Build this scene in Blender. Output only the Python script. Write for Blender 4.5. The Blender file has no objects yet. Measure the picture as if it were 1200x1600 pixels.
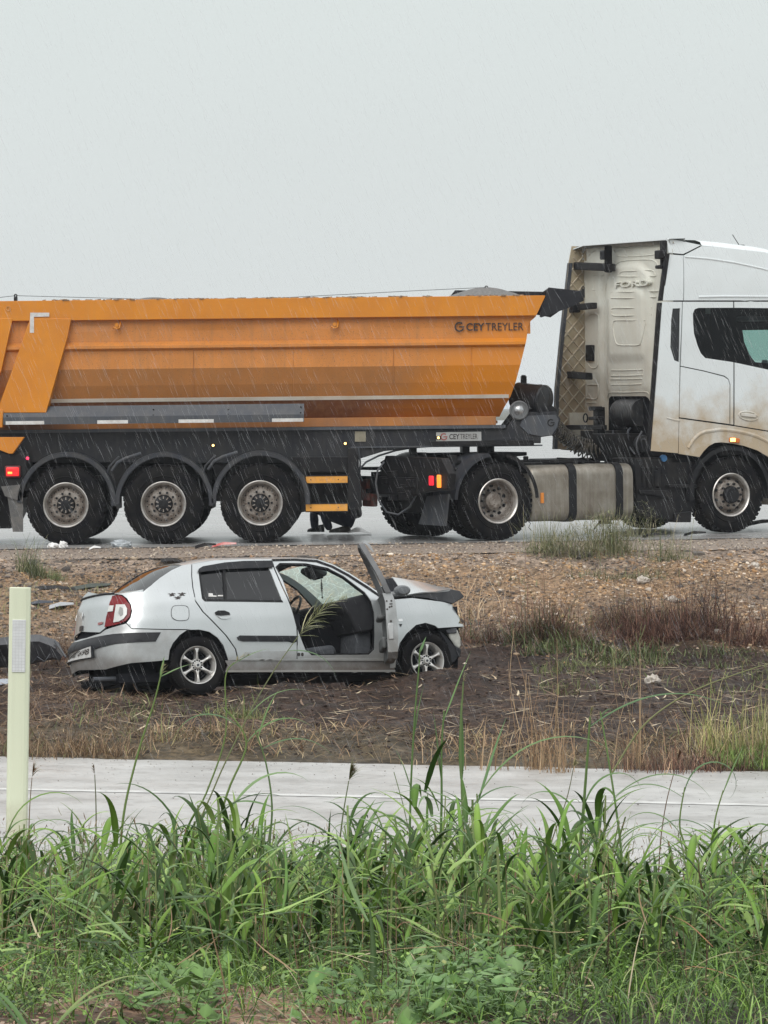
import bpy, bmesh, math, random
import numpy as np
from mathutils import Vector, Matrix
from mathutils.geometry import delaunay_2d_cdt

random.seed(11)
rng = np.random.default_rng(11)
R = math.radians
SC = bpy.context.scene
COL = SC.collection

# ------------------------------------------------------------------ camera, sky, sun, exposure
FPX, EYE, HORIZ = 5220.0, 1.8, 636.0       # focal length in photo pixels, eye height, horizon row
cam = bpy.data.cameras.new('camera')
cam.sensor_width = 36.0
cam.sensor_fit = 'AUTO'
cam.lens = FPX * 36.0 / 1600.0
cam.shift_y = -(800.0 - HORIZ) / 1600.0
cam.clip_start = 0.1
cam.clip_end = 9000.0
camo = bpy.data.objects.new('camera', cam)
camo.location = (0, 0, EYE)
camo.rotation_euler = (R(90), 0, 0)
COL.objects.link(camo)
SC.camera = camo

W = bpy.data.worlds.new('World')
SC.world = W
W.use_nodes = True
nt = W.node_tree
nt.nodes.clear()
o_ = nt.nodes.new('ShaderNodeOutputWorld')
bg = nt.nodes.new('ShaderNodeBackground')
sky = nt.nodes.new('ShaderNodeTexSky')
sky.sky_type = 'NISHITA'
sky.sun_disc = False
sky.sun_elevation = R(52)
sky.sun_rotation = R(200)
sky.air_density = 1.0
sky.dust_density = 4.0
hsv = nt.nodes.new('ShaderNodeHueSaturation')
hsv.inputs['Saturation'].default_value = 0.15
nt.links.new(sky.outputs[0], hsv.inputs['Color'])
tc = nt.nodes.new('ShaderNodeTexCoord')
sp = nt.nodes.new('ShaderNodeSeparateXYZ')
nt.links.new(tc.outputs['Generated'], sp.inputs[0])
cr = nt.nodes.new('ShaderNodeValToRGB')
cr.color_ramp.elements[0].position = 0.0
cr.color_ramp.elements[0].color = (7.2, 7.6, 7.6, 1)
cr.color_ramp.elements[1].position = 0.035
cr.color_ramp.elements[1].color = (6.75, 7.15, 7.12, 1)
e = cr.color_ramp.elements.new(0.13)
e.color = (6.75, 7.3, 7.2, 1)
e = cr.color_ramp.elements.new(0.4)
e.color = (8.4, 8.8, 8.8, 1)
e = cr.color_ramp.elements.new(1.0)
e.color = (14, 14.1, 14.2, 1)
nz = nt.nodes.new('ShaderNodeTexNoise')
nz.inputs['Scale'].default_value = 2.2
nz.inputs['Detail'].default_value = 4
mp = nt.nodes.new('ShaderNodeMapping')
mp.inputs['Scale'].default_value = (1, 1, 3)
nt.links.new(tc.outputs['Generated'], mp.inputs[0])
nt.links.new(mp.outputs[0], nz.inputs['Vector'])
mr = nt.nodes.new('ShaderNodeMapRange')
mr.inputs['From Min'].default_value = 0.3
mr.inputs['From Max'].default_value = 0.7
mr.inputs['To Min'].default_value = 0.97
mr.inputs['To Max'].default_value = 1.03
nt.links.new(nz.outputs[0], mr.inputs[0])
mulv = nt.nodes.new('ShaderNodeVectorMath')
mulv.operation = 'SCALE'
nt.links.new(sp.outputs['Z'], cr.inputs[0])
nt.links.new(cr.outputs[0], mulv.inputs[0])
nt.links.new(mr.outputs[0], mulv.inputs['Scale'])
mx = nt.nodes.new('ShaderNodeMixRGB')          # an overcast layer over the clear sky
mx.inputs[0].default_value = 0.96
nt.links.new(hsv.outputs[0], mx.inputs[1])
nt.links.new(mulv.outputs[0], mx.inputs[2])
nt.links.new(mx.outputs[0], bg.inputs[0])
bg.inputs[1].default_value = 0.1
nt.links.new(bg.outputs[0], o_.inputs[0])

sun = bpy.data.lights.new('sun', 'SUN')
sun.energy = 1.5
sun.angle = R(50)
sun.color = (1.0, 0.97, 0.93)
suno = bpy.data.objects.new('sun', sun)
suno.rotation_euler = (R(48), 0, R(-22))       # sun behind the viewer's left shoulder, behind cloud
COL.objects.link(suno)

SC.view_settings.view_transform = 'Standard'
SC.view_settings.look = 'None'
SC.view_settings.gamma = 1
SC.view_settings.use_curve_mapping = False
SC.view_settings.exposure = 0.12

# ------------------------------------------------------------------ helpers
def ray(u, v):
    return Vector(((u - 600.0) / FPX, 1.0, -(v - HORIZ) / FPX))

def wpt(u, v, Y):
    d = ray(u, v)
    return Vector((d.x * Y, Y, EYE + d.z * Y))

def on_plane(M, u, v, axis, val):
    """where the line of sight through a photo pixel meets the plane local[axis] == val of frame M"""
    Mi = M.inverted()
    o = Mi @ Vector((0, 0, EYE))
    d = Mi.to_3x3() @ ray(u, v)
    t = (val - o[axis]) / d[axis]
    return o + d * t

class B:
    def __init__(s):
        s.v = []; s.f = []; s.m = []
    def add(s, vs, fs, mi=0):
        n = len(s.v)
        s.v.extend([tuple(p) for p in vs])
        for f in fs:
            s.f.append(tuple(i + n for i in f)); s.m.append(mi)
        return s
    def box(s, c, d, mi=0, rot=None):
        hx, hy, hz = d[0] / 2, d[1] / 2, d[2] / 2
        vs = [Vector((x, y, z)) for x in (-hx, hx) for y in (-hy, hy) for z in (-hz, hz)]
        if rot is not None: vs = [rot @ p for p in vs]
        vs = [p + Vector(c) for p in vs]
        return s.add(vs, [(0, 1, 3, 2), (4, 6, 7, 5), (0, 4, 5, 1), (2, 3, 7, 6), (0, 2, 6, 4), (1, 5, 7, 3)], mi)
    def bb(s, x0, x1, y0, y1, z0, z1, mi=0):
        return s.box(((x0 + x1) / 2, (y0 + y1) / 2, (z0 + z1) / 2), (abs(x1 - x0), abs(y1 - y0), abs(z1 - z0)), mi)
    def prism(s, poly, lo, hi, axis='y', mi=0):
        n = len(poly)
        def mk(a, b, h):
            return {'y': (a, h, b), 'x': (h, a, b), 'z': (a, b, h)}[axis]
        vs = [mk(a, b, lo) for a, b in poly] + [mk(a, b, hi) for a, b in poly]
        fs = [tuple(range(n)), tuple(range(2 * n - 1, n - 1, -1))]
        fs += [(i, i + n, (i + 1) % n + n, (i + 1) % n) for i in range(n)]
        return s.add(vs, fs, mi)
    def tube(s, path, r, n=8, mi=0, cap=True):
        P = [Vector(p) for p in path]
        k = len(P)
        rr = r if isinstance(r, (list, tuple)) else [r] * k
        vs = []; fs = []
        up = None
        for i in range(k):
            t = (P[min(i + 1, k - 1)] - P[max(i - 1, 0)])
            if t.length < 1e-9: t = Vector((0, 0, 1))
            t.normalize()
            if up is None:
                up = Vector((0, 0, 1)) if abs(t.z) < 0.9 else Vector((1, 0, 0))
            a = up - t * up.dot(t)
            if a.length < 1e-6: a = t.orthogonal()
            a.normalize(); up = a
            b = t.cross(a)
            for j in range(n):
                q = 2 * math.pi * j / n
                vs.append(P[i] + (a * math.cos(q) + b * math.sin(q)) * rr[i])
        for i in range(k - 1):
            for j in range(n):
                fs.append((i * n + j, i * n + (j + 1) % n, (i + 1) * n + (j + 1) % n, (i + 1) * n + j))
        if cap:
            fs.append(tuple(range(n - 1, -1, -1)))
            fs.append(tuple((k - 1) * n + j for j in range(n)))
        return s.add(vs, fs, mi)
    def lathe(s, prof, org, ax, n=32, mi=0, ang=(0, 2 * math.pi), ref=None):
        """prof: (radius, height along ax)"""
        ax = Vector(ax).normalized()
        a = Vector(ref) if ref else ax.orthogonal()
        a = (a - ax * a.dot(ax)).normalized()
        b = ax.cross(a)
        org = Vector(org)
        full = abs(ang[1] - ang[0] - 2 * math.pi) < 1e-6
        cols = n if full else n + 1
        vs = []; fs = []
        for (r, h) in prof:
            for j in range(cols):
                q = ang[0] + (ang[1] - ang[0]) * j / n
                vs.append(org + ax * h + (a * math.cos(q) + b * math.sin(q)) * r)
        for i in range(len(prof) - 1):
            for j in range(n):
                j2 = (j + 1) % cols
                fs.append((i * cols + j, i * cols + j2, (i + 1) * cols + j2, (i + 1) * cols + j))
        return s.add(vs, fs, mi)
    def cyl(s, p0, p1, r, n=20, mi=0, r1=None):
        p0 = Vector(p0); p1 = Vector(p1)
        L = (p1 - p0).length
        r1 = r if r1 is None else r1
        return s.lathe([(0.0001, 0), (r, 0), (r1, L), (0.0001, L)], p0, p1 - p0, n, mi)
    def grid(s, rows, mi=0):
        n = len(rows[0]); vs = [p for r in rows for p in r]; fs = []
        for i in range(len(rows) - 1):
            for j in range(n - 1):
                fs.append((i * n + j, i * n + j + 1, (i + 1) * n + j + 1, (i + 1) * n + j))
        return s.add(vs, fs, mi)
    def xf(s, M):
        s.v = [tuple(M @ Vector(p)) for p in s.v]
        return s
    def merge(s, o, mi=None):
        n = len(s.v); s.v += o.v
        s.f += [tuple(i + n for i in f) for f in o.f]
        s.m += o.m if mi is None else [mi] * len(o.m)
        return s
    def mesh(s, name, mats, ang=35):
        me = bpy.data.meshes.new(name)
        me.from_pydata(s.v, [], s.f)
        for m in (mats if isinstance(mats, (list, tuple)) else [mats]): me.materials.append(m)
        me.polygons.foreach_set('material_index', s.m)
        me.update()
        bm = bmesh.new(); bm.from_mesh(me)
        bmesh.ops.recalc_face_normals(bm, faces=bm.faces)
        bm.to_mesh(me); bm.free()
        me.polygons.foreach_set('use_smooth', [True] * len(me.polygons))
        me.set_sharp_from_angle(angle=R(ang))
        return me
    def pieces(s):
        n = len(s.v); par = list(range(n))
        def fd(i):
            while par[i] != i: par[i] = par[par[i]]; i = par[i]
            return i
        for f in s.f:
            a = fd(f[0])
            for i in f[1:]: par[fd(i)] = a
        ids = [fd(i) for i in range(n)]; us = sorted(set(ids))
        if len(us) < 2 or len(us) > 160: return [s]
        A = np.array(s.v, float); ids = np.array(ids)
        lo = np.array([A[ids == u].min(0) for u in us]); hi = np.array([A[ids == u].max(0) for u in us]); k = len(us)
        size = np.linalg.norm(hi - lo, axis=1); g = list(range(k))
        def fg(i):
            while g[i] != i: g[i] = g[g[i]]; i = g[i]
            return i
        for i in range(k):
            gap = np.linalg.norm(np.maximum(0, np.maximum(lo - hi[i], lo[i] - hi)), axis=1)
            for j in np.nonzero(gap < .5 * np.maximum(size, size[i]))[0]: g[fg(int(j))] = fg(i)
        grp = {u: fg(i) for i, u in enumerate(us)}; out = []
        gv = np.array([grp[u] for u in ids])
        for q in sorted(set(grp.values())):
            idx = np.nonzero(gv == q)[0]; mp = {int(a): i for i, a in enumerate(idx)}; b = B()
            b.v = [s.v[i] for i in idx]
            for f, m in zip(s.f, s.m):
                if f[0] in mp: b.f.append(tuple(mp[i] for i in f)); b.m.append(m)
            out.append(b)
        return sorted(out, key=lambda b: -len(b.v))
    def build(s, name, mats, parent=None, ang=35, bevel=0, solid=0, label=None, split=True):
        if split:
            ps = s.pieces()
            if len(ps) > 1:
                return [q.build(name, mats, parent, ang, bevel, solid, label, False) for q in ps][0]
        o = bpy.data.objects.new(name, s.mesh(name, mats, ang))
        COL.objects.link(o)
        if parent: o.parent = parent
        if solid:
            m = o.modifiers.new('s', 'SOLIDIFY'); m.thickness = solid; m.offset = -1
            m = o.modifiers.new('e', 'EDGE_SPLIT'); m.split_angle = R(ang)
        if bevel:
            m = o.modifiers.new('b', 'BEVEL'); m.width = bevel; m.segments = 2; m.limit_method = 'ANGLE'; m.angle_limit = R(40)
        if label: o['label'] = label
        return o

def tag(o, label=None, cat=None, group=None, kind=None):
    if label: o['label'] = label
    if cat: o['category'] = cat
    if group: o['group'] = group
    if kind: o['kind'] = kind
    return o

def thing(name, label, cat, M=None, group=None):
    o = bpy.data.objects.new(name, None)
    o.empty_display_size = 0.2
    COL.objects.link(o)
    if M is not None: o.matrix_world = M
    return tag(o, label, cat, group)

def copy_tree(o, parent=None, M=None):
    c = o.copy(); COL.objects.link(c)
    if parent is not None:
        c.parent = parent
    if M is not None: c.matrix_local = M
    for ch in [x for x in bpy.data.objects if x.parent == o]:
        if ch != c: copy_tree(ch, c)
    return c

def inpoly(x, y, P):
    c = False; n = len(P); j = n - 1
    for i in range(n):
        xi, yi = P[i]; xj, yj = P[j]
        if (yi > y) != (yj > y) and x < (xj - xi) * (y - yi) / (yj - yi + 1e-12) + xi: c = not c
        j = i
    return c

def resample(P, step):
    out = []
    for i in range(len(P)):
        a = P[i]; b = P[(i + 1) % len(P)]
        L = math.hypot(b[0] - a[0], b[1] - a[1]); k = max(1, int(L / step))
        for j in range(k): out.append((a[0] + (b[0] - a[0]) * j / k, a[1] + (b[1] - a[1]) * j / k))
    return out

def drape(b, S, outer, holes=(), step=0.05, mi=0):
    """fill a 2-D outline (with holes) and lay it on the surface S(a, b) -> point"""
    outer = resample(outer, step)
    holes = [resample(h, step) for h in holes]
    pts = []; edges = []
    for L in [outer] + holes:
        n0 = len(pts); pts += [Vector(p) for p in L]
        edges += [(n0 + i, n0 + (i + 1) % len(L)) for i in range(len(L))]
    nb = len(pts)
    xs = [p[0] for p in outer]; ys = [p[1] for p in outer]
    x = min(xs) + step / 2; row = 0
    bd = np.array([[p[0], p[1]] for p in pts])
    while x < max(xs):
        y = min(ys) + step / 2 + (row % 2) * step * .5
        while y < max(ys):
            if inpoly(x, y, outer) and not any(inpoly(x, y, h) for h in holes):
                if ((bd[:, 0] - x) ** 2 + (bd[:, 1] - y) ** 2).min() > (step * .45) ** 2: pts.append(Vector((x, y)))
            y += step
        x += step; row += 1
    vo, eo, fo, *_ = delaunay_2d_cdt(pts, edges, [], 0, 1e-5)
    fs = []
    for f in fo:
        cx = sum(vo[i][0] for i in f) / len(f); cy = sum(vo[i][1] for i in f) / len(f)
        if inpoly(cx, cy, outer) and not any(inpoly(cx, cy, h) for h in holes): fs.append(tuple(f))
    b.add([S(p[0], p[1]) for p in vo], fs, mi)
    return b

def rrect(cx, cy, w, h, r, n=5):
    P = []
    for (sx, sy, a0) in ((1, 1, 0), (-1, 1, 90), (-1, -1, 180), (1, -1, 270)):
        for k in range(n + 1):
            a = R(a0 + 90 * k / n)
            P.append((cx + sx * (w / 2 - r) + r * math.cos(a), cy + sy * (h / 2 - r) + r * math.sin(a)))
    return P

def curve_pts(P, k=6, closed=False):
    """Catmull-Rom through points"""
    P = [Vector(p) for p in P]; n = len(P); out = []
    rngi = range(n if closed else n - 1)
    for i in rngi:
        p0 = P[(i - 1) % n] if (closed or i > 0) else P[0]
        p1 = P[i]; p2 = P[(i + 1) % n]
        p3 = P[(i + 2) % n] if (closed or i + 2 < n) else P[-1]
        for j in range(k):
            t = j / k
            out.append(0.5 * ((2 * p1) + (p2 - p0) * t + (2 * p0 - 5 * p1 + 4 * p2 - p3) * t * t + (3 * p1 - p0 - 3 * p2 + p3) * t ** 3))
    if not closed: out.append(P[-1])
    return out

# ------------------------------------------------------------------ materials
def mat(name, col, rough=0.5, metal=0.0, col2=None, nscale=8.0, namp=1.0, bump=0.0, bscale=60.0, coat=0.0,
        dirt=None, spec=0.5, streak=None, detail=6, trans=0.0, nlow=.35, nhigh=.65, rvar=0.0, alpha=None, dots=None):
    m = bpy.data.materials.new(name); m.use_nodes = True
    t = m.node_tree; N = t.nodes; Lk = t.links
    bs = N['Principled BSDF']
    bs.inputs['Roughness'].default_value = rough
    bs.inputs['Metallic'].default_value = metal
    bs.inputs['Specular IOR Level'].default_value = spec
    bs.inputs['Coat Weight'].default_value = coat
    bs.inputs['Coat Roughness'].default_value = 0.08
    if trans: bs.inputs['Transmission Weight'].default_value = trans
    if alpha is not None: bs.inputs['Alpha'].default_value = alpha
    tc = N.new('ShaderNodeTexCoord')
    def noise(sc, det=detail, vec=None, rr=.6):
        n = N.new('ShaderNodeTexNoise'); n.inputs['Scale'].default_value = sc; n.inputs['Detail'].default_value = det
        n.inputs['Roughness'].default_value = rr
        Lk.new(vec or tc.outputs['Object'], n.inputs['Vector']); return n
    def rngn(src, a, b, c=0., d=1.):
        r = N.new('ShaderNodeMapRange'); r.inputs['From Min'].default_value = a; r.inputs['From Max'].default_value = b
        r.inputs['To Min'].default_value = c; r.inputs['To Max'].default_value = d
        Lk.new(src, r.inputs[0]); return r.outputs[0]
    c4 = tuple(col) + (1,)
    cur = None
    rgb = N.new('ShaderNodeRGB'); rgb.outputs[0].default_value = c4; cur = rgb.outputs[0]
    def mixc(fac, a, b):
        x = N.new('ShaderNodeMixRGB')
        if isinstance(fac, float): x.inputs[0].default_value = fac
        else: Lk.new(fac, x.inputs[0])
        Lk.new(a, x.inputs[1])
        if isinstance(b, tuple): x.inputs[2].default_value = b
        else: Lk.new(b, x.inputs[2])
        return x.outputs[0]
    if col2 is not None:
        n = noise(nscale)
        cur = mixc(rngn(n.outputs[0], nlow, nhigh, 0, namp), cur, tuple(col2) + (1,))
    if streak is not None:           # (colour, amount): run-off marks down the surface
        mpn = N.new('ShaderNodeMapping'); mpn.inputs['Scale'].default_value = (14, 14, 0.6)
        Lk.new(tc.outputs['Object'], mpn.inputs[0])
        n = noise(1.0, 5, mpn.outputs[0])
        cur = mixc(rngn(n.outputs[0], .45, .8, 0, streak[1]), cur, tuple(streak[0]) + (1,))
    if dirt is not None:
        for (dc, z0, z1, amt) in (dirt if isinstance(dirt, list) else [dirt]):
            sx = N.new('ShaderNodeSeparateXYZ'); Lk.new(tc.outputs['Object'], sx.inputs[0])
            h = rngn(sx.outputs['Z'], z0, z1, 1., 0.)
            n = noise(3.0, 8); nn = rngn(n.outputs[0], .25, .75, 0., 1.)
            a = N.new('ShaderNodeMath'); a.operation = 'MULTIPLY_ADD'; Lk.new(h, a.inputs[0]); a.inputs[1].default_value = 1.5; a.inputs[2].default_value = -.5
            ad = N.new('ShaderNodeMath'); ad.operation = 'ADD'; Lk.new(a.outputs[0], ad.inputs[0]); Lk.new(nn, ad.inputs[1])
            cl = rngn(ad.outputs[0], .3, 1.2, 0., amt)
            cur = mixc(cl, cur, tuple(dc) + (1,))
            rr = rngn(cl, 0, max(amt, .01), rough, .75)
            Lk.new(rr, bs.inputs['Roughness'])
    if dots is not None:            # fine speckle (colour, scale, threshold)
        vn = N.new('ShaderNodeTexVoronoi'); vn.inputs['Scale'].default_value = dots[1]; Lk.new(tc.outputs['Object'], vn.inputs['Vector'])
        sv = N.new('ShaderNodeSeparateColor'); Lk.new(vn.outputs['Color'], sv.inputs[0])
        cur = mixc(rngn(sv.outputs[0], dots[2], 1.0, 0., .9), cur, tuple(dots[0]) + (1,))
    Lk.new(cur, bs.inputs['Base Color'])
    if rvar:
        n = noise(nscale * .7); Lk.new(rngn(n.outputs[0], .3, .7, max(0.02, rough - rvar), rough + rvar), bs.inputs['Roughness'])
    if bump:
        n = noise(bscale, 5); bp = N.new('ShaderNodeBump'); bp.inputs['Strength'].default_value = bump; bp.inputs['Distance'].default_value = .01
        Lk.new(n.outputs[0], bp.inputs['Height']); Lk.new(bp.outputs[0], bs.inputs['Normal'])
    return m

def emis(name, col, st, base=(.3, .02, .02)):
    m = bpy.data.materials.new(name); m.use_nodes = True
    b = m.node_tree.nodes['Principled BSDF']
    b.inputs['Base Color'].default_value = base + (1,)
    b.inputs['Emission Color'].default_value = tuple(col) + (1,)
    b.inputs['Emission Strength'].default_value = st
    b.inputs['Roughness'].default_value = .15
    return m

def tinted(name, col, fac, rough=0.03, spec=.6):
    """dark tinted glass: part see-through, part glossy film"""
    m = bpy.data.materials.new(name); m.use_nodes = True
    t = m.node_tree; N = t.nodes
    b = N['Principled BSDF']; b.inputs['Base Color'].default_value = tuple(col) + (1,); b.inputs['Roughness'].default_value = rough
    b.inputs['Specular IOR Level'].default_value = spec
    tr = N.new('ShaderNodeBsdfTransparent'); tr.inputs[0].default_value = (.75, .9, .86, 1)
    mxs = N.new('ShaderNodeMixShader'); mxs.inputs[0].default_value = fac
    t.links.new(tr.outputs[0], mxs.inputs[1]); t.links.new(b.outputs[0], mxs.inputs[2])
    t.links.new(mxs.outputs[0], N['Material Output'].inputs[0])
    return m

def leafmat(name, rough=.4, tl=.3):
    m = bpy.data.materials.new(name); m.use_nodes = True
    t = m.node_tree; N = t.nodes; Lk = t.links
    b = N['Principled BSDF']; b.inputs['Roughness'].default_value = rough; b.inputs['Specular IOR Level'].default_value = .16
    at = N.new('ShaderNodeAttribute'); at.attribute_name = 'col'
    Lk.new(at.outputs['Color'], b.inputs['Base Color'])
    if tl:
        tr = N.new('ShaderNodeBsdfTranslucent'); Lk.new(at.outputs['Color'], tr.inputs[0])
        x = N.new('ShaderNodeMixShader'); x.inputs[0].default_value = tl
        Lk.new(b.outputs[0], x.inputs[1]); Lk.new(tr.outputs[0], x.inputs[2]); Lk.new(x.outputs[0], N['Material Output'].inputs[0])
    return m

DUST = (.36, .27, .18)
M_orange = mat('orange_paint', (.63, .225, .006), .42, col2=(.55, .19, .010), nscale=2.5, bump=.05, bscale=40, streak=((.50, .22, .05), .35))
M_dusty = mat('dusty_orange_paint', (.62, .255, .055), .5, col2=(.52, .22, .065), nscale=3, streak=((.42, .22, .09), .45), bump=.06, dots=((.35, .17, .06), 90, .86))
M_brown = mat('muddy_orange_paint', (.36, .14, .045), .5, col2=(.27, .11, .045), nscale=3.5, streak=((.22, .1, .05), .5), bump=.06)
M_black = mat('black_steel', (.006, .0065, .009), .5, spec=.22, col2=(.018, .017, .017), nscale=6, bump=.1, streak=((.035, .03, .027), .3))
M_dgrey = mat('dark_grey_steel', (.045, .053, .068), .5, col2=(.065, .068, .075), nscale=5, bump=.08, streak=((.14, .13, .12), .3))
M_plast = mat('black_plastic', (.007, .0075, .010), .5, spec=.22, col2=(.015, .015, .016), nscale=9, bump=.08)
M_guard = mat('mudguard_plastic', (.028, .032, .042), .45, spec=.3, col2=(.05, .05, .052), nscale=6)
M_tyre = mat('tyre_rubber', (.004, .004, .006), .75, spec=.10, col2=(.013, .012, .011), nscale=5, bump=.15, bscale=90)
M_rim = mat('truck_rim_steel', (.34, .31, .28), .45, .35, col2=(.16, .13, .11), nscale=9, bump=.1, dots=((.10, .07, .05), 60, .75))
M_rimb = mat('bright_rim_edge', (.62, .60, .58), .3, .7, col2=(.4, .37, .33), nscale=9)
M_white = mat('white_cab_paint', (.71, .755, .77), .25, col2=(.67, .71, .72), nscale=2, coat=.4, dirt=((.40, .30, .18), .95, 2.35, .88), bump=.01)
M_cream = mat('dusty_cab_back', (.66, .665, .60), .45, col2=(.58, .57, .50), nscale=2.5, dirt=((.38, .31, .22), .9, 2.6, .55), streak=((.54, .49, .40), .3), bump=.03)
M_quilt = mat('quilted_dirty_panel', (.42, .36, .25), .6, col2=(.30, .24, .16), nscale=4, dirt=((.26, .19, .12), 1.0, 3.2, .7))
M_tank = mat('dirty_aluminium', (.33, .31, .27), .4, .55, col2=(.20, .175, .14), nscale=3, streak=((.13, .10, .075), .7), bump=.03)
M_reflw = mat('white_reflective_tape', (.66, .66, .65), .45, col2=(.5, .48, .46), nscale=12)
M_load = mat('crushed_stone_load', (.2, .19, .18), .9, col2=(.1, .1, .1), nscale=30, bump=.6, bscale=60)
M_silver = mat('silver_paint', (.56, .585, .595), .30, .68, col2=(.52, .545, .55), nscale=3, coat=.5, dirt=((.30, .27, .24), .12, .5, .6))
M_silverd = mat('dirty_silver_paint', (.50, .52, .525), .34, .6, col2=(.40, .40, .40), nscale=5, coat=.3, dirt=((.14, .11, .09), .1, .44, .85))
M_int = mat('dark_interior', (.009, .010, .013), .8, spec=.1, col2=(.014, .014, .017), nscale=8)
M_seat = mat('grey_seat_cloth', (.085, .09, .10), .9, spec=.1, col2=(.055, .06, .068), nscale=20, bump=.2)
M_trim = mat('grey_door_trim', (.10, .105, .105), .6, col2=(.08, .085, .085), nscale=6)
M_alloy = mat('alloy_wheel', (.68, .67, .65), .3, .65, col2=(.42, .38, .34), nscale=14, nlow=.5, nhigh=.75)
M_redl = mat('red_lens', (.20, .004, .008), .2, coat=.15, col2=(.12, .003, .006), nscale=12, spec=.3)
M_clear = mat('clear_lens', (.52, .53, .52), .12, coat=.6, col2=(.66, .66, .64), nscale=12)
M_glass = tinted('tinted_glass', (.008, .009, .011), .965)
M_glassd = tinted('cab_glass', (.006, .007, .009), .30)
M_cyan = tinted('pale_cab_glass', (.1, .2, .18), .08)
M_ink = mat('dark_print', (.03, .022, .02), .5)
M_amber = emis('lit_amber_lamp', (1, .38, .05), 3.0, (.5, .2, .03))
M_ambery = emis('lit_yellow_lamp', (1, .62, .22), 3.5, (.5, .3, .05))
M_redlit = emis('lit_red_lamp', (1, .02, .03), 2.2)
M_ledr = emis('lit_pink_lamp', (1, .04, .12), 1.6)
M_leaf = leafmat('leaf_green', .38, .12)
M_dry = leafmat('dry_straw', .7, .1)
# ------------------------------------------------------------------ terrain
SL = 0.0105                                     # the truck road climbs gently to the right
YK = [-40, 3, 9, 11, 13, 15, 18, 20.4, 27.95, 28.5, 30.5, 32, 36.2, 37.0, 38.4, 41.15, 41.3, 45, 3000]
ZK = [.5, .25, .13, -.08, -.33, -.62, -1.0, -1.2, -1.2, -1.14, -1.07, -1.04, -1.03, -.97, -.70, -.09, -.03, -.03, -.03]
SK = [0, 0, 0, 0, 0, 0, -.05, -.18, -.18, -.18, -.1, 0, .02, .03, .10, .10, .10, .10, 0]

def vnoise(x, y, s, seed=0):
    """smooth value noise on arrays"""
    x = np.asarray(x, float) * s; y = np.asarray(y, float) * s
    xi = np.floor(x).astype(np.int64); yi = np.floor(y).astype(np.int64)
    fx = x - xi; fy = y - yi
    fx = fx * fx * (3 - 2 * fx); fy = fy * fy * (3 - 2 * fy)
    def h(a, b):
        n = (a * 374761393 + b * 668265263 + seed * 974711) & 0x7fffffff
        n = ((n ^ (n >> 13)) * 1274126177) & 0x7fffffff
        return ((n ^ (n >> 16)) & 0xffff) / 65535.0
    return (h(xi, yi) * (1 - fx) + h(xi + 1, yi) * fx) * (1 - fy) + (h(xi, yi + 1) * (1 - fx) + h(xi + 1, yi + 1) * fx) * fy

def H(x, y, rough=True):
    x = np.asarray(x, float); y = np.asarray(y, float)
    xc = np.clip(x, -20, 20)
    yk = np.array(YK, float); sk = np.array(SK, float)
    s = np.interp(y, yk, sk)
    for _ in range(2): s = np.interp(y - s * xc, yk, sk)
    yy = y - s * xc
    z = np.interp(yy, yk, ZK)
    z = z + np.clip((yy - 38) / 3.3, 0, 1) * SL * np.clip(x, -40, 40)
    if rough:
        bank = np.clip((yy - 28.1) / .8, 0, 1) * np.clip((41.1 - yy) / .4, 0, 1)
        fore = np.clip((20.2 - yy) / .8, 0, 1)
        n = (vnoise(x, y, 1.1, 1) - .5) * .14 + (vnoise(x, y, 3.3, 2) - .5) * .07 + (vnoise(x, y, 9, 3) - .5) * .035
        z = z + n * bank + ((vnoise(x, y, 1.6, 4) - .5) * .09 + (vnoise(x, y, 7, 5) - .5) * .03) * fore
        # soil heaped up against the wrecked car's front wheel and under its sill
        for (mx_, my_, a, rr) in ((.72, 33.35, .20, .42), (.25, 33.0, .10, .5), (-.9, 32.75, .06, .5), (-3.45, 33.7, .10, .5),
                (-2.2, 34.4, -.26, .75), (-1.6, 34.7, -.26, .75), (-1.0, 34.9, -.26, .75), (-.4, 35.2, -.26, .75), (0.2, 35.5, -.26, .75), (-2.7, 34.2, -.2, .6)):
            z = z + a * np.exp(-(((x - mx_) ** 2 + (y - my_) ** 2) / rr ** 2)) * bank
        # ragged gully where the gravel has washed out below the asphalt edge
        z = z - .10 * np.exp(-((yy - 40.95) / .16) ** 2) * (.3 + .7 * vnoise(x, y, 2.2, 8)) * bank
    return z

def spaced(a, b, st, far, k):
    mid = np.arange(a, b + 1e-6, st)
    g = np.geomspace(st * 2, far, k)
    return np.concatenate([(a - g)[::-1], mid, b + g])

def sheet(name, xs, ys, zf, material, kind='structure', slant=None):
    X, Y = np.meshgrid(xs, ys)
    if slant is not None: Y = slant(X, Y)
    Z = zf(X, Y)
    n = len(xs); m = len(ys)
    v = np.stack([X, Y, Z], -1).reshape(-1, 3)
    i = (np.arange(m - 1)[:, None] * n + np.arange(n - 1)[None]).reshape(-1)
    f = np.stack([i, i + 1, i + n + 1, i + n], -1)
    me = npmesh(name, v, f, material)
    o = bpy.data.objects.new(name, me); COL.objects.link(o)
    if kind: o['kind'] = kind
    return o

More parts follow.
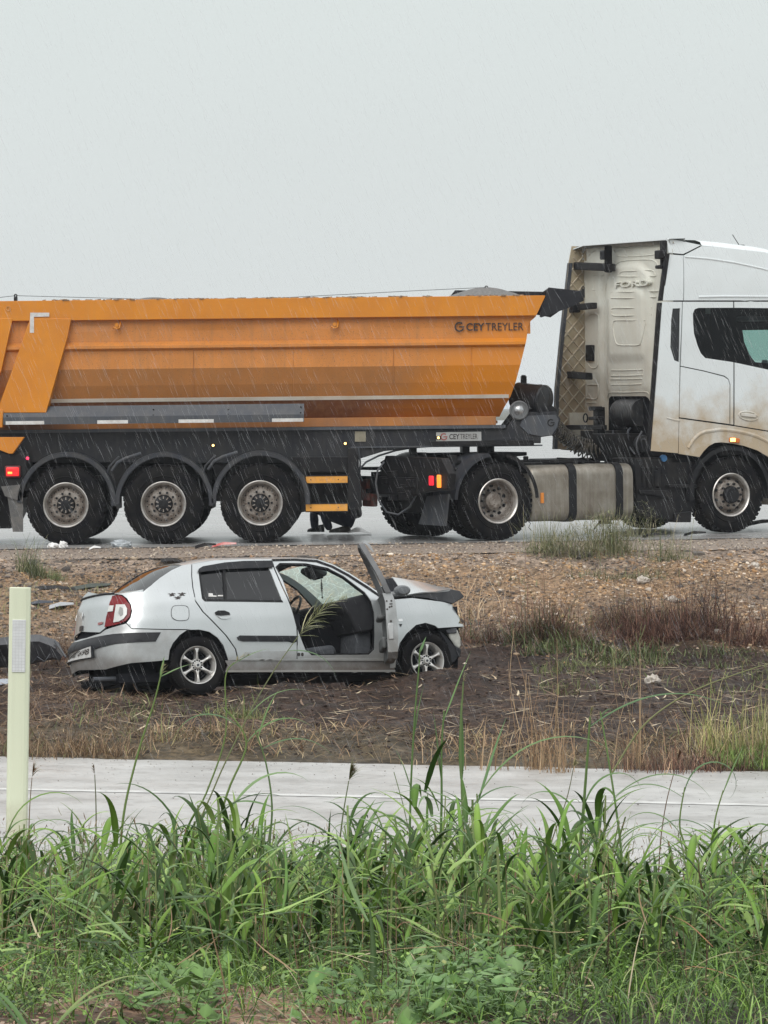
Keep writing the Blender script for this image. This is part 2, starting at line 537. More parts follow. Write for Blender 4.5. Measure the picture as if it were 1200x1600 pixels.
def npmesh(name, v, f, material, smooth=True, cols=None):
    v = np.ascontiguousarray(v, dtype=np.float32); f = np.ascontiguousarray(f, dtype=np.int32)
    k = f.shape[1]
    me = bpy.data.meshes.new(name)
    me.vertices.add(len(v)); me.vertices.foreach_set('co', v.ravel())
    me.loops.add(f.size); me.loops.foreach_set('vertex_index', f.ravel())
    me.polygons.add(len(f)); me.polygons.foreach_set('loop_start', np.arange(0, f.size, k, dtype=np.int32))
    me.polygons.foreach_set('use_smooth', np.full(len(f), smooth))
    if cols is not None:
        a = me.color_attributes.new('col', 'FLOAT_COLOR', 'POINT')
        c4 = np.ones((len(v), 4), np.float32); c4[:, :3] = cols
        a.data.foreach_set('color', c4.ravel())
    me.materials.append(material)
    me.update(calc_edges=True)
    return me

def ground_mat():
    m = bpy.data.materials.new('soil_and_gravel'); m.use_nodes = True
    t = m.node_tree; N = t.nodes; Lk = t.links; bs = N['Principled BSDF']
    at = N.new('ShaderNodeAttribute'); at.attribute_name = 'col'
    tc = N.new('ShaderNodeTexCoord')
    def noise(sc, det=8):
        n = N.new('ShaderNodeTexNoise'); n.inputs['Scale'].default_value = sc; n.inputs['Detail'].default_value = det
        n.inputs['Roughness'].default_value = .65; Lk.new(tc.outputs['Object'], n.inputs['Vector']); return n.outputs[0]
    def rg(s, a, b, c, d):
        r = N.new('ShaderNodeMapRange'); r.inputs[1].default_value = a; r.inputs[2].default_value = b; r.inputs[3].default_value = c; r.inputs[4].default_value = d
        Lk.new(s, r.inputs[0]); return r.outputs[0]
    vo = N.new('ShaderNodeTexVoronoi'); vo.inputs['Scale'].default_value = 26; Lk.new(tc.outputs['Object'], vo.inputs['Vector'])
    sc = N.new('ShaderNodeSeparateColor'); Lk.new(vo.outputs['Color'], sc.inputs[0])
    m1 = N.new('ShaderNodeVectorMath'); m1.operation = 'SCALE'; Lk.new(at.outputs['Color'], m1.inputs[0]); Lk.new(rg(sc.outputs[0], 0, 1, .55, 1.5), m1.inputs['Scale'])
    m2 = N.new('ShaderNodeVectorMath'); m2.operation = 'SCALE'; Lk.new(m1.outputs[0], m2.inputs[0]); Lk.new(rg(noise(7), .3, .7, .55, 1.45), m2.inputs['Scale'])
    Lk.new(m2.outputs[0], bs.inputs['Base Color'])
    Lk.new(rg(noise(3), .35, .65, .45, .95), bs.inputs['Roughness']); bs.inputs['Specular IOR Level'].default_value = .25
    bp = N.new('ShaderNodeBump'); bp.inputs['Strength'].default_value = .9; bp.inputs['Distance'].default_value = .03
    Lk.new(noise(22), bp.inputs['Height']); Lk.new(bp.outputs[0], bs.inputs['Normal'])
    return m
M_ground = ground_mat()

def ground_cols(X, Y):
    """what the ground is made of: soil, gravel, verge, dust; fore also holds the shade between grass blades"""
    yy = Y + .10 * -X
    soil = np.array([.021, .0125, .0095]); soil2 = np.array([.050, .029, .020])
    grav = np.array([.24, .155, .09]); grav2 = np.array([.12, .095, .075]); dust = np.array([.24, .185, .145])
    fore = np.array([.035, .027, .018]); red = np.array([.26, .165, .11]); verge = np.array([.07, .052, .03])  # fore is darkened to paint the shaded gaps in the near grass
    n1 = vnoise(X, Y, .9, 21)[..., None]; n2 = vnoise(X, Y, 3, 22)[..., None]
    c = soil * (1 - n2) + soil2 * n2
    g = grav * (.4 + .6 * n1) + grav2 * (.6 - .6 * n1)
    w = np.clip((yy + (vnoise(X, Y, 1.3, 23) - .5) * 1.4 - 37.0) / .8, 0, 1)[..., None]
    c = c * (1 - w) + g * w
    w = np.clip((yy - 40.7) / .4, 0, 1)[..., None]; c = c * (1 - w) + dust * w
    yv = Y + .18 * X
    w = np.clip((29.6 + (vnoise(X, Y, 1.5, 24) - .5) * 1.2 - yv) / .5, 0, 1)[..., None]; c = c * (1 - w) + (verge * (.6 + .8 * n2)) * w
    w = np.clip((22 - yv), 0, 1)[..., None]; c = c * (1 - w) + (fore * (.6 + .8 * n2)) * w
    w = (np.clip((11.2 - Y) / .6, 0, 1) * np.clip((vnoise(X, Y, 1.7, 25) - .35) * 5, 0, 1) * (X < .2))[..., None]
    c = c * (1 - w) + (red * (.7 + .6 * n2)) * w
    w = np.clip((Y - 80) / 20, 0, 1)[..., None]
    c = c * (1 - w) + np.array([.10, .10, .07]) * w
    return c

xs = spaced(-7.0, 7.0, .05, 1500, 24)
ys = np.concatenate([-np.geomspace(.5, 60, 10)[::-1] + 4, np.arange(4, 8, .3), np.arange(8, 21, .06), np.arange(21, 28, .4), np.arange(28, 42.2, .05), 42.2 + np.geomspace(.3, 2400, 40)])
X, Y = np.meshgrid(xs, ys)
def yroad(y, x): return y + .18 * np.clip(x, -300, 300)
Z = H(X, Y)
Z = np.where((yroad(Y, X) > 20.4) & (yroad(Y, X) < 27.95), Z - .02, Z)
Z = np.where(Y > 41.5 + .1 * np.clip(X, -300, 300), Z - .03, Z)
n_ = len(xs)
i_ = (np.arange(len(ys) - 1)[:, None] * n_ + np.arange(n_ - 1)[None]).reshape(-1)
gm = npmesh('ground', np.stack([X, Y, Z], -1).reshape(-1, 3), np.stack([i_, i_ + 1, i_ + n_ + 1, i_ + n_], -1), M_ground, True, ground_cols(X, Y).reshape(-1, 3))
go = bpy.data.objects.new('ground', gm); COL.objects.link(go); go['kind'] = 'structure'

M_road = mat('wet_asphalt', (.52, .515, .50), .38, streak=((.26, .255, .25), .0), col2=(.36, .355, .345), nscale=2.3, nlow=.3, nhigh=.75, bump=.35, bscale=45, rvar=.12, dots=((.5, .49, .47), 70, .8), spec=.9)  # base lightened so the colour carries the sky glare on the wet surface
M_road2 = mat('soaked_asphalt', (.30, .295, .29), .30, col2=(.28, .275, .27), nscale=.8, bump=.05, bscale=12, rvar=.08, spec=1.0)
M_should = mat('dusty_shoulder', (.25, .195, .155), .7, col2=(.17, .145, .125), nscale=3.5, bump=.5, bscale=60, dots=((.42, .34, .27), 45, .8))
M_line = mat('worn_white_line', (.62, .62, .60), .5, col2=(.34, .335, .33), nscale=5, nlow=.45, nhigh=.75)
def road_wear(m, amt=.55):
    t = m.node_tree; N = t.nodes; Lk = t.links; bs = N['Principled BSDF']
    src = bs.inputs['Base Color'].links[0].from_socket
    tc = N.new('ShaderNodeTexCoord')
    for (sc, a, lo, hi) in (((.9, 1.8, 1), amt * .6, .48, .70), ((9, 17, 1), amt, .60, .68), ((3, 5, 1), amt * .5, .55, .68)):
        mp = N.new('ShaderNodeMapping'); mp.inputs['Scale'].default_value = sc; mp.inputs['Rotation'].default_value = (0, 0, -.178); Lk.new(tc.outputs['Object'], mp.inputs[0])
        n = N.new('ShaderNodeTexNoise'); n.inputs['Scale'].default_value = 1.0; n.inputs['Detail'].default_value = 7; Lk.new(mp.outputs[0], n.inputs[0])
        r = N.new('ShaderNodeMapRange'); Lk.new(n.outputs[0], r.inputs[0]); r.inputs[1].default_value = lo; r.inputs[2].default_value = hi; r.inputs[3].default_value = 0; r.inputs[4].default_value = a
        x = N.new('ShaderNodeMixRGB'); Lk.new(r.outputs[0], x.inputs[0]); Lk.new(src, x.inputs[1]); x.inputs[2].default_value = (.17, .155, .14, 1); src = x.outputs[0]
    Lk.new(src, bs.inputs['Base Color'])
road_wear(M_road)
def slant18(X, Y): return Y - .18 * X
def slant10(X, Y): return Y + .10 * X
xr = spaced(-8, 8, .25, 290, 12)
def ragged(X, Y, lo, hi, amp):
    e = (vnoise(X, X * 0 + 3, 3.1, 31) - .5) * amp + (vnoise(X, X * 0 + 5, 11, 32) - .5) * amp * .5
    return np.where(Y < lo + .01, Y + e, np.where(Y > hi - .01, Y - e, Y))
xr2 = spaced(-8, 8, .06, 290, 14)
sheet('near_road', xr2, np.linspace(20.5, 27.98, 20), lambda X, Y: X * 0 - 1.192, M_road,
      slant=lambda X, Y: ragged(X, Y, 20.5, 27.98, .10) - .18 * X)
sheet('far_road', spaced(-8, 8, .5, 290, 12), np.concatenate([np.linspace(44.4, 60, 12), np.geomspace(62, 420, 14)]), lambda X, Y: SL * np.clip(X, -40, 40) - .016, M_road2,
      slant=lambda X, Y: ragged(X, Y, 44.4, 1e9, .25) + .10 * X * (Y < 61) )
sheet('road_shoulder', xr2, np.linspace(41.35, 45.2, 14), lambda X, Y: SL * np.clip(X, -40, 40) - .024 + (vnoise(X, Y, 2.3, 41) - .5) * .008, M_should,
      slant=lambda X, Y: ragged(X, Y, 41.35, 1e9, .22) + .10 * X)
sheet('road_edge_line', spaced(-8, 8, .1, 200, 12), np.linspace(25.55, 25.68, 2), lambda X, Y: X * 0 - 1.188, M_line, slant=slant18)
# broken rim of the asphalt shoulder, hanging over the washed-out gravel
b = B()
xx = -8.0
while xx < 8:
    w = random.uniform(.05, .16)
    if random.random() < .6:
        y0 = 41.35 + .10 * xx + random.uniform(-.12, .06)
        z = SL * xx - .055 + random.uniform(-.03, .01)
        b.box((xx + w / 2, y0, z), (w, random.uniform(.06, .2), random.uniform(.02, .06)), 0,
              Matrix.Rotation(random.uniform(-.25, .25), 3, 'Z') @ Matrix.Rotation(random.uniform(-.16, .25), 3, 'X'))
    xx += w * random.uniform(.75, 1.3)
M_rimasph = mat('broken_asphalt', (.07, .065, .062), .8, col2=(.15, .125, .105), nscale=8, bump=.8)
o = b.build('asphalt_rim', M_rimasph, bevel=.01, split=False); o['kind'] = 'structure'

# ------------------------------------------------------------------ loose stones and litter (numpy scatter)
ICO = None
def ico():
    global ICO
    if ICO is None:
        bm = bmesh.new(); bmesh.ops.create_icosphere(bm, subdivisions=1, radius=1)
        ICO = (np.array([v.co[:] for v in bm.verts]), np.array([[v.index for v in f.verts] for f in bm.faces])); bm.free()
    return ICO

def scatter_stones(name, P, size, cols, material, flat=.6):
    V, Fc = ico(); n = len(P)
    jit = rng.uniform(.62, 1.25, (n, len(V), 1))
    sc = np.stack([size * rng.uniform(.7, 1.4, n), size * rng.uniform(.7, 1.3, n), size * rng.uniform(.4, 1.0, n) * flat * 1.4], -1)
    a = rng.uniform(0, 6.28, n); ca, sa = np.cos(a), np.sin(a)
    Q = V[None] * jit * sc[:, None]
    tl = rng.uniform(-.5, .5, n); ct, st = np.cos(tl)[:, None], np.sin(tl)[:, None]
    Q = np.stack([Q[..., 0], Q[..., 1] * ct - Q[..., 2] * st, Q[..., 1] * st + Q[..., 2] * ct], -1)
    Q = np.stack([Q[..., 0] * ca[:, None] - Q[..., 1] * sa[:, None], Q[..., 0] * sa[:, None] + Q[..., 1] * ca[:, None], Q[..., 2]], -1)
    Q += P[:, None]
    F2 = (Fc[None] + (np.arange(n) * len(V))[:, None, None]).reshape(-1, 3)
    me = npmesh(name, Q.reshape(-1, 3), F2, material, False, np.repeat(cols, len(V), 0))
    o = bpy.data.objects.new(name, me); COL.objects.link(o); o['kind'] = 'stuff'
    return o

def stone_mat():
    m = leafmat('gravel_stone', .75, 0)
    return m
M_stone = stone_mat()
def pick(pal, n, var=.25):
    pal = np.array(pal); c = pal[rng.integers(0, len(pal), n)]
    return c * rng.uniform(1 - var, 1 + var, (n, 1))

# gravel bank
n = 56000
x = rng.uniform(-6.2, 6.2, n); yb = rng.uniform(0, 1, n) ** .9
y = 36.3 + yb * 5.1 + .10 * x
keep = (rng.uniform(0, 1, n) < np.clip((y - .1 * x + (vnoise(x, y, 1.2, 51) - .5) * 1.6 - 36.6) / 1.2, .06, 1))
x, y = x[keep], y[keep]; n = len(x)
kp_ = rng.uniform(0, 1, n) < np.clip(.35 + 1.5 * vnoise(x, y, 2.1, 57) - .5 * (vnoise(x, y, 5, 58) > .6), .12, 1); x, y = x[kp_], y[kp_]; n = len(x)
s = .008 + .022 * rng.uniform(0, 1, n) ** 4 + .03 * (rng.uniform(0, 1, n) > .995)
P = np.stack([x, y, H(x, y) + s * .12], -1)
big = vnoise(x, y, 1.0, 52) + .25 * vnoise(x, y, 4.0, 53) > .58
cl = pick([[.42, .28, .16], [.34, .22, .12], [.50, .37, .25], [.25, .18, .12], [.38, .23, .12], [.15, .12, .10], [.56, .48, .40], [.2, .14, .10], [.36, .29, .23]], n, .35)
cl[big] = pick([[.20, .165, .14], [.12, .10, .09], [.34, .27, .2], [.28, .18, .11], [.08, .07, .065]], big.sum(), .35)
o = scatter_stones('bank_gravel', P, s, cl, M_stone)
tag(o, kind='stuff', label='tan and grey crushed gravel covering the roadside bank', cat='gravel')
# gravel crumbs on the shoulder
n = 2600
x = rng.uniform(-6.2, 6.2, n); y = 41.3 + .1 * x + rng.uniform(0, 3.3, n) ** 1.0
s = rng.uniform(.006, .018, n)
o = scatter_stones('shoulder_grit', np.stack([x, y, SL * x - .018 + s * .2], -1), s, pick([[.34, .27, .21], [.2, .17, .15], [.5, .43, .35]], n), M_stone)
tag(o, kind='stuff', label='loose grit strewn along the dusty road shoulder', cat='grit')
# clods of dark soil
n = 15000
x = rng.uniform(-5, 5, n); y = rng.uniform(28.4, 37.6, n) - .1 * x
s = .006 + .022 * rng.uniform(0, 1, n) ** 3.5
o = scatter_stones('soil_clods', np.stack([x, y, H(x, y) + s * .05], -1), s, pick([[.04, .028, .024], [.06, .042, .034], [.028, .02, .018], [.10, .072, .056]], n), M_stone)
tag(o, kind='stuff', label='dark clods of ploughed wet soil between the two roads', cat='soil')
# grit on the near road edge
n = 520
x = rng.uniform(-4.2, 4.2, n); y = 27.95 - .18 * x - rng.uniform(0, 1, n) ** 2.2 * 3.0
s = rng.uniform(.002, .007, n)
o = scatter_stones('near_road_grit', np.stack([x, y, -1.19 + s * .2], -1), s, pick([[.3, .28, .25], [.22, .2, .18]], n), M_stone)
tag(o, kind='stuff', label='fine grit washed onto the near road from the verge', cat='grit')
# reddish gravel at the viewer's feet
n = 5000
x = rng.uniform(-1.6, .5, n); y = rng.uniform(8.6, 11.2, n)
s = .003 + .009 * rng.uniform(0, 1, n) ** 2
o = scatter_stones('red_gravel', np.stack([x, y, H(x, y) + s * .2], -1), s, pick([[.34, .22, .15], [.25, .17, .12], [.45, .34, .26], [.2, .16, .13]], n), M_stone)
tag(o, kind='stuff', label='small reddish gravel showing between low weeds at the bottom', cat='gravel')

# ------------------------------------------------------------------ strips: grass blades, straw, twigs
def strips(base, az, el0, bend, L, w, cols, seg=7, vee=.22, twist=None, tip=.02, prof=None, wob=0.0, colt=None):
    """curved tapering blades: arrays of n; returns verts (n,seg+1,3,3), faces, colours"""
    n = len(L)
    t = np.linspace(0, 1, seg + 1)
    el = el0[:, None] - bend[:, None] * t[None] ** 1.3
    if wob: el = el + wob * np.sin(t[None] * 9 + rng.uniform(0, 6, (n, 1)))
    azz = az[:, None] + (0 if twist is None else twist[:, None] * t[None])
    d = np.stack([np.cos(el) * np.cos(azz), np.cos(el) * np.sin(azz), np.sin(el)], -1)
    st = d * (L / seg)[:, None, None]
    C = base[:, None] + np.concatenate([np.zeros((n, 1, 3)), np.cumsum(st[:, :-1], 1)], 1)
    side = np.stack([-np.sin(azz), np.cos(azz), np.zeros_like(azz)], -1)
    nrm = np.cross(side, d)
    if prof is None: prof = np.clip(np.minimum(.45 + t * 2.2, 1.0) * (1 - t ** 2.2), tip, 1)
    W = (w[:, None] * prof[None])[..., None]
    A = C - side * W * .5 + nrm * W * vee; Bc = C; D = C + side * W * .5 + nrm * W * vee
    V = np.stack([A, Bc, D], 2).reshape(n, -1, 3)
    k = np.arange(seg)[:, None] * 3
    f = np.concatenate([k + np.array([[0, 1, 4, 3]]), k + np.array([[1, 2, 5, 4]])], 0)
    Fc = (f[None] + (np.arange(n) * (seg + 1) * 3)[:, None, None]).reshape(-1, 4)
    cc = np.repeat(np.repeat(cols[:, None], seg + 1, 1)[:, :, None], 3, 2).copy()
    if colt is not None: cc = cc * (1 - t[None, :, None, None] * .5) + colt[None, None, None] * t[None, :, None, None] * .5
    cc[:, :, 1] = cc[:, :, 1] * 1.25 + .01       # pale midrib
    return V.reshape(-1, 3), Fc, cc.reshape(-1, 3)

class NP:
    def __init__(s): s.v = []; s.f = []; s.c = []; s.n = 0
    def add(s, r):
        v, f, c = r
        s.v.append(v); s.f.append(f + s.n); s.c.append(c); s.n += len(v)
    def build(s, name, material, parent=None, smooth=True):
        me = npmesh(name, np.concatenate(s.v), np.concatenate(s.f), material, smooth, np.concatenate(s.c))
        o = bpy.data.objects.new(name, me); COL.objects.link(o)
        if parent: o.parent = parent
        return o
U = rng.uniform
def straw(n, x0, x1, y0, y1, L0, L1, w, pal, lift=.12, el=.25, shear=0.0, dens=None, zoff=.01):
    x = U(x0, x1, n); y = U(y0, y1, n) + shear * x
    if dens is not None:
        k = U(0, 1, n) < dens(x, y); x, y = x[k], y[k]; n = len(x)
    base = np.stack([x, y, H(x, y) + zoff], -1)
    return strips(base, U(0, 6.28, n), U(0, el, n), U(-.1, lift + el, n), U(L0, L1, n) ** 1, U(w * .6, w * 1.4, n), pick(pal, n), seg=4, vee=.1, twist=U(-.8, .8, n))
STR = [[.30, .21, .12], [.20, .13, .075], [.42, .33, .21], [.15, .095, .06], [.25, .155, .09]]
g = NP()
g.add(straw(2700, -4.6, 5, 28.7, 36.6, .06, .26, .008, STR, shear=-.1))
g.add(straw(900, -4.6, 5, 29, 36.3, .10, .3, .02, [[.42, .33, .22], [.5, .42, .3], [.25, .17, .12]], shear=-.1))
g.add(straw(5200, -4.6, 5, 28.1, 29.8, .08, .30, .007, STR + [[.3, .24, .12]], lift=.4, el=.9, shear=-.18, dens=lambda x, y: np.clip(vnoise(x, y, 1.1, 61) * 2.2 - .7, 0, 1)))
g.add(straw(6500, -4.6, -2.0, 28.6, 34.6, .08, .34, .006, [[.13, .08, .05], [.19, .12, .075], [.09, .055, .04], [.27, .19, .12]], lift=.9, el=.6, dens=lambda x, y: np.clip(vnoise(x, y, 1.6, 62) * 2.4 - .5 - (x + 3.2) * .4, .05, 1)))
g.add(straw(1900, -4.4, 4.8, 28.6, 35.5, .05, .22, .006, [[.10, .06, .04], [.15, .09, .06], [.2, .14, .09]], lift=.6, el=.5, shear=-.1))
o = g.build('straw_litter', M_dry)
tag(o, 'dry straw and dead stems littering the soil around the car', 'straw', kind='stuff')

g = NP()
def tuftlet(n, x0, x1, y0, y1, L0, L1, w, pal, shear=0., dens=None, e0=.7, b1=1.6):
    x = U(x0, x1, n); y = U(y0, y1, n) + shear * x
    if dens is not None:
        k = U(0, 1, n) < dens(x, y); x, y = x[k], y[k]; n = len(x)
    base = np.stack([x, y, H(x, y)], -1)
    return strips(base, U(0, 6.28, n), U(e0, 1.5, n), U(.3, b1, n), U(L0, L1, n), U(w * .6, w * 1.3, n), pick(pal, n), seg=5)
GR = [[.10, .15, .04], [.13, .18, .06], [.08, .11, .04], [.17, .20, .08], [.2, .19, .1], [.14, .11, .06]]
g.add(tuftlet(7500, -4.5, 5, 28.15, 36, .05, .2, .008, GR, shear=-.1, dens=lambda x, y: np.clip(vnoise(x, y, .8, 71) * 3.2 - 1.95, 0, 1)))
g.add(tuftlet(2400, 1.6, 4.6, 33.4, 36.6, .05, .2, .009, [[.12, .15, .05], [.16, .18, .07], [.09, .10, .04]], dens=lambda x, y: np.clip(vnoise(x, y, 1.3, 72) * 3 - 1.2, 0, 1)))
g.add(tuftlet(3500, 2.75, 4.6, 28.05, 28.9, .06, .17, .009, [[.17, .25, .06], [.22, .29, .09], [.14, .2, .06]], shear=-.18))
g.add(tuftlet(1300, -5, -1.6, 37, 40.2, .04, .16, .008, [[.2, .2, .09], [.15, .18, .07], [.27, .23, .12]], dens=lambda x, y: np.clip(vnoise(x, y, 1.1, 73) * 3 - 1.3, 0, 1)))
o = g.build('verge_grass', M_leaf)
tag(o, 'thin short green grass sprouting from the dark soil', 'grass', kind='stuff')
# ------------------------------------------------------------------ wheels
TILT = Matrix.Rotation(R(-0.6), 4, 'Y')
MT = Matrix.Translation((0, 45.0, -.012)) @ TILT                                # trailer frame: x along, y away, z up
MK = Matrix.Translation((0.975, 46.07, .0)) @ TILT @ Matrix.Rotation(R(27), 4, 'Z')   # tractor frame, origin under the drive axle
def T(u, v, y=0.0): p = on_plane(MT, u, v, 1, y); return (p.x, p.z)
def T3(u, v, y=0.0): return on_plane(MT, u, v, 1, y)
def K(u, v, y=-1.25): p = on_plane(MK, u, v, 1, y); return (p.x, p.z)
def K3(u, v, y=-1.25): return on_plane(MK, u, v, 1, y)

def tyre_mesh(r, w, rim_r, grooves=4, lugs=44, name='tyre'):
    """axis along y, outer face towards -y at y=0, inner at y=w"""
    b = B()
    pr = [(rim_r, .03), (rim_r + .012, .008), (rim_r + .05, -.004), ((r + rim_r) / 2 + .03, -.012), (r - .07, -.004), (r - .025, .012), (r - .004, .035)]
    for k in range(grooves):
        a = .05 + (w - .10) * (k + .5) / grooves
        pr += [(r, a - .02), (r - .012, a - .012), (r - .012, a + .012), (r, a + .02)]
    pr += [(r - .004, w - .035), (r - .025, w - .012), ((r + rim_r) / 2, w + .01), (rim_r, w - .02)]
    b.lathe(pr, (0, 0, 0), (0, 1, 0), 56, 0)
    # shoulder lugs
    for k in range(lugs):
        a = 2 * math.pi * k / lugs
        Rm = Matrix.Rotation(-a, 3, 'Y')
        for yy in (.035, w - .035):
            p = Rm @ Vector((0, 0, r - .014))
            b.box((p.x, yy, p.z), (2 * math.pi * r / lugs * .62, .06, .03), 0, Rm)
    # sidewall ring
    b.lathe([(rim_r + .075, -.0135), (rim_r + .085, -.021), (rim_r + .095, -.0145)], (0, 0, 0), (0, 1, 0), 56, 0)
    return b

def truck_wheel(kind, parent, x, y, z, r=.53, w=.36, far=False, steer=0):
    """kind: 'trailer' (shallow disc), 'drive' (deep dish), 'front' (domed disc)"""
    M = Matrix.Translation((x, y, z)) @ Matrix.Rotation(steer, 4, 'Z') @ (Matrix.Rotation(math.pi, 4, 'Z') if far else Matrix.Identity(4))
    wt = B().build  # noqa
    key = ('tyre', r, w)
    if key not in WC: WC[key] = tyre_mesh(r, w, .292).mesh('tyre', M_tyre)
    t = bpy.data.objects.new('wheel', WC[key]); COL.objects.link(t); t.parent = parent; t.matrix_local = M
    t.name = 'wheel'
    rk = ('rim', kind)
    if rk not in WC:
        b = B()
        b.lathe([(.288, .035), (.300, .012), (.306, -.004), (.296, -.012), (.284, -.004), (.272, .02), (.262, .05)], (0, 0, 0), (0, 1, 0), 48, 1)
        if kind == 'trailer':
            b.lathe([(.262, .05), (.248, .075), (.240, .10), (.205, .068), (.19, .055), (.125, .055), (.118, .075)], (0, 0, 0), (0, 1, 0), 48, 0)
            b.lathe([(.122, .07), (.118, .03), (.10, .0), (.07, -.012), (.0001, -.014)], (0, 0, 0), (0, 1, 0), 24, 2)
            for k in range(10):
                a = 2 * math.pi * k / 10
                b.cyl((.156 * math.cos(a), .058, .156 * math.sin(a)), (.156 * math.cos(a), .025, .156 * math.sin(a)), .0165, 8, 2)
                b.box((.082 * math.cos(a + .3), -.002, .082 * math.sin(a + .3)), (.05, .02, .014), 3, Matrix.Rotation(-(a + .3), 3, 'Y'))
            for k in range(20):
                a = 2 * math.pi * (k + .5) / 20
                b.cyl((.221 * math.cos(a), .088, .221 * math.sin(a)), (.221 * math.cos(a), .078, .221 * math.sin(a)), .011, 8, 2)
        elif kind == 'drive':
            b.lathe([(.262, .05), (.252, .09), (.248, .13), (.235, .17), (.20, .20), (.16, .205), (.12, .205)], (0, 0, 0), (0, 1, 0), 48, 0)
            b.lathe([(.252, .088), (.258, .084), (.256, .07)], (0, 0, 0), (0, 1, 0), 48, 1)
            b.lathe([(.125, .21), (.12, .12), (.10, .10), (.085, .085), (.0001, .08)], (0, 0, 0), (0, 1, 0), 24, 0)
            for k in range(10):
                a = 2 * math.pi * (k + .5) / 10
                b.cyl((.206 * math.cos(a), .20, .206 * math.sin(a)), (.206 * math.cos(a), .182, .206 * math.sin(a)), .026, 10, 2)
                a = 2 * math.pi * k / 10
                b.cyl((.15 * math.cos(a), .21, .15 * math.sin(a)), (.15 * math.cos(a), .175, .15 * math.sin(a)), .016, 8, 2)
        else:
            b.lathe([(.262, .05), (.252, .08), (.248, .11), (.232, .10), (.20, .035), (.185, .02), (.125, .02), (.115, .04)], (0, 0, 0), (0, 1, 0), 48, 0)
            b.lathe([(.118, .03), (.116, -.03), (.10, -.05), (.0001, -.052)], (0, 0, 0), (0, 1, 0), 24, 2)
            for k in range(10):
                a = 2 * math.pi * (k + .5) / 10
                b.cyl((.218 * math.cos(a), .085, .218 * math.sin(a)), (.218 * math.cos(a), .045, .218 * math.sin(a)), .021, 10, 2)
                a = 2 * math.pi * k / 10
                b.cyl((.156 * math.cos(a), .022, .156 * math.sin(a)), (.156 * math.cos(a), -.012, .156 * math.sin(a)), .0165, 8, 2)
        WC[rk] = b.mesh('rim', [M_rim, M_rimb, M_plast, M_rim])
    q = bpy.data.objects.new('rim', WC[rk]); COL.objects.link(q); q.parent = t
    return t
WC = {}

def textmesh(body, size, extrude=.002, offset=0.0, spacing=1.0, name='lettering'):
    cu = bpy.data.curves.new(name, 'FONT'); cu.body = body; cu.size = size; cu.extrude = extrude; cu.offset = offset; cu.space_character = spacing
    cu.resolution_u = 4
    o = bpy.data.objects.new('tmp', cu); COL.objects.link(o)
    dg = bpy.context.evaluated_depsgraph_get(); dg.update()
    me = bpy.data.meshes.new_from_object(o.evaluated_get(dg)); me.name = name
    COL.objects.unlink(o); bpy.data.objects.remove(o)
    xs_ = [v.co.x for v in me.vertices]; ys_ = [v.co.y for v in me.vertices]
    return me, min(xs_), max(xs_), min(ys_), max(ys_)

def lettering(body, x0, x1, z0, z1, y, parent, material, offset=0.0, name='lettering', flip=False, frame=None, extrude=.002, M2=None):
    """text standing in the x-z plane, filling x0..x1, z0..z1"""
    me, a, b_, c, d = textmesh(body, 1.0, 1.0, offset, name=name)
    sx = (x1 - x0) / (b_ - a); sz = (z1 - z0) / (d - c)
    for v in me.vertices:
        X = x0 + (v.co.x - a) * sx; Z_ = z0 + (v.co.y - c) * sz; Y_ = y - v.co.z * extrude
        p = Vector((X, Y_, Z_))
        if M2 is not None: p = M2(p)
        v.co = p
    me.materials.clear(); me.materials.append(material)
    o = bpy.data.objects.new(name, me); COL.objects.link(o)
    if parent: o.parent = parent
    return o

def gmark(cx, cz, r, y, parent, material, name='emblem'):
    b = B()
    pts = []
    for k in range(21):
        a = R(50 + 290 * k / 20)
        pts.append((cx + r * .82 * math.cos(a), cz + r * .82 * math.sin(a)))
    w = r * .3
    for i in range(20):
        (x0, z0), (x1, z1) = pts[i], pts[i + 1]
        def off(x, z, s):
            d = math.hypot(x - cx, z - cz); return (cx + (x - cx) * (d + s) / d, cz + (z - cz) * (d + s) / d)
        q = [off(x0, z0, -w / 2), off(x1, z1, -w / 2), off(x1, z1, w / 2), off(x0, z0, w / 2)]
        b.prism(q, y - .003, y, 'y')
    b.prism([(cx - r * .1, cz - r * .14), (cx + r * .95, cz - r * .14), (cx + r * .95, cz + r * .14), (cx - r * .1, cz + r * .14)], y - .0034, y, 'y')
    return b.build(name, material, parent)

# ------------------------------------------------------------------ the tipper trailer
tr = thing('tipper_trailer', 'long orange tipper semi-trailer loaded with gravel, behind the wrecked car', 'trailer', MT)
WID = 2.5
def zrow(v): return T(425, v, 0.05)[1]
rows_def = [  # (photo row, inward depth, front end column, material)
    (467.5, 0.00, 852), (497, 0.00, 838), (499, 0.10, 837), (506, 0.10, 829), (515, .10, 825), (532, .10, 823), (538, .035, 822), (542, .035, 821),
    (546, .10, 820), (574, .10, 813), (600, .165, 806), (625, .26, 797), (640, .36, 788), (655, .48, 780.5)]
mi_of = [0, 2, 1, 1, 1, 1, 1, 2, 1, 2, 2, 3, 3]
XL = -5.75
def wallpt(i, x): return Vector((x, rows_def[i][1], zrow(rows_def[i][0])))
XR = [T(rows_def[i][2], rows_def[i][0], rows_def[i][1])[0] for i in range(len(rows_def))]
M_ridge = M_dusty
M_wall2 = mat('tipper_wall_paint', (.62, .262, .052), .45, col2=(.70, .27, .03), nscale=1.2, streak=((.44, .24, .10), .5), bump=.04, dots=((.40, .2, .07), 80, .9))
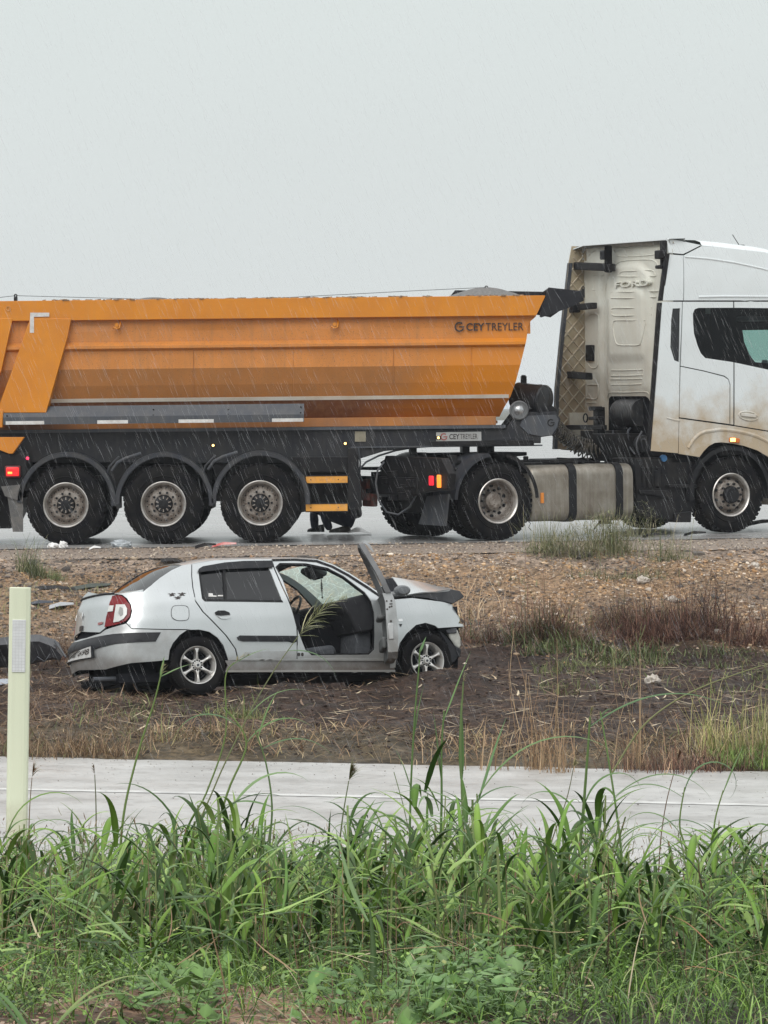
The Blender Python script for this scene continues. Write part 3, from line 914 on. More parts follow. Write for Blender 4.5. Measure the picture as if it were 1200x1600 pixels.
def tipper_mat(name, dusty, clean, dark=1.0):
    """dusty along most of the wall, washed clean towards the front end; the border runs slantwise"""
    m = mat(name, dusty, .45, col2=tuple(c * .84 for c in dusty), nscale=2.6, streak=((.34, .17, .07), .6), dots=((.22, .11, .05), 130, .93), bump=.05)
    t = m.node_tree; N = t.nodes; Lk = t.links; bs = N['Principled BSDF']
    src = bs.inputs['Base Color'].links[0].from_socket
    tc = N.new('ShaderNodeTexCoord'); sx = N.new('ShaderNodeSeparateXYZ'); Lk.new(tc.outputs['Object'], sx.inputs[0])
    a = N.new('ShaderNodeMath'); a.operation = 'MULTIPLY_ADD'; Lk.new(sx.outputs['Z'], a.inputs[0]); a.inputs[1].default_value = -1.05; Lk.new(sx.outputs['X'], a.inputs[2])
    n = N.new('ShaderNodeTexNoise'); n.inputs['Scale'].default_value = 2.2; n.inputs['Detail'].default_value = 5; Lk.new(tc.outputs['Object'], n.inputs[0])
    b_ = N.new('ShaderNodeMath'); b_.operation = 'MULTIPLY_ADD'; Lk.new(n.outputs[0], b_.inputs[0]); b_.inputs[1].default_value = .9; Lk.new(a.outputs[0], b_.inputs[2])
    r = N.new('ShaderNodeMapRange'); Lk.new(b_.outputs[0], r.inputs[0])
    r.inputs[1].default_value = -1.75; r.inputs[2].default_value = -.95; r.inputs[3].default_value = 0.0; r.inputs[4].default_value = .9
    x = N.new('ShaderNodeMixRGB'); Lk.new(r.outputs[0], x.inputs[0]); Lk.new(src, x.inputs[1]); x.inputs[2].default_value = clean + (1,)
    Lk.new(x.outputs[0], bs.inputs['Base Color'])
    return m
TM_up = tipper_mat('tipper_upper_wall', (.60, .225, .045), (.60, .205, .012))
TM_lo = tipper_mat('tipper_lower_wall', (.43, .175, .048), (.64, .215, .006))  # dusty tone darkened: shade of the wall curving under is in the colour
TM_bt = tipper_mat('tipper_bottom_wall', (.22, .075, .028), (.50, .155, .01))  # darker still, painting the shade where the wall turns inward
b = B()
for i in range(len(rows_def) - 1):
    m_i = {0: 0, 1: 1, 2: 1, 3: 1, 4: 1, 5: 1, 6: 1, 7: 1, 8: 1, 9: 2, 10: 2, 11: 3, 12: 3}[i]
    nseg = 26
    ra = []; rb = []
    for k in range(nseg + 1):
        t = k / nseg
        wob = (math.sin(k * 1.7) * .006 + math.sin(k * .6 + 1) * .008) if 3 <= i < 12 else 0
        ra.append(Vector((XL + (XR[i] - XL) * t, rows_def[i][1] + wob * (i > 3), zrow(rows_def[i][0]))))
        wob2 = (math.sin(k * 1.7) * .006 + math.sin(k * .6 + 1) * .008) if 3 <= i + 1 < 12 else 0
        rb.append(Vector((XL + (XR[i + 1] - XL) * t, rows_def[i + 1][1] + wob2 * (i + 1 > 3), zrow(rows_def[i + 1][0]))))
    b.grid([ra, rb], m_i)
sidew = b
side_o = sidew.build('side_wall', [M_orange, TM_up, TM_lo, TM_bt], tr, ang=20)
fb = B()
for p in sidew.v: fb.v.append((p[0], WID - p[1], p[2]))
fb.f = list(sidew.f); fb.m = list(sidew.m)
fb.build('side_wall', [M_orange, TM_up, TM_lo, TM_bt], tr, ang=20)
# front and rear walls, floor, inner skin
b = B()
A_ = [Vector((XR[i], rows_def[i][1], zrow(rows_def[i][0]))) for i in range(len(rows_def))]
b.grid([A_, [Vector((p.x, WID - p.y, p.z)) for p in A_]], 0)
b.build('front_wall', TM_lo, tr, ang=20)
b = B()
A_ = [Vector((XL, rows_def[i][1], zrow(rows_def[i][0]))) for i in range(len(rows_def))]
b.grid([A_, [Vector((p.x, WID - p.y, p.z)) for p in A_]], 0)
b.build('tailgate', M_orange, tr, ang=20)
zt = zrow(467.5)
b = B()
b.bb(XL, XR[0] - .005, .002, .13, zt - .004, zt + .012, 0); b.bb(XL, XR[0] - .005, WID - .13, WID - .002, zt - .004, zt + .012, 0)
b.bb(XR[0] - .13, XR[0] - .01, .13, WID - .13, zt - .004, zt + .010, 0)
b.bb(XL, XR[0] - .2, .12, .14, zt - .5, zt - .002, 0); b.bb(XL, XR[0] - .2, WID - .14, WID - .12, zt - .5, zt - .002, 0)
b.build('top_rail', M_orange, tr, bevel=.004)
z0 = zrow(655); z1 = zrow(668)
b = B(); b.bb(XL, T(775, 668, .42)[0], .40, .55, z1, z0 + .01, 0); b.bb(XL, T(775, 668, .42)[0], WID - .55, WID - .40, z1, z0 + .01, 0)
b.bb(XL, T(778, 660, .42)[0], .55, WID - .55, z1 + .02, z1 + .06, 0)
b.build('bottom_rail', mat('bottom_rail_paint', (.44, .17, .035), .5, col2=(.25, .11, .05), nscale=1.1, streak=((.2, .1, .05), .4)), tr, bevel=.006)
# chips and clumps along the rail
b = B()
for k in range(150):
    x = XL + 1.2 + (XR[0] - XL - 1.5) * random.random()
    b.box((x, random.uniform(.0, .1), zt + .016), (random.uniform(.02, .10), .03, random.uniform(.01, .022)), 0, Matrix.Rotation(random.uniform(-.2, .2), 3, 'Y'))
b.build('spilled_grit', mat('spilled_grit', (.12, .075, .05), .9, col2=(.4, .3, .2), nscale=20), tr, split=False)
tr_grit = bpy.data.objects['spilled_grit']; tr_grit['kind'] = 'stuff'
# gravel load: heaped surface
xs_ = np.linspace(XL + .1, XR[0] - .2, 90); ys_ = np.linspace(.14, WID - .14, 26)
XX, YY = np.meshgrid(xs_, ys_)
cx = T(757, 455, 1.25)[0]; cx2 = T(240, 462, 1.25)[0]
hz = zt - .10 + (1 - ((YY - 1.25) / 1.15) ** 2) * (.02 + .245 * np.exp(-((XX - cx) / .62) ** 2) + .155 * np.exp(-((XX - cx2) / .5) ** 2)) + (vnoise(XX, YY, 6, 91) - .5) * .03
hz = np.where((YY < .2) | (YY > WID - .2), zt - .1, hz)
me = npmesh('gravel_load', np.stack([XX, YY, hz], -1).reshape(-1, 3), np.array([[j * 90 + i, j * 90 + i + 1, (j + 1) * 90 + i + 1, (j + 1) * 90 + i] for j in range(25) for i in range(89)]), M_load)
o = bpy.data.objects.new('gravel_load', me); COL.objects.link(o); o.matrix_world = MT
tag(o, 'grey heap of gravel loaded in the orange tipper body', 'gravel', kind='stuff')

# side details
g0 = [T(47, 497.5, -.02), T(111, 497.5, -.02), T(106, 525, -.02), T(72, 645, -.02), T(-6, 645, -.02), T(20, 575, -.02)]
b = B(); b.prism(g0, -.012, .30); b.build('corner_gusset', M_orange, tr, bevel=.008)
b = B(); b.prism([T(-60, 497, 0), T(20, 497, 0), T(2, 580, 0), T(-30, 650, 0), T(-60, 650, 0)], -.006, .25); b.build('rear_gusset', M_orange, tr, bevel=.008)
b = B(); b.prism([T(-10, 640, -.03), T(5, 640, -.03), T(4, 668, -.03), T(-10, 668, -.03)], -.03, .3); b.prism([T(-60, 683, -.02), T(38, 683, -.02), T(20, 709, -.02), T(14, 709, -.02), T(-4, 702, -.02), T(-60, 702, -.02)], -.02, .1)
b.build('rear_bracket', M_orange, tr, bevel=.006)
b = B(); x0 = T(5, 650, -.05)[0]; x1 = T(475, 650, -.05)[0]
zg0 = T(425, 631, -.05)[1]; zg1 = T(425, 656, -.05)[1]
b.add([(x0, .06, zg0), (x1, .06, zg0), (x1, -.05, zg1 + .07), (x0, -.05, zg1 + .07), (x1, -.05, zg1 - .03), (x0, -.05, zg1 - .03), (x1, .0, zg1 - .03), (x0, .0, zg1 - .03)], [(0, 1, 2, 3), (3, 2, 4, 5), (5, 4, 6, 7)], 0)
b.build('side_guard', M_dgrey, tr, solid=.012)
b = B()
for (u, v) in ((470, 636), (470, 645), (357, 640), (357, 648), (12, 650), (12, 640), (240, 640), (240, 649)):
    p = T3(u, v, .02); b.cyl((p.x, -.045 if v > 641 else .0, p.z), (p.x, .03, p.z), .012, 8)
b.build('bolt', M_black, tr)
for (u0, u1) in ((9, 69), (152, 200), (279, 334), (425, 474)):
    p0 = T3(u0, 659, -.05); p1 = T3(u1, 659, -.05)
    b = B(); b.bb(p0.x, p1.x, -.056, -.0525, zg1 - .028, zg1 + .018); b.build('reflective_strip', M_reflw, tr)
# long pale tape above the guard
b = B(); i0, i1 = 10, 11
pa = lambda x, f: Vector((x, rows_def[10][1] + (rows_def[11][1] - rows_def[10][1]) * f - .012, zrow(rows_def[10][0]) + (zrow(rows_def[11][0]) - zrow(rows_def[10][0])) * f))
xa = T(76, 628, .2)[0]; xb = T(795, 618, .24)[0]
b.grid([[pa(xa + (xb - xa) * k / 20, .80) for k in range(21)], [pa(xa + (xb - xa) * k / 20, 1.02) for k in range(21)]])
b.build('long_reflective_strip', mat('dirty_tape', (.55, .47, .38), .5, col2=(.66, .62, .56), nscale=2), tr, solid=.004)
b = B(); b.prism([T(47, 488.5, -.02), T(77, 488.5, -.02), T(77, 494.5, -.02), T(53, 495, -.02), T(53, 520, -.02), T(46.5, 520, -.02)], -.018, -.014); b.build('corner_tape', M_reflw, tr)
# lashing hooks
for (u, v) in ((183, 507), (523, 506)):
    p = T3(u, v, .08)
    b = B(); b.tube([(p.x + .045, .10, p.z + .05), (p.x + .045, .03, p.z), (p.x + .035, .0, p.z - .05), (p.x - .0, .0, p.z - .06), (p.x - .04, .01, p.z - .04), (p.x - .045, .03, p.z - .055)], .011, 8)
    b.cyl((p.x, .06, p.z - .01), (p.x, .0, p.z - .01), .028, 12)
    b.build('lashing_hook', M_orange, tr)
p = T3(13, 482, -.0); b = B(); b.lathe([(.02, -.01), (.035, -.012), (.035, 0)], (p.x, 0, p.z), (0, 1, 0), 16); b.build('rail_eye', M_dusty, tr)
# wordmark on the wall
wy = .078
u0, v0 = 709, 503
xA, zA = T(710, 519, wy); xB, zB = T(726, 502.5, wy)
def tiltM(p): return p
gmark((xA + xB) / 2, (zA + zB) / 2, (xB - xA) / 2, wy, tr, M_ink)
xc0, zc0 = T(728.5, 517, wy); xc1, zc1 = T(757, 504.5, wy)
lettering('CEY', xc0, xc1, zc0, zc1, wy, tr, M_ink, .022)
xd0, zd0 = T(758.5, 516.5, wy); xd1, zd1 = T(818, 504, wy)
lettering('TREYLER', xd0, xd1, zd0, zd1, wy, tr, M_ink, 0)

# ---- chassis
def P_(L, y=.38): return [T(u, v, y) for (u, v) in L]
beam = P_([(-60, 672), (790, 670), (806, 650), (826, 644), (868, 643), (876, 655), (872, 668), (866, 680), (845, 683), (845, 692.5), (812, 693), (700, 697), (640, 701), (600, 705), (558, 718), (520, 724), (-60, 722)])
for y0 in (.36, 2.02):
    b = B(); b.prism(beam, y0, y0 + .12); b.build('chassis_beam', mat('chassis_paint', (.013, .015, .022), .42, spec=.3, col2=(.03, .03, .032), nscale=3, bump=.1, streak=((.06, .055, .05), .35)) if y0 < 1 else M_black, tr, bevel=.008)
b = B()
xe = T(845, 690, .38)[0]
for k in range(10):
    x = -5.4 + k * .72
    b.bb(x, x + .10, .48, 2.02, T(300, 720, .4)[1] + .04, T(300, 680, .4)[1], 0)
b.bb(xe - 1.5, xe - .1, .2, 2.3, T(800, 694, .38)[1] - .01, T(800, 688, .38)[1], 0)
b.build('cross_member', M_black, tr)
b = B(); zf = T(300, 668, .4)[1]
p0 = T(-60, 668, .36); p1 = T(868, 668, .36)
b.bb(p0[0], T(790, 668, .36)[0], .30, .52, T(300, 674, .36)[1], T(300, 669, .36)[1]); b.bb(T(548, 690, .3)[0], xe + .02, .33, .50, T(700, 697, .36)[1] - .012, T(700, 697, .36)[1] + .006)
b.build('beam_flange', M_dgrey, tr)
# lighter front plate with emblem
b = B(); b.prism(P_([(818, 650), (868, 648), (873, 656), (871, 667), (862, 680), (845, 682), (825, 678), (812, 665)], .35), .335, .355); b.build('front_plate', M_dgrey, tr, bevel=.004)
xg, zg = T(861, 660.5, .33); gmark(xg, zg, .052, .332, tr, M_black)
# maker plate
b = B(); b.prism(P_([(681.5, 675.5), (752, 674.5), (752, 689), (681.5, 690)], .35), .345, .36); pl = b.build('name_plate', mat('grey_plate', (.40, .41, .41), .5, col2=(.33, .33, .32), nscale=6), tr)
xA, zA = T(688, 688, .345); xB, zB = T(699, 677, .345); gmark((xA + xB) / 2, (zA + zB) / 2, .05, .344, pl, mat('red_mark', (.30, .06, .05), .5))
a0 = T(702, 686.5, .345); a1 = T(718, 678, .345); lettering('CEY', a0[0], a1[0], a0[1], a1[1], .344, pl, M_ink, .022)
a0 = T(719, 686, .345); a1 = T(746, 677.8, .345); lettering('TREYLER', a0[0], a1[0], a0[1], a1[1], .344, pl, M_ink, 0)
b = B(); b.prism(P_([(554.5, 674), (571.5, 674), (571.5, 690), (554.5, 690)], .35), .342, .36); b.build('blank_plate', mat('yellowed_plate', (.28, .26, .19), .6, col2=(.22, .2, .15), nscale=9), tr)

# markers and lamps
def lamp(u, v, y, r, m, parent, name='side_marker', base=True, fr=MT):
    p = on_plane(fr, u, v, 1, y)
    b = B(); b.lathe([(.0001, -.022), (r * .7, -.018), (r, -.002), (r, .0)], p, (0, 1, 0), 16, 0)
    if base: b.box((p.x, p.y + .008, p.z), (r * 4, .014, r * 2.6), 1)
    o = b.build(name, [m, M_plast], parent); return o
for (u, v) in ((333, 696), (539.5, 693), (685, 684)):
    lamp(u, v, .33, .017, M_ambery, tr)
lamp(43, 716, -.02, .022, M_ledr, tr, 'clearance_lamp', False)
p = T3(20, 737, .0)
b = B(); b.box((p.x, 0, p.z), (.215, .05, .16), 0); b.build('tail_lamp', mat('dark_red_housing', (.12, .01, .012), .3), tr, bevel=.02)
b = B(); b.box((p.x, -.02, p.z), (.175, .035, .12), 0); b.build('tail_lamp_lens', emis('glowing_tail_lens', (1, .015, .02), .85), tr, bevel=.015)
b = B(); b.box((p.x - .035, -.036, p.z - .015), (.06, .012, .03), 0); b.build('lit_bulb', emis('glowing_tail_bulb', (1, .35, .06), 2.2), tr, bevel=.004)
b = B(); b.box((p.x - .1, .5, p.z), (.55, .9, .5), 0); b.bb(XL + .1, XL + .5, .1, WID - .1, .55, .7); b.build('rear_bumper_bar', M_black, tr)

# weld seams down the wall and a few dents of bare primer
for xs9 in (-3.9, -2.55, -1.2, .15, 1.2):
    b = B(); b.tube([Vector((xs9 + .004 * math.sin(i), rows_def[i][1] - .003, zrow(rows_def[i][0]))) for i in range(8, 12)], .0035, 5); b.build('weld_seam', TM_lo, tr, split=False)
# ---- wheels, mudguards, running gear
AX = [T(103, 787, .02), T(255.5, 787, .02), T(406.5, 785, .02)]
rt = .535
for (x, z) in AX:
    truck_wheel('trailer', tr, x, .0, rt + .002, rt, .37)
    truck_wheel('trailer', tr, x, WID, rt + .002, rt, .37, far=True)
for (x, z) in AX:
    b = B(); b.cyl((x, .35, rt), (x, WID - .35, rt), .075, 16)
    for s_ in (0.62, WID - .62):
        b.cyl((x + .36, s_, rt + .05), (x + .36, s_, rt + .38), .15, 16)
        b.box((x + .1, s_, rt + .0), (1.0, .10, .12))
        b.prism([(x - .55, rt + .5), (x - .32, rt + .5), (x - .38, rt - .1), (x - .48, rt - .1)], s_ - .09, s_ + .09)
        b.cyl((x + .05, s_ + .1, rt + .12), (x + .26, s_ + .1, rt + .2), .085, 12)
    b.bb(x - .5, x + .62, .75, 1.75, rt - .09, rt + .5)
    b.build('axle', M_black, tr)
for (x, z), a0, a1 in zip(AX, (-3, -3, -3), (178, 180, 180)):
    for (ya, yb_) in ((.02, .42), (WID - .42, WID - .02)):
        b = B(); rr_ = .655
        rowsm = []
        for (rad, yv) in ((rr_ - .055, ya + .012), (rr_ - .045, ya), (rr_ + .01, ya), (rr_ + .016, ya + .02), (rr_ + .004, ya + .06), (rr_ + .012, ya + .1), (rr_ + .012, yb_)):
            rowsm.append([Vector((x + .01 + rad * math.cos(R(a)), yv, z - .0 + rad * math.sin(R(a)) * (1.04 if math.sin(R(a)) > 0 else 1))) for a in np.linspace(a0, a1, 31)])
        b.grid(rowsm); b.build('mudguard', M_guard, tr, solid=.012)
# mud flap behind the first wheel
b = B(); b.prism([T(11, 772, .05), T(36, 782, .05), T(36, 831, .05), T(20, 831, .05)], .05, .07); b.prism([T(2, 760, .05), T(34, 757, .05), T(36, 784, .05), T(8, 775, .05)], .02, .05)
b.build('mud_flap', mat('muddy_rubber', (.085, .085, .085), .8, col2=(.14, .13, .12), nscale=9, bump=.4), tr)
# pipes and brackets between the mudguards
b = B()
for (x, z) in AX[1:]:
    b.tube([(x - .7, .12, z + .45), (x - .62, .08, z + .56), (x - .50, .06, z + .62), (x - .3, .06, z + .68)], .022, 8)
    b.tube([(x - .78, .2, z + .35), (x - .74, .14, z + .5), (x - .6, .1, z + .64)], .014, 8)
b.build('air_pipe', M_dgrey, tr)
b = B()
b.prism(P_([(100, 700), (470, 700), (470, 722), (452, 760), (440, 722), (360, 722), (345, 765), (330, 720), (215, 720), (195, 762), (180, 765), (165, 722), (100, 722)], .5), .42, .5)
b.bb(T(-60, 700, .5)[0], T(460, 700, .5)[0], .9, 1.6, .62, 1.2)
b.prism(P_([(-60, 700), (36, 700), (30, 800), (18, 825), (-60, 825)], .8), .6, 1.9)
b.build('frame_bracket', M_black, tr)
# support box, legs and orange-edged steps
b = B()
b.prism([T(456, 714, .25), T(560, 714, .25), T(560, 738, .25), T(478, 738, .25), T(478, 790, .25), T(470, 800, .25), T(470, 738, .25), T(456, 735, .25)], .22, .34)
b.prism([T(469, 715, .2), T(479, 715, .2), T(479, 799, .2), T(469, 801, .2)], .14, .24)
b.prism([T(543.5, 700, .2), T(556, 700, .2), T(562, 745, .2), T(566, 790, .2), T(562, 797, .2), T(543.5, 797, .2)], .14, .24)
b.build('landing_gear', M_black, tr, bevel=.008)
b = B(); b.bb(T(480, 740, .6)[0], T(560, 740, .6)[0], .6, 1.9, T(480, 790, .6)[1], T(480, 722, .6)[1]); b.bb(T(456, 700, .6)[0], T(560, 700, .6)[0], .5, 2.0, T(480, 724, .6)[1], T(480, 690, .6)[1]); b.build('tool_box', M_black, tr, bevel=.02)
M_step = mat('amber_step_strip', (.72, .33, .05), .45, col2=(.5, .24, .07), nscale=14, nlow=.5, nhigh=.7)
for (v0, v1) in ((743.5, 755), (787, 799)):
    a0 = T(478, v1, .12); a1 = T(543, v0, .12)
    b = B(); b.bb(a0[0], a1[0], .10, .14, a0[1], a1[1]); st = b.build('step_rung', M_step, tr, bevel=.004)
    b = B(); b.bb(a0[0] - .005, a1[0] + .005, .092, .15, a0[1] - .012, a0[1] - .001); b.bb(a0[0] - .005, a1[0] + .005, .092, .15, a1[1] + .001, a1[1] + .014)
    for q in (.12, .78): b.cyl((a0[0] + (a1[0] - a0[0]) * q, .10, (a0[1] + a1[1]) / 2), (a0[0] + (a1[0] - a0[0]) * q, .09, (a0[1] + a1[1]) / 2), .008, 8)
    b.build('step_edge', M_black, st)
# slack brake hoses hanging at the front
b = B()
b.tube([T3(*q) for q in ((556, 752, .3), (560, 735, .35), (572, 722, .4), (592, 712, .45), (618, 704, .5), (640, 700, .5))], .014, 8)
b.tube([T3(*q) for q in ((560, 700, .3), (563, 722, .3), (562, 740, .3), (566, 752, .3))], .012, 8)
b.tube([T3(*q) for q in ((648, 728, .2), (656, 745, .2), (652, 770, .2), (640, 792, .2), (622, 804, .2), (604, 800, .2), (592, 782, .2), (587, 755, .2), (590, 735, .2), (600, 722, .3))], .013, 8)
b.build('hanging_hose', M_dgrey, tr)
# king pin plate
b = B(); xk, zk = T(760, 697, 1.25); b.cyl((1.42, 1.25, zk - .12), (1.42, 1.25, zk + .02), .12, 16); b.build('king_pin', M_black, tr)
# hydraulic cylinder / air tank on the drawbar front
pA = T3(812, 622, .8); pB = T3(852, 625, .45)
b = B(); ax = (Vector((pB.x, .50, pB.z)) - Vector((pA.x - .05, .72, pA.z)))
org = Vector((pA.x - .05, .72, pA.z + .02)); ax = Vector((pB.x, .42, pB.z)) - org; L_ = ax.length
b.lathe([(.0001, 0), (.18, .0), (.2, .03), (.2, L_ - .06), (.205, L_ - .055), (.205, L_ - .02), (.19, L_), (.05, L_ + .03), (.0001, L_ + .03)], org, ax, 32)
b.build('air_tank', mat('wet_black_tank', (.010, .011, .015), .3, spec=.35, col2=(.022, .022, .022), nscale=5), tr)
b = B(); p = T3(818, 590, .7); b.bb(p.x - .04, p.x + .04, .62, .72, p.z - .16, p.z + .02); b.cyl((p.x, .67, p.z), (p.x, .67, p.z + .035), .03, 10); b.tube([T3(826, 602, .5), T3(846, 601, .4), T3(862, 608, .3)], .006, 6); b.build('valve_post', M_black, tr, bevel=.01)
p = T3(811, 641, .34)
b = B(); b.lathe([(.13, .09), (.132, .0), (.126, -.03), (.113, -.032), (.105, -.01), (.0001, -.008)], (p.x, .34, p.z), (0, 1, 0), 28, 0); b.lathe([(.074, -.012), (.06, -.03), (.03, -.042), (.0001, -.045)], (p.x, .34, p.z), (0, 1, 0), 24, 1)
b.build('round_work_lamp', [mat('dirty_chrome_ring', (.16, .165, .17), .35, .4), mat('silver_reflector', (.55, .57, .58), .25, .6, col2=(.2, .2, .21), nscale=16)], tr)
b = B(); b.prism(P_([(786, 668), (812, 634), (826, 612), (836, 610), (870, 640), (868, 652), (830, 660), (818, 668)], .52), .50, .56); b.prism(P_([(786, 668), (812, 634), (826, 612), (836, 610), (870, 640), (868, 652), (830, 660), (818, 668)], .52), 1.9, 1.95); b.build('front_support', M_black, tr, bevel=.01)
# black canopy at the head of the tipper
b = B()
b.prism([T(857, 449, -.0), T(912, 455, 0), T(912, 470, 0), T(886, 482, 0), T(846, 496, 0), T(843, 495, 0)], -.0, .03)
pa_ = T(857, 449, 0); pb_ = T(912, 455, 0)
b.add([(pa_[0], .03, pa_[1] - .005), (pb_[0], .03, pb_[1] - .005), (pb_[0], WID, pb_[1] - .005), (pa_[0], WID, pa_[1] - .005)], [(0, 1, 2, 3)])
b.prism([T(711, 453.5, WID), T(912, 457, WID), T(912, 470, WID), T(880, 482, WID), T(860, 496, WID), T(704, 466, WID), T(703, 463, WID)], WID - .03, WID)
b.build('canopy', mat('black_canopy', (.010, .011, .015), .4, spec=.25, col2=(.022, .022, .026), nscale=5), tr)
b = B()
for (u, v, y) in ((760, 449, WID - .1), (24.5, 462, WID - .1)):
    p = T3(u, v, y); b.bb(p.x - .025, p.x + .025, y - .02, y + .02, p.z - .12, p.z - .02); b.lathe([(.012, -.01), (.026, -.01), (.026, .01), (.012, .01), (.012, -.01)], (p.x, y, p.z - .0), (0, 1, 0), 14)
p = T3(911, 450, .0); b.bb(p.x - .022, p.x + .022, -.03, .02, p.z - .13, p.z - .01); b.lathe([(.01, -.01), (.024, -.01), (.024, .01), (.01, .01), (.01, -.01)], (p.x, 0, p.z), (0, 1, 0), 14)
b.build('cable_post', M_black, tr)
b = B(); y = WID - .1
a = T3(760, 449, y); c = T3(24.5, 462, y)
b.tube([a, a.lerp(c, .15) + Vector((0, 0, -.03)), a.lerp(c, .45) + Vector((0, 0, -.10)), a.lerp(c, .7) + Vector((0, 0, -.09)), c, c + Vector((-.6, 0, -.06))], .0045, 5)
a = T3(911, 453, 0); b.tube([a, a + Vector((-.12, 0, -.03)), a + Vector((-.5, .3, -.06))], .0045, 5)
b.build('cable', M_dgrey, tr)
# ------------------------------------------------------------------ the tractor unit
tk = thing('truck_tractor', 'white tall-cab truck tractor with mud-sprayed lower panels, coupled to the orange trailer', 'truck', MK)
def KX(u, v, x): p = on_plane(MK, u, v, 0, x); return (p.y, p.z)          # on a cross plane
XF = K(1275, 600)[0]                                                       # front of the cab
WX = 2.83                                                                  # rear wall plane
def cab_in(x, z):
    f = .012 * ((z - 2.2) / 1.2) ** 2 + (.06 * ((z - 3.3) / .8) ** 2 if z > 3.3 else 0)
    if x > 4.7: f += .22 * ((x - 4.7) / .6) ** 2
    return f
def cabS(side):
    return lambda x, z: (x, side * (-1.25 + cab_in(x, z)), z)
def kp(L): return [K(u, v) for (u, v) in L]
def shrinkless(L): return L
panels = {
 'roof_corner_fairing': ([(1047, 371.5), (1100, 382.5), (1071, 396.5), (1048.5, 394.5)], [], M_white),
 'upper_flap': ([(1045.5, 397), (1070.5, 398.8), (1068, 469.3), (1036.5, 469.3)], [], M_white),
 'side_flap': ([(1035.5, 471.5), (1066.3, 471.5), (1062, 569), (1060, 708), (1017.5, 704.5)], [[(1051.5, 482), (1063.5, 481.5), (1061.5, 566), (1053.6, 563), (1047.5, 542.5), (1049, 500)]], M_white),
 'upper_side_panel': ([(1071.5, 399), (1101, 384), (1130, 386), (1200, 394), (1250, 407), (1275, 425), (1279, 469.3), (1069.5, 469.3)], [], M_white),
 'side_panel': ([(1067.7, 471.5), (1146, 471.5), (1146, 480.8), (1092, 481), (1086, 483), (1083, 490), (1083.3, 505), (1084.5, 521), (1090, 540), (1095, 552), (1102, 559.5), (1146, 566), (1146, 663.5), (1141.5, 662.8), (1141.5, 601), (1138.5, 592), (1132, 587), (1100, 579), (1064, 571.5)], [], M_white),
 'locker_lid': ([(1063.8, 573), (1100, 580.5), (1131, 588.5), (1137.3, 593), (1140, 601), (1140, 662.5), (1061.8, 652)], [], M_white),
 'cab_door': ([(1148.3, 471.5), (1279, 471.5), (1282, 686), (1148.3, 664.3), (1148.3, 566.5), (1200, 577.6), (1252, 588), (1260, 560), (1262, 482), (1148.3, 480.8)], [], M_white),
 'wheel_arch_panel': ([(1061.5, 654), (1148, 666), (1282, 688), (1280, 760), (1250, 760), (1235, 745), (1217, 728), (1200, 713), (1185, 704), (1163, 696.5), (1145, 693), (1128, 691), (1117, 692), (1108, 697), (1100, 705), (1093.6, 714), (1061.3, 709)], [], M_white),
}
for nm, (outer, holes, m) in panels.items():
    for sd in (1, -1):
        b = B(); drape(b, cabS(sd), kp(outer), [kp(h) for h in holes], .07)
        b.build(nm, m, tk, solid=.02, bevel=0)
# far opening seen through the near window; near glass
b = B(); drape(b, lambda x, z: (x, -1.225 + cab_in(x, z), z), kp([(1081, 481), (1264, 481), (1264, 592), (1200, 579), (1103, 562), (1090, 545), (1081, 520)]), [], .15)
b.build('side_window', M_glassd, tk)
b = B(); drape(b, lambda x, z: (x, -1.225 + cab_in(x, z), z), kp([(1048, 480), (1066, 480), (1065, 568), (1046, 562)]), [], .1); b.build('quarter_window', M_glass, tk)
far_hole = [on_plane(MK, u, v, 1, 1.2) for (u, v) in ((1160, 516), (1196, 515), (1235, 516), (1235, 566), (1180, 563), (1172, 555), (1163, 535))]
fh = [(p.x, p.z) for p in far_hole]
b = B(); drape(b, lambda x, z: (x, 1.2, z), [(WX, 1.3), (XF - .1, 1.3), (XF - .15, 3.3), (WX, 3.9)], [fh], .3); b.build('far_inner_wall', M_int, tk)
b = B(); drape(b, lambda x, z: (x, 1.21, z), fh, [], .3); b.build('far_window', M_cyan, tk)
b = B(); drape(b, lambda x, z: (x, -1.19, z), kp([(1066, 473), (1262, 473), (1262, 480), (1092, 480), (1084, 485), (1083, 520), (1100, 560), (1262, 592), (1262, 690), (1066, 655)]), [], .3)
b.build('inner_liner', M_int, tk)
b = B()
p = K3(1182, 498, -.3); b.box(p, (.5, .3, .07), 0)
p = K3(1172, 560, .6); b.box((p.x, .6, p.z), (.04, .04, .09)); p = K3(1195, 566, .6); b.box((p.x, .6, p.z), (.1, .05, .07))
b.build('cab_fittings', M_dgrey, tk, bevel=.02)
# sun-visor-like headlining and seats (dark)
b = B(); b.bb(3.6, 4.2, -1.0, -.45, 1.5, 2.35); b.bb(WX + .1, 3.5, -1.1, 1.1, 1.4, 2.1); b.build('cab_seat', M_int, tk, bevel=.05)
hp_ = [on_plane(MK, u, v, 0, XF - .2) for (u, v) in ((1160, 516), (1230, 515), (1330, 514), (1330, 574), (1230, 570), (1180, 566), (1172, 556), (1163, 535))]
hp_ = [(p.y, p.z) for p in hp_]
b = B(); drape(b, lambda y, z: (XF - .2, y, z), [(-1.15, 1.2), (max(1.25, max(q[0] for q in hp_) + .1), 1.2), (max(1.25, max(q[0] for q in hp_) + .1), 3.9), (-1.15, 3.9)], [hp_] if min(q[0] for q in hp_) > -1.14 else [[(max(q[0], -1.13), q[1]) for q in hp_]], .3); b.build('dashboard_and_header', M_int, tk)
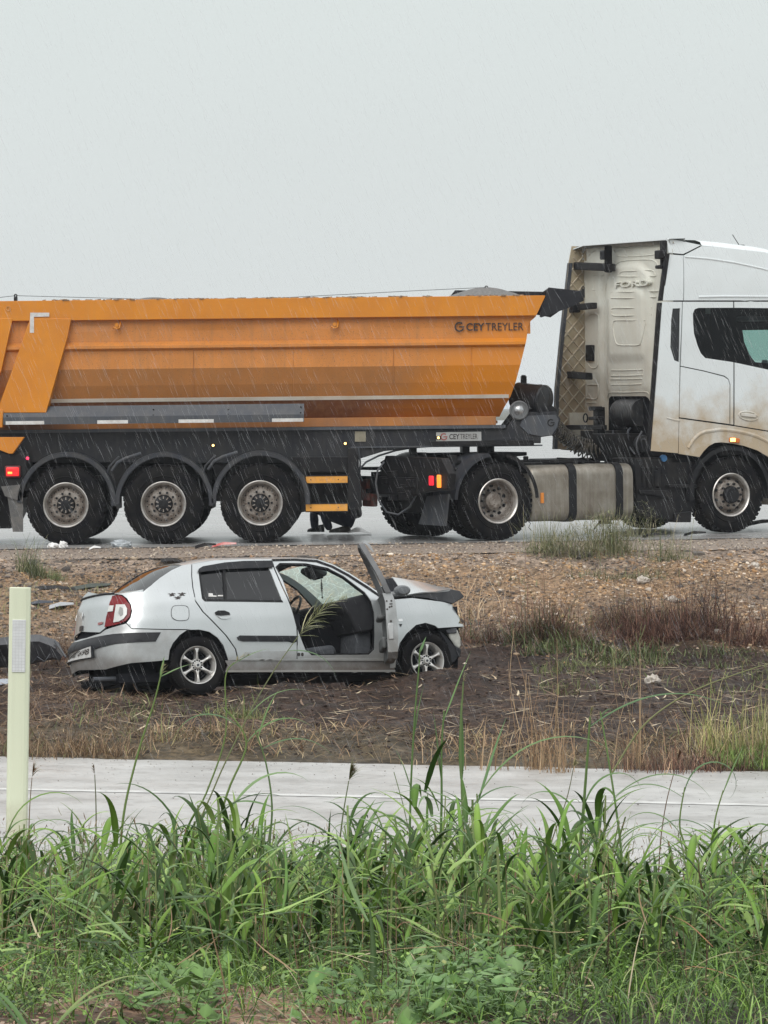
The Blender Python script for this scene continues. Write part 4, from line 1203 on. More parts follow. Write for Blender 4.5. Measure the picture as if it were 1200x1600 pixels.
# roof skin: shoulder crease -> silhouette -> crown
def roofrow(L, y): return [K3(u, v, y) for (u, v) in L]
def lin(L, n):
    out = []
    for k in range(n + 1):
        t = k / n * (len(L) - 1); i = min(int(t), len(L) - 2); f = t - i
        out.append((L[i][0] + (L[i + 1][0] - L[i][0]) * f, L[i][1] + (L[i + 1][1] - L[i][1]) * f))
    return out
crease = [(1101, 383.5), (1130, 386), (1165, 390), (1200, 394.5), (1250, 407), (1275, 425)]
sil0 = roofrow(lin(crease, 24), -1.25)
sil = [Vector((p.x, -1.25 + cab_in(p.x, p.z), p.z)) for p in sil0]
rows = [sil]
for (yy, dz) in ((-1.13, .055), (-1.0, .085), (-.7, .105), (-.35, .118), (0, .122)):
    rows.append([Vector((p.x, yy * (1 if p.x < 4.9 else 1), p.z + dz)) for p in sil])
rows += [[Vector((p.x, -p.y, p.z)) for p in r] for r in rows[-2::-1]]
b = B(); b.grid(rows); b.build('cab_roof', M_white, tk, ang=60)
# shoulder ridge lines
b = B()
def sideline(L, r, dy=0.0):
    pts = []
    for (u, v) in lin(L, 14):
        x, z = K(u, v); pts.append((x, -1.25 + cab_in(x, z) + dy, z))
    return pts
b.tube(sideline([(1073, 401), (1110, 404), (1150, 410), (1200, 421), (1250, 440)], 0, .004), .016, 8)
b.tube(sideline([(1092, 464), (1130, 463), (1200, 463.5), (1270, 465)], 0, .004), .018, 8)
b.tube(sideline([(1042, 653), (1056, 656.5), (1062, 657)], 0, .004), .014, 8)
b.build('pressed_ridge', M_white, tk)
b = B(); b.tube(sideline([(1076, 700), (1086, 684), (1098, 675), (1125, 671), (1150, 673), (1180, 680), (1210, 695)], 0, .012), .03, 8); b.build('arch_lip', M_white, tk)
# front wall + bumper, out of frame but there
b = B(); b.bb(XF - .12, XF + .02, -1.05, 1.05, 1.0, 2.1, 0); b.bb(XF - .14, XF, -1.0, 1.0, 3.15, 3.85, 0); b.bb(XF - .12, XF - .02, -1.12, -1.0, 2.0, 3.3); b.bb(XF - .12, XF - .02, 1.0, 1.12, 2.0, 3.3); b.bb(XF - .3, XF + .1, -1.15, 1.15, .35, .98, 0); b.build('cab_front', M_white, tk, bevel=.04)
b = B(); b.add([(XF - .02, -1.08, 2.1), (XF - .02, 1.08, 2.1), (XF - .1, 1.05, 3.15), (XF - .1, -1.05, 3.15)], [(0, 1, 2, 3)]); b.build('windscreen', M_cyan, tk)
# door handle
p = K3(1169, 650, -1.25)
b = B()
path = [Vector((p.x + math.cos(a) * .155 * (1 if abs(math.cos(a)) > .0 else 1), -1.252, p.z + math.sin(a) * .06 - .12 * math.cos(a) * .16)) for a in np.linspace(0, 2 * math.pi, 25)]
b.tube(path, .012, 6)
b.box((p.x, -1.262, p.z + .01), (.25, .03, .045), 0, Matrix.Rotation(R(6), 3, 'Y'))
b.build('door_handle', M_white, tk, bevel=.012)
b = B(); b.prism(kp([(1158, 652), (1160, 645), (1168, 641), (1180, 645), (1184, 651), (1181, 656), (1170, 657), (1161, 656)]), -1.246, -1.252); b.build('handle_recess', M_cream, tk)
# indicator lamp on the arch
b = B(); p = K3(1145, 688, -1.25); b.box((p.x + .02, -1.262, p.z), (.17, .03, .07), 0, Matrix.Rotation(R(6), 3, 'Y')); ind = b.build('side_indicator', mat('orange_lens', (.6, .16, .03), .2), tk, bevel=.012)
b = B(); b.box((p.x - .015, -1.275, p.z + .006), (.085, .016, .05)); b.build('lit_lens', emis('bright_amber', (1, .55, .12), 5, (.6, .3, .05)), ind, bevel=.008)
# antenna
p = K3(1156, 388, -.9)
b = B(); b.box((p.x, -.9, p.z + .03), (.12, .06, .04)); b.tube([(p.x, -.9, p.z + .03), (p.x - .12, -.9, p.z + .19)], .006, 6); b.build('antenna', M_black, tk)

# ---- rear wall and its pressings
def wy(u, v): return KX(u, v, WX)
wallz0 = wy(960, 702)[1]
wall = [wy(912, 655), (1.2, wy(912, 400)[1]), (1.16, 4.0), (.9, 4.07), (-.95, 4.07), (-1.2, 3.98), (-1.2, wallz0), wy(1019, 702)]
oc = [wy(951, 632), wy(953, 623), wy(958, 619), wy(1012, 619), wy(1016.5, 623), wy(1018, 632), wy(1018, 699), wy(951, 699)]
wall = [(1.2, 1.3), (1.2, 3.95), (1.1, 4.07), (-1.1, 4.07), (-1.2, 3.95), (-1.2, 1.25), (oc[6][0] , 1.25), oc[6], oc[5], oc[4], oc[3], oc[2], oc[1], oc[0], (oc[7][0], 1.3)]
def relief(y, z):
    r = 0.0
    c0, zt_ = wy(950, 560); c1, _ = wy(1022, 560)
    ya, yb_ = max(c0, c1), min(c0, c1)                 # centre bulge between these
    def band(q, a, b_, s):
        return max(0, min(1, (q - a) / s)) * max(0, min(1, (b_ - q) / s))
    zt2 = wy(1000, 408)[1]; zb2 = wy(1000, 606)[1]
    yc = (ya + yb_) / 2; hw = (ya - yb_) / 2
    top = zt2 - .25 * max(0, (abs(y - yc) / hw)) ** 3
    r += .055 * band(y, yb_, ya, .07) * max(0, min(1, (top - z) / .07)) * max(0, min(1, (z - zb2 + .3) / .3))
    zb3 = wy(1000, 566)[1]
    r += .03 * band(y, yb_ + .12, ya - .1, .08) * max(0, min(1, (z - zb3) / .12)) * max(0, min(1, (top - .3 - z) / .1))
    yl0 = wy(915, 560)[0]; yl1 = wy(943, 560)[0]
    r += .03 * band(y, min(yl0, yl1), max(yl0, yl1) + .05, .05)
    return r
b = B(); drape(b, lambda y, z: (WX - relief(y, z), y, z), wall, [], .035); rw = b.build('rear_wall', M_cream, tk, ang=50)
def ridge(L, r=.0085, closed=False, name='pressed_rib', up=0):
    b = B()
    pts = [wy(u, v) for (u, v) in L]
    P3 = [(WX - relief(y, z) - .002, y, z) for (y, z) in pts]
    P3 = curve_pts(P3, 5, closed)
    if closed: P3.append(P3[0]); 
    b.tube(P3, r, 8); return b
b = B()
for L in ([(945, 470), (946, 452), (952, 430), (962, 414), (972, 408), (995, 406), (1018, 406), (1027, 412), (1031, 425), (1031.5, 450)],
          [(972, 431), (977, 424.5), (998, 423), (1019, 422.5), (1024, 430)],
          [(969, 431.5), (998, 432), (1026, 431)],
          [(961, 456), (995, 456), (1030, 454.5)], [(963, 465.5), (995, 465.5), (1026, 464)],
          [(964, 487), (966, 481.5), (995, 481), (1020, 480.5)], [(964, 487), (967, 493), (995, 493), (1020, 491.5)],
          [(966, 512), (967, 503), (972, 500.5), (995, 500.5), (1014, 500)], [(966, 512), (969, 530), (974, 538.5), (990, 539.5), (1006, 539), (1010, 533), (1014, 505)],
          [(960, 578.5), (985, 578.5), (1010, 577.5)], [(960, 587), (985, 587), (1010, 586)], [(960, 592.5), (985, 592.5), (1009, 592)], [(960, 601), (985, 601), (1008, 600)],
          [(949, 650), (949.5, 625), (953, 616), (960, 613), (985, 613), (1012, 612), (1018, 616)],
          [(928, 430), (935, 429.5), (943, 429)], [(929, 445), (930, 453), (942, 452)],
          [(922, 498), (924, 492), (930, 490), (936, 491), (938.5, 498), (938, 530), (937, 560), (936, 573), (928, 575), (922, 569), (920, 560)],
          [(937.5, 601), (920, 601)], [(920, 601), (919, 620)], [(919, 622), (936, 622), (937.5, 601)],
          [(935, 629), (919, 629.5)], [(918, 630), (918, 650), (934, 650)],
          [(960, 392), (966, 400), (995, 400), (1024, 397), (1029, 388)],
          [(922, 400), (932, 392), (950, 388), (1000, 387), (1040, 384)]):
    b.merge(ridge(L))
b.build('pressed_rib', M_cream, rw)
b = B(); b.prism([wy(920, 539), wy(932, 539), wy(931.5, 564), wy(920, 564)], WX - .06, WX - .02, 'x'); b.build('wall_vent', M_black, tk, bevel=.01)
# embossed letters: standing in the y-z plane, reading from +y (left) to -y (right)
ya, za = wy(969, 450); yb_, zb = wy(1021.5, 437)
def toback(p): return Vector((WX - relief(p.x, p.z) + .004 + p.y, p.x, p.z))
o = lettering('FORD', 0, 1, 0, 1, 0, rw, M_cream, .02, extrude=.035,
              M2=lambda p: Vector((WX - .062 + p.y, ya + (yb_ - ya) * p.x, za + (zb - za) * p.z)))
# engine bay behind the opening
b = B()
b.bb(WX + .02, WX + .8, -1.1, 1.1, 1.0, 2.2)
b.build('engine_bay_box', M_int, tk)
p = on_plane(MK, 987, 645, 0, WX + .0)
b = B(); b.cyl((WX + .0, p.y + .3, p.z), (WX + .0, p.y - .28, p.z), .19, 28)
for k in range(12): b.lathe([(.19, 0), (.197, .008), (.19, .016)], (WX, p.y + .26 - k * .045, p.z), (0, -1, 0), 28)
p = on_plane(MK, 985, 690, 0, WX - .1); b.cyl((WX - .1, p.y + .15, p.z), (WX - .1, p.y - .4, p.z - .03), .12, 20)
p = on_plane(MK, 950, 690, 0, WX - .1); b.bb(WX - .15, WX + .2, p.y - .3, p.y + .9, p.z - .16, p.z + .16)
b.build('air_filter', mat('wet_black_filter', (.025, .027, .032), .35, col2=(.05, .05, .05), nscale=9), tk)
b = B()
for k in range(9):
    s0 = on_plane(MK, 940 + 9 * k, 668 + (k * 37 % 23), 0, WX - .15 - .03 * (k % 3)); s1 = on_plane(MK, 950 + 7 * k, 704 + (k * 17 % 8), 0, WX - .25)
    m_ = (s0 + s1) / 2 + Vector((-.08, random.uniform(-.1, .1), random.uniform(-.02, .1)))
    b.tube(curve_pts([s0, m_, s1], 5), random.uniform(.008, .018), 6)
b.build('air_line', M_dgrey, tk)
# far deflector seen from inside, with its quilt pressing; rubber edges
FYI = 1.19
def ff(u, v): p = on_plane(MK, u, v, 1, FYI); return (p.x, p.z)
lead = WX + .02
ftl = [ff(893, 384.5), ff(888, 411), ff(876, 520), ff(867.5, 607), ff(864.5, 702)]
fl = ftl + [(ff(898, 702)[0], ftl[-1][1]), (lead, 1.6), (lead, 4.1)]
b = B(); drape(b, lambda x, z: (x, FYI, z), fl, [], .2); flp = b.build('inner_deflector', M_quilt, tk, solid=.02)
b = B()
zlo, zhi = 1.25, 4.1
def xtr(z):
    for i in range(len(ftl) - 1):
        (x0, z0), (x1, z1) = ftl[i], ftl[i + 1]
        if z1 <= z <= z0: return x0 + (x1 - x0) * (z0 - z) / (z0 - z1)
    return ftl[0][0] if z > ftl[0][1] else ftl[-1][0]
for sgn in (1, -1):
    for k in range(-6, 22):
        pts = []
        for q in range(60):
            x = 2.2 + q * .0115; z = 1.0 + k * .205 + sgn * (x - 2.5) * 1.05
            if zlo < z < zhi and xtr(z) + .05 < x < lead - .01: pts.append((x, FYI - .0, z))
        if len(pts) > 2: b.tube([(q_[0], FYI - .024, q_[2]) for q_ in (pts[0], pts[-1])], .012, 6)
b.build('quilt_rib', split=False, parent=flp, mats=mat('quilt_rib_paint', (.50, .45, .35), .5, col2=(.36, .29, .2), nscale=5))
b = B()
for i in range(len(ftl) - 1):
    (x0, z0), (x1, z1) = ftl[i], ftl[i + 1]
    if i == 0: continue
    b.prism([(x0 - .0, z0), (x1 - .0, z1), (x1 + .055, z1), (x0 + .055, z0)], FYI - .03, FYI + .03)
b.build('rubber_edge', M_dgrey, flp)
nt_ = [K(1046.5, 396), K(1036, 470), K(1035, 473), K(1018, 705)]
b = B()
for (a, c) in ((nt_[0], nt_[1]), (nt_[2], nt_[3])):
    b.prism([(a[0] - .055, a[1]), (a[0] + .01, a[1]), (c[0] + .01, c[1]), (c[0] - .05, c[1])], -1.235, -1.19)
b.build('rubber_edge', M_black, tk)
# roof trailing edge and its dark underside
x_t = K(1047, 371.5)[0]; z_t = K(1047, 371.5)[1]
xtf, ztf = ff_top = ff(893, 384.0)
def xz(t): return (x_t + (xtf - x_t) * t, z_t + (ztf - z_t) * t)
b = B(); rows = []
for t in np.linspace(0, 1, 9):
    x, z = xz(t); y = -1.21 + 2.42 * t; z -= .012 * (1 - t); z -= .05 * max(0, t - .88) / .12
    rows.append([Vector((x + .01, y, z - .014)), Vector((x + .01, y, z)), Vector((WX + .2, y, z + .01)), Vector((WX + .2, y, z - .02))])
b.grid(rows); b.build('roof_edge', M_white, tk)
b = B(); b.grid([[Vector((xz(t)[0] + .03, -1.18 + 2.3 * t, xz(t)[1] - .015)), Vector((xz(t)[0] + .05, -1.18 + 2.3 * t, xz(t)[1] - .085 + .05 * t)), Vector((xz(t)[0] + .12, -1.18 + 2.3 * t, xz(t)[1] - .07 + .05 * t))] for t in np.linspace(0, 1, 6)]); b.build('roof_edge_seal', mat('grimy_seal', (.09, .085, .075), .8, col2=(.2, .18, .15), nscale=6), tk)
b = B(); b.bb(x_t + .10, WX + .02, -1.18, 1.10, z_t - .075, z_t - .05); b.prism([(x_t + .05, z_t - .03), (WX, z_t - .03), (WX, z_t - .35), (x_t + .02, z_t - .12)], 1.10, 1.185, 'y'); b.build('roof_lining', M_quilt, tk)
# bracket arms
b = B()
def arm(u0, v0, u1, v1, h, x=2.62, th=.06):
    a = on_plane(MK, u0, (v0), 0, x); c = on_plane(MK, u1, (v1), 0, x)
    b.prism([(a.y, a.z + h), (c.y, c.z + h), (c.y, c.z - h), (a.y, a.z - h)], x - th, x + th, 'x')
arm(901, 415.5, 957, 418, .055, 2.66); arm(950, 384, 950, 425, .0); 
p = on_plane(MK, 950, 404, 0, 2.70); b.bb(2.66, 2.76, p.y - .025, p.y + .03, p.z - .2, p.z + .19); b.box((2.66, p.y - .0, p.z + .05), (.12, .14, .13))
p = on_plane(MK, 1035.5, 398, 0, 2.70); b.bb(2.66, 2.76, p.y - .03, p.y + .02, p.z - .2, p.z + .2); b.box((2.66, p.y, p.z - .0), (.12, .13, .12)); b.box((2.66, p.y + .01, p.z - .17), (.1, .12, .05))
arm(906, 480, 928, 477.5, .045, 2.66); arm(884, 585, 921, 588, .05, 2.55)
p = on_plane(MK, 898, 481, 0, 2.6); b.box(p, (.12, .14, .14))
b.build('deflector_bracket', M_black, tk, bevel=.015)
b = B()
p = on_plane(MK, 940, 660, 0, 2.6); b.bb(2.5, 2.62, p.y - .07, p.y + .07, p.z - .25, p.z + .22); b.box((2.5, p.y, p.z + .2), (.12, .2, .06)); b.box((2.5, p.y - .02, p.z + .06), (.12, .24, .05))
a = on_plane(MK, 882, 664, 0, 2.5); c = on_plane(MK, 945, 668, 0, 2.5); b.bb(2.46, 2.54, min(a.y, c.y), max(a.y, c.y), a.z - .07, a.z + .0)
b.bb(2.4, 2.75, c.y - .6, c.y + .2, a.z - .5, a.z - .12)
p = on_plane(MK, 915, 653, 0, 2.5); b.lathe([(.05, -.01), (.07, -.01), (.07, .01), (.05, .01), (.05, -.01)], p, (1, 0, 0), 16)
b.build('hose_bracket', M_black, tk, bevel=.01)
b = B(); b.bb(2.5, WX - .01, 1.12, 1.19, 1.3, 1.7); b.build('wall_foot', M_cream, tk)

# assorted hardware on the rear frame
b = B(); rr9 = random.Random(4)
for k in range(46):
    x = rr9.uniform(-1.0, 2.3); y = rr9.choice((-.62, -.5, -.3, .0, .3, .55)); z = .92 + rr9.uniform(-.1, .12)
    if abs(x) < .6 and abs(y) > .5: z = 1.02 + rr9.uniform(0, .06)
    if rr9.random() < .5: b.box((x, y, z), (rr9.uniform(.04, .22), rr9.uniform(.04, .15), rr9.uniform(.03, .11)), 0, Matrix.Rotation(rr9.uniform(-.3, .3), 3, 'Y'))
    else: b.tube(curve_pts([(x, y, z), (x + .15, y + .05, z + rr9.uniform(0, .07)), (x + .35, y, z - .02)], 4), rr9.uniform(.008, .018), 6)
for k in range(14):
    y = rr9.uniform(-.9, .8); z = rr9.uniform(.58, .98); b.box((-1.10, y, z), (rr9.uniform(.04, .12), rr9.uniform(.05, .22), rr9.uniform(.03, .14)))
b.build('frame_hardware', M_black, tk, bevel=.008, split=False)['kind'] = 'stuff'
# ---- chassis
FR = .92
b = B()
for s_ in (-1, 1):
    b.bb(-1.05, 5.0, s_ * .43 - .04, s_ * .43 + .04, FR - .28, FR); 
for x in (-1.0, -.45, .55, 1.4, 2.3): b.bb(x - .05, x + .05, -.42, .42, FR - .22, FR - .03)
b.bb(-1.1, -.98, -1.0, 1.0, .62, .86); b.bb(-.6, .6, -.42, .42, .35, .75)
b.cyl((0, -1.0, .54), (0, 1.0, .54), .09, 16); b.lathe([(.0001, -.25), (.15, -.2), (.26, 0), (.15, .2), (.0001, .25)], (0, 0, .54), (1, 0, 0), 24)
b.cyl((3.735, -1.0, .5), (3.735, 1.0, .5), .07, 14)
b.bb(2.7, 4.9, -.5, .5, .45, 1.35); b.bb(2.75, 4.95, -1.1, 1.1, 1.08, 1.26)
b.bb(.62, 1.7, .5, 1.15, .45, 1.0); b.bb(1.8, 2.6, .5, 1.1, .4, 1.05)
b.build('chassis', M_black, tk, bevel=.01)
b = B()
zt0 = .92
b.prism([(-.15, zt0 + .03), (.95, zt0 + .03), (.75, zt0 + .20), (.1, zt0 + .20)], -.42, .42); b.prism([(-.35, zt0 + .2), (-.1, zt0 + .14), (.9, zt0 + .2), (.9, zt0 + .25), (-.35, zt0 + .25)], -.46, .46)
b.bb(.05, 1.1, -.48, .48, .92, .98)
b.build('fifth_wheel', M_black, tk, bevel=.01)
# drive wheels (twins) and steer wheels
rz = .528
truck_wheel('drive', tk, 0, -1.25, rz, .528, .30); truck_wheel('trailer', tk, 0, -.91, rz, .528, .30)
truck_wheel('drive', tk, 0, 1.25, rz, .528, .30, far=True); truck_wheel('trailer', tk, 0, .91, rz, .528, .30, far=True)
truck_wheel('front', tk, 3.735, -1.22, rz + .005, .528, .32, steer=R(-1)); truck_wheel('front', tk, 3.735, 1.22, rz + .005, .528, .32, far=True)
for (ya_, yb2) in ((-1.22, -.6), (.6, 1.22)):
    for (a0, a1) in ((100, 178), (2, 75)):
        b = B(); rows = []
        for (rad, yv) in ((.60, ya_), (.645, ya_), (.645, yb2)):
            rows.append([Vector((rad * math.cos(R(a)), yv, rz + .01 + rad * math.sin(R(a)))) for a in np.linspace(a0, a1, 18)])
        b.grid(rows); b.build('mudguard', M_guard if a0 == 100 else M_black, tk, solid=.012)
# front wheel-arch liner
b = B(); rows = []
for (rad, yv) in ((.60, -1.21), (.66, -1.2), (.67, -.75)):
    rows.append([Vector((3.735 + rad * 1.02 * math.cos(R(a)), yv, rz + .03 + rad * 1.0 * math.sin(R(a)))) for a in np.linspace(-8, 188, 30)])
b.grid(rows); b.bb(2.9, 4.6, -.8, .8, .6, 1.2); b.build('wheel_arch_liner', M_plast, tk)
# fuel tank
x0 = K(829, 770, -1.2)[0]; x1 = K(991, 770, -1.2)[0]; zt1 = K(910, 725, -1.0)[1]; zb1 = K(910, 812.5, -1.0)[1]
def tanksec(g): return rrect(-.88, (zt1 + zb1) / 2, .66 + g, (zt1 - zb1) + g, .15, 6)
b = B()
rows = []
for (x, g) in ((x0 + .0, -.5), (x0, -.08), (x0 + .025, -.02), (x0 + .05, 0), (x1 - .05, 0), (x1 - .02, -.02), (x1, -.08), (x1, -.5)):
    s_ = tanksec(g) if g > -.3 else [( -.88 + (q[0] + .88) * .3, (zt1 + zb1) / 2 + (q[1] - (zt1 + zb1) / 2) * .3) for q in tanksec(0)]
    rows.append([Vector((x, q[0], q[1])) for q in s_ + s_[:1]])
b.grid(rows); ft = b.build('fuel_tank', M_tank, tk)
for (u0, u1) in ((889.5, 901), (963, 973.5)):
    xa_ = K(u0, 770, -1.22)[0]; xb_ = K(u1, 770, -1.22)[0]
    b = B(); rows = [[Vector((x, q[0], q[1])) for q in (lambda s: s + s[:1])(tanksec(g))] for (x, g) in ((xa_, 0), (xa_, .03), (xb_, .03), (xb_, 0))]
    b.grid(rows); b.build('tank_strap', M_plast, ft)
p = K3(880, 727, -.9)
b = B(); b.cyl((K(908, 727, -.9)[0], -.9, zt1 - .01), (K(908, 727, -.9)[0], -.9, zt1 + .05), .05, 16); b.build('tank_cap', M_black, ft)
b = B(); p = K3(847, 778, -1.22); b.bb(p.x - .02, p.x + .02, -1.235, -1.21, p.z - .07, p.z + .07); b.build('side_reflector', mat('orange_reflector', (.65, .22, .03), .3), tk)
# steps and battery box between tank and front wheel
def kq(L, y=-1.1): return [K(u, v, y) for (u, v) in L]
b = B()
b.prism(kq([(991, 716), (1060, 714), (1096, 716), (1104, 730), (1100, 760), (1086, 790), (1082, 800), (1070, 812), (1040, 812), (1012, 808), (996, 800)]), -1.1, -.5)
b.prism(kq([(1018, 735), (1028, 735), (1028, 760), (1018, 760)]), -1.13, -1.09); 
for q in range(4): b.prism(kq([(1002 + 8 * q, 730), (1006 + 8 * q, 730), (1007 + 8 * q, 762), (1003 + 8 * q, 762)]), -1.13, -1.09)
b.prism(kq([(998, 766), (1040, 766), (1048, 775), (1048, 779), (998, 771)]), -1.16, -1.08)
b.prism(kq([(1040, 757), (1085, 757), (1085, 762), (1040, 762)]), -1.18, -1.06)
b.prism(kq([(1052, 802), (1078, 799), (1077, 816), (1052, 816)]), -1.15, -.8)
b.prism(kq([(942, 813), (956, 813), (956, 819), (942, 819)]), -1.1, -1.0)
b.build('battery_box', M_black, tk, bevel=.01)
b = B(); b.tube([K3(938, 813, -1.0), K3(935, 818, -1.0), K3(928, 827, -1.0)], .012, 6); b.tube([K3(823, 812, -.9), K3(829, 818, -.9), K3(826, 824, -.9), K3(830, 829, -.9)], .005, 5); b.build('drain_tube', M_black, tk)
b = B(); p = K3(1037, 716, -1.1); b.lathe([(.0001, .0), (.045, .0), (.05, .02), (.05, .05)], (p.x, -1.12, p.z), (0, 1, 0), 14); b.build('blue_filler_cap', mat('blue_cap', (.05, .19, .42), .5), tk)
b = B(); b.prism([K(805, 719, -.9), K(905, 718, -.9), K(905, 722, -.9), K(805, 723, -.9)], -1.0, -.5); b.build('walkway_edge', M_black, tk)
# rear end: lamps, mud flap, cross plate
def kr(u, v, x): p = on_plane(MK, u, v, 0, x); return p
b = B()
a = kr(600, 722, -1.06); c = kr(700, 722, -1.06)
b.prism([(kr(603, 712, -1.06).y, kr(603, 712, -1.06).z), (kr(690, 716, -1.06).y, kr(690, 716, -1.06).z), (kr(702, 740, -1.06).y, kr(702, 740, -1.06).z), (kr(700, 765, -1.06).y, kr(700, 765, -1.06).z), (kr(640, 772, -1.06).y, kr(640, 772, -1.06).z), (kr(590, 760, -1.06).y, kr(590, 760, -1.06).z)], -1.07, -.95, 'x')
b.build('rear_cross_plate', M_black, tk, bevel=.01)
for (u, v, m, w, h) in ((674, 751, emis('tractor_red_lamp', (1, .02, .05), .9), .11, .13), (686, 752, emis('tractor_amber_lamp', (1, .28, .03), 1.3, (.5, .15, .02)), .09, .17)):
    p = kr(u, v, -1.09); b = B(); b.box((p.x, p.y, p.z), (.03, w, h)); b.build('rear_lamp', m, tk, bevel=.012)
b = B(); b.prism([(kr(u, v, -.78).y, kr(u, v, -.78).z) for (u, v) in ((668, 775), (701, 772), (696, 822), (655, 819))], -.79, -.76, 'x'); b.build('mud_flap', M_dgrey, tk)
b = B(); p = kr(572, 765, -1.1); b.box((p.x, p.y + .05, p.z), (.1, .35, .3)); p = kr(578, 780, -1.05); b.box(p, (.1, .3, .2)); b.build('rear_bracket', mat('rusty_bracket', (.10, .07, .06), .8, col2=(.22, .06, .05), nscale=12), tk, bevel=.02)
b = B()
for (x0_, dz) in ((-.55, .12), (.3, .1)):
    b.cyl((x0_, -.35, FR - .02), (x0_, -.35, FR + .1), .11, 16); b.cyl((x0_, .35, FR - .02), (x0_, .35, FR + .1), .11, 16)
for k in range(16): b.box((random.uniform(-.9, .9), random.choice((-.9, -.6, .6, .3)), FR + .14 + random.uniform(-.02, .05)), (random.uniform(.03, .2), .08, random.uniform(.03, .09)))
b.bb(-1.0, .2, -1.0, -.45, FR + .02, FR + .06); b.bb(-1.0, -.4, .5, 1.0, FR + .02, FR + .06)
b.build('suspension_fitting', M_black, tk, bevel=.01)
# coiled air lines between trailer and cab
b = B()
def coil(P, turns, r, tr_=.009):
    P = curve_pts(P, 10); n = turns * 12; L = len(P) - 1; out = []
    for i in range(n + 1):
        t = i / n * L; k = min(int(t), L - 1); p = P[k].lerp(P[k + 1], t - k); d = (P[min(k + 1, L)] - P[max(k - 1, 0)]).normalized()
        a = d.cross(Vector((0, 0, 1))).normalized(); c = d.cross(a)
        q = 2 * math.pi * i / 12; out.append(p + (a * math.cos(q) + c * math.sin(q)) * r)
    return out
c1 = [K3(866, 672, 1.0), K3(885, 685, .6), K3(910, 700, .2), K3(935, 704, -.1), K3(958, 692, -.3)]
c1 = [on_plane(MK, 866, 672, 0, 1.75), on_plane(MK, 885, 686, 0, 2.0), on_plane(MK, 910, 699, 0, 2.25), on_plane(MK, 935, 701, 0, 2.45), on_plane(MK, 950, 690, 0, 2.62)]
b.tube(coil(c1, 26, .075), .011, 6)
c2 = [p + Vector((.05, .05, .06)) for p in c1]; b.tube(coil(c2, 22, .07), .01, 6)
c3 = [on_plane(MK, 868, 665, 0, 1.8), on_plane(MK, 890, 690, 0, 2.1), on_plane(MK, 915, 705, 0, 2.3), on_plane(MK, 945, 706, 0, 2.5)]; b.tube(coil(c3, 14, .10), .01, 6)
b.build('coiled_air_line', mat('black_coil', (.022, .022, .022), .4, col2=(.14, .12, .09), nscale=12), tk)
# ------------------------------------------------------------------ the wrecked car
MC = Matrix.Translation((-2.148, 33.736, -1.04)) @ Matrix.Rotation(R(23), 4, 'Z') @ Matrix.Translation((0, -.8, 0)) @ Matrix.Rotation(R(-8.3), 4, 'X') @ Matrix.Translation((0, .8, 0))
PLAN = [(-.985, 0), (-.974, -.2), (-.935, -.39), (-.875, -.545), (-.785, -.67), (-.66, -.752), (-.48, -.793), (-.25, -.815), (.2, -.82), (1.2, -.825), (2.2, -.815), (2.6, -.795), (2.85, -.74), (3.02, -.62), (3.12, -.42), (3.16, -.2), (3.17, 0)]
_pp = [(p.x, p.y) for p in curve_pts([(a, b_, 0) for a, b_ in PLAN], 8)]
_pa = np.array(_pp); _ps = np.concatenate([[0], np.cumsum(np.hypot(*np.diff(_pa, axis=0).T))])
SMAX = _ps[-1]
KZ = [0, .2, .35, .55, .75, .92, 1.05, 1.25, 1.40]
KY = [.93, .955, .985, 1.0, .985, .94, .865, .765, .69]
RZ_ = [0, .25, .4, .56, .62, .95, 1.0, 1.3]
RX = [.10, .03, 0, 0, .05, .10, .13, .2]
def sm(t): t = min(1, max(0, t)); return t * t * (3 - 2 * t)
def CS(s, z, out=0.0):
    sg = 1 if s >= 0 else -1
    q = abs(s)
    x = float(np.interp(q, _ps, _pa[:, 0])); y = float(np.interp(q, _ps, _pa[:, 1]))
    ky = float(np.interp(z, KZ, KY))
    w = sm((-.35 - x) / .45)
    x2 = x + float(np.interp(z, RZ_, RX)) * w
    wf = sm((x - 2.6) / .45)
    x2 -= wf * float(np.interp(z, [0, .3, .6, .85, 1.0], [.08, .0, .02, .14, .3]))
    y2 = y * ky
    if out:
        L = math.hypot(x2 - 1.0, y2); 
        # offset roughly along the outward normal of the plan curve
        q2 = min(q + .02, SMAX); q1 = max(q - .02, 0)
        tx = float(np.interp(q2, _ps, _pa[:, 0]) - np.interp(q1, _ps, _pa[:, 0])); ty = float(np.interp(q2, _ps, _pa[:, 1]) - np.interp(q1, _ps, _pa[:, 1]))
        l = math.hypot(tx, ty); x2 += ty / l * out; y2 -= tx / l * out
    return (x2, y2 * sg, z)
_gs = np.linspace(-.9, SMAX - .1, 200); _gz = np.linspace(.02, 1.42, 60)
_G = np.array([[CS(s, z) for z in _gz] for s in _gs])
def proj(p, M):
    q = M @ Vector(p); return (600 + q.x / q.y * FPX, HORIZ + (EYE - q.z) / q.y * FPX)
_mc = np.array(MC); _Q = _G @ _mc[:3, :3].T + _mc[:3, 3]
_PU = 600 + _Q[..., 0] / _Q[..., 1] * FPX; _PV = HORIZ + (EYE - _Q[..., 2]) / _Q[..., 1] * FPX
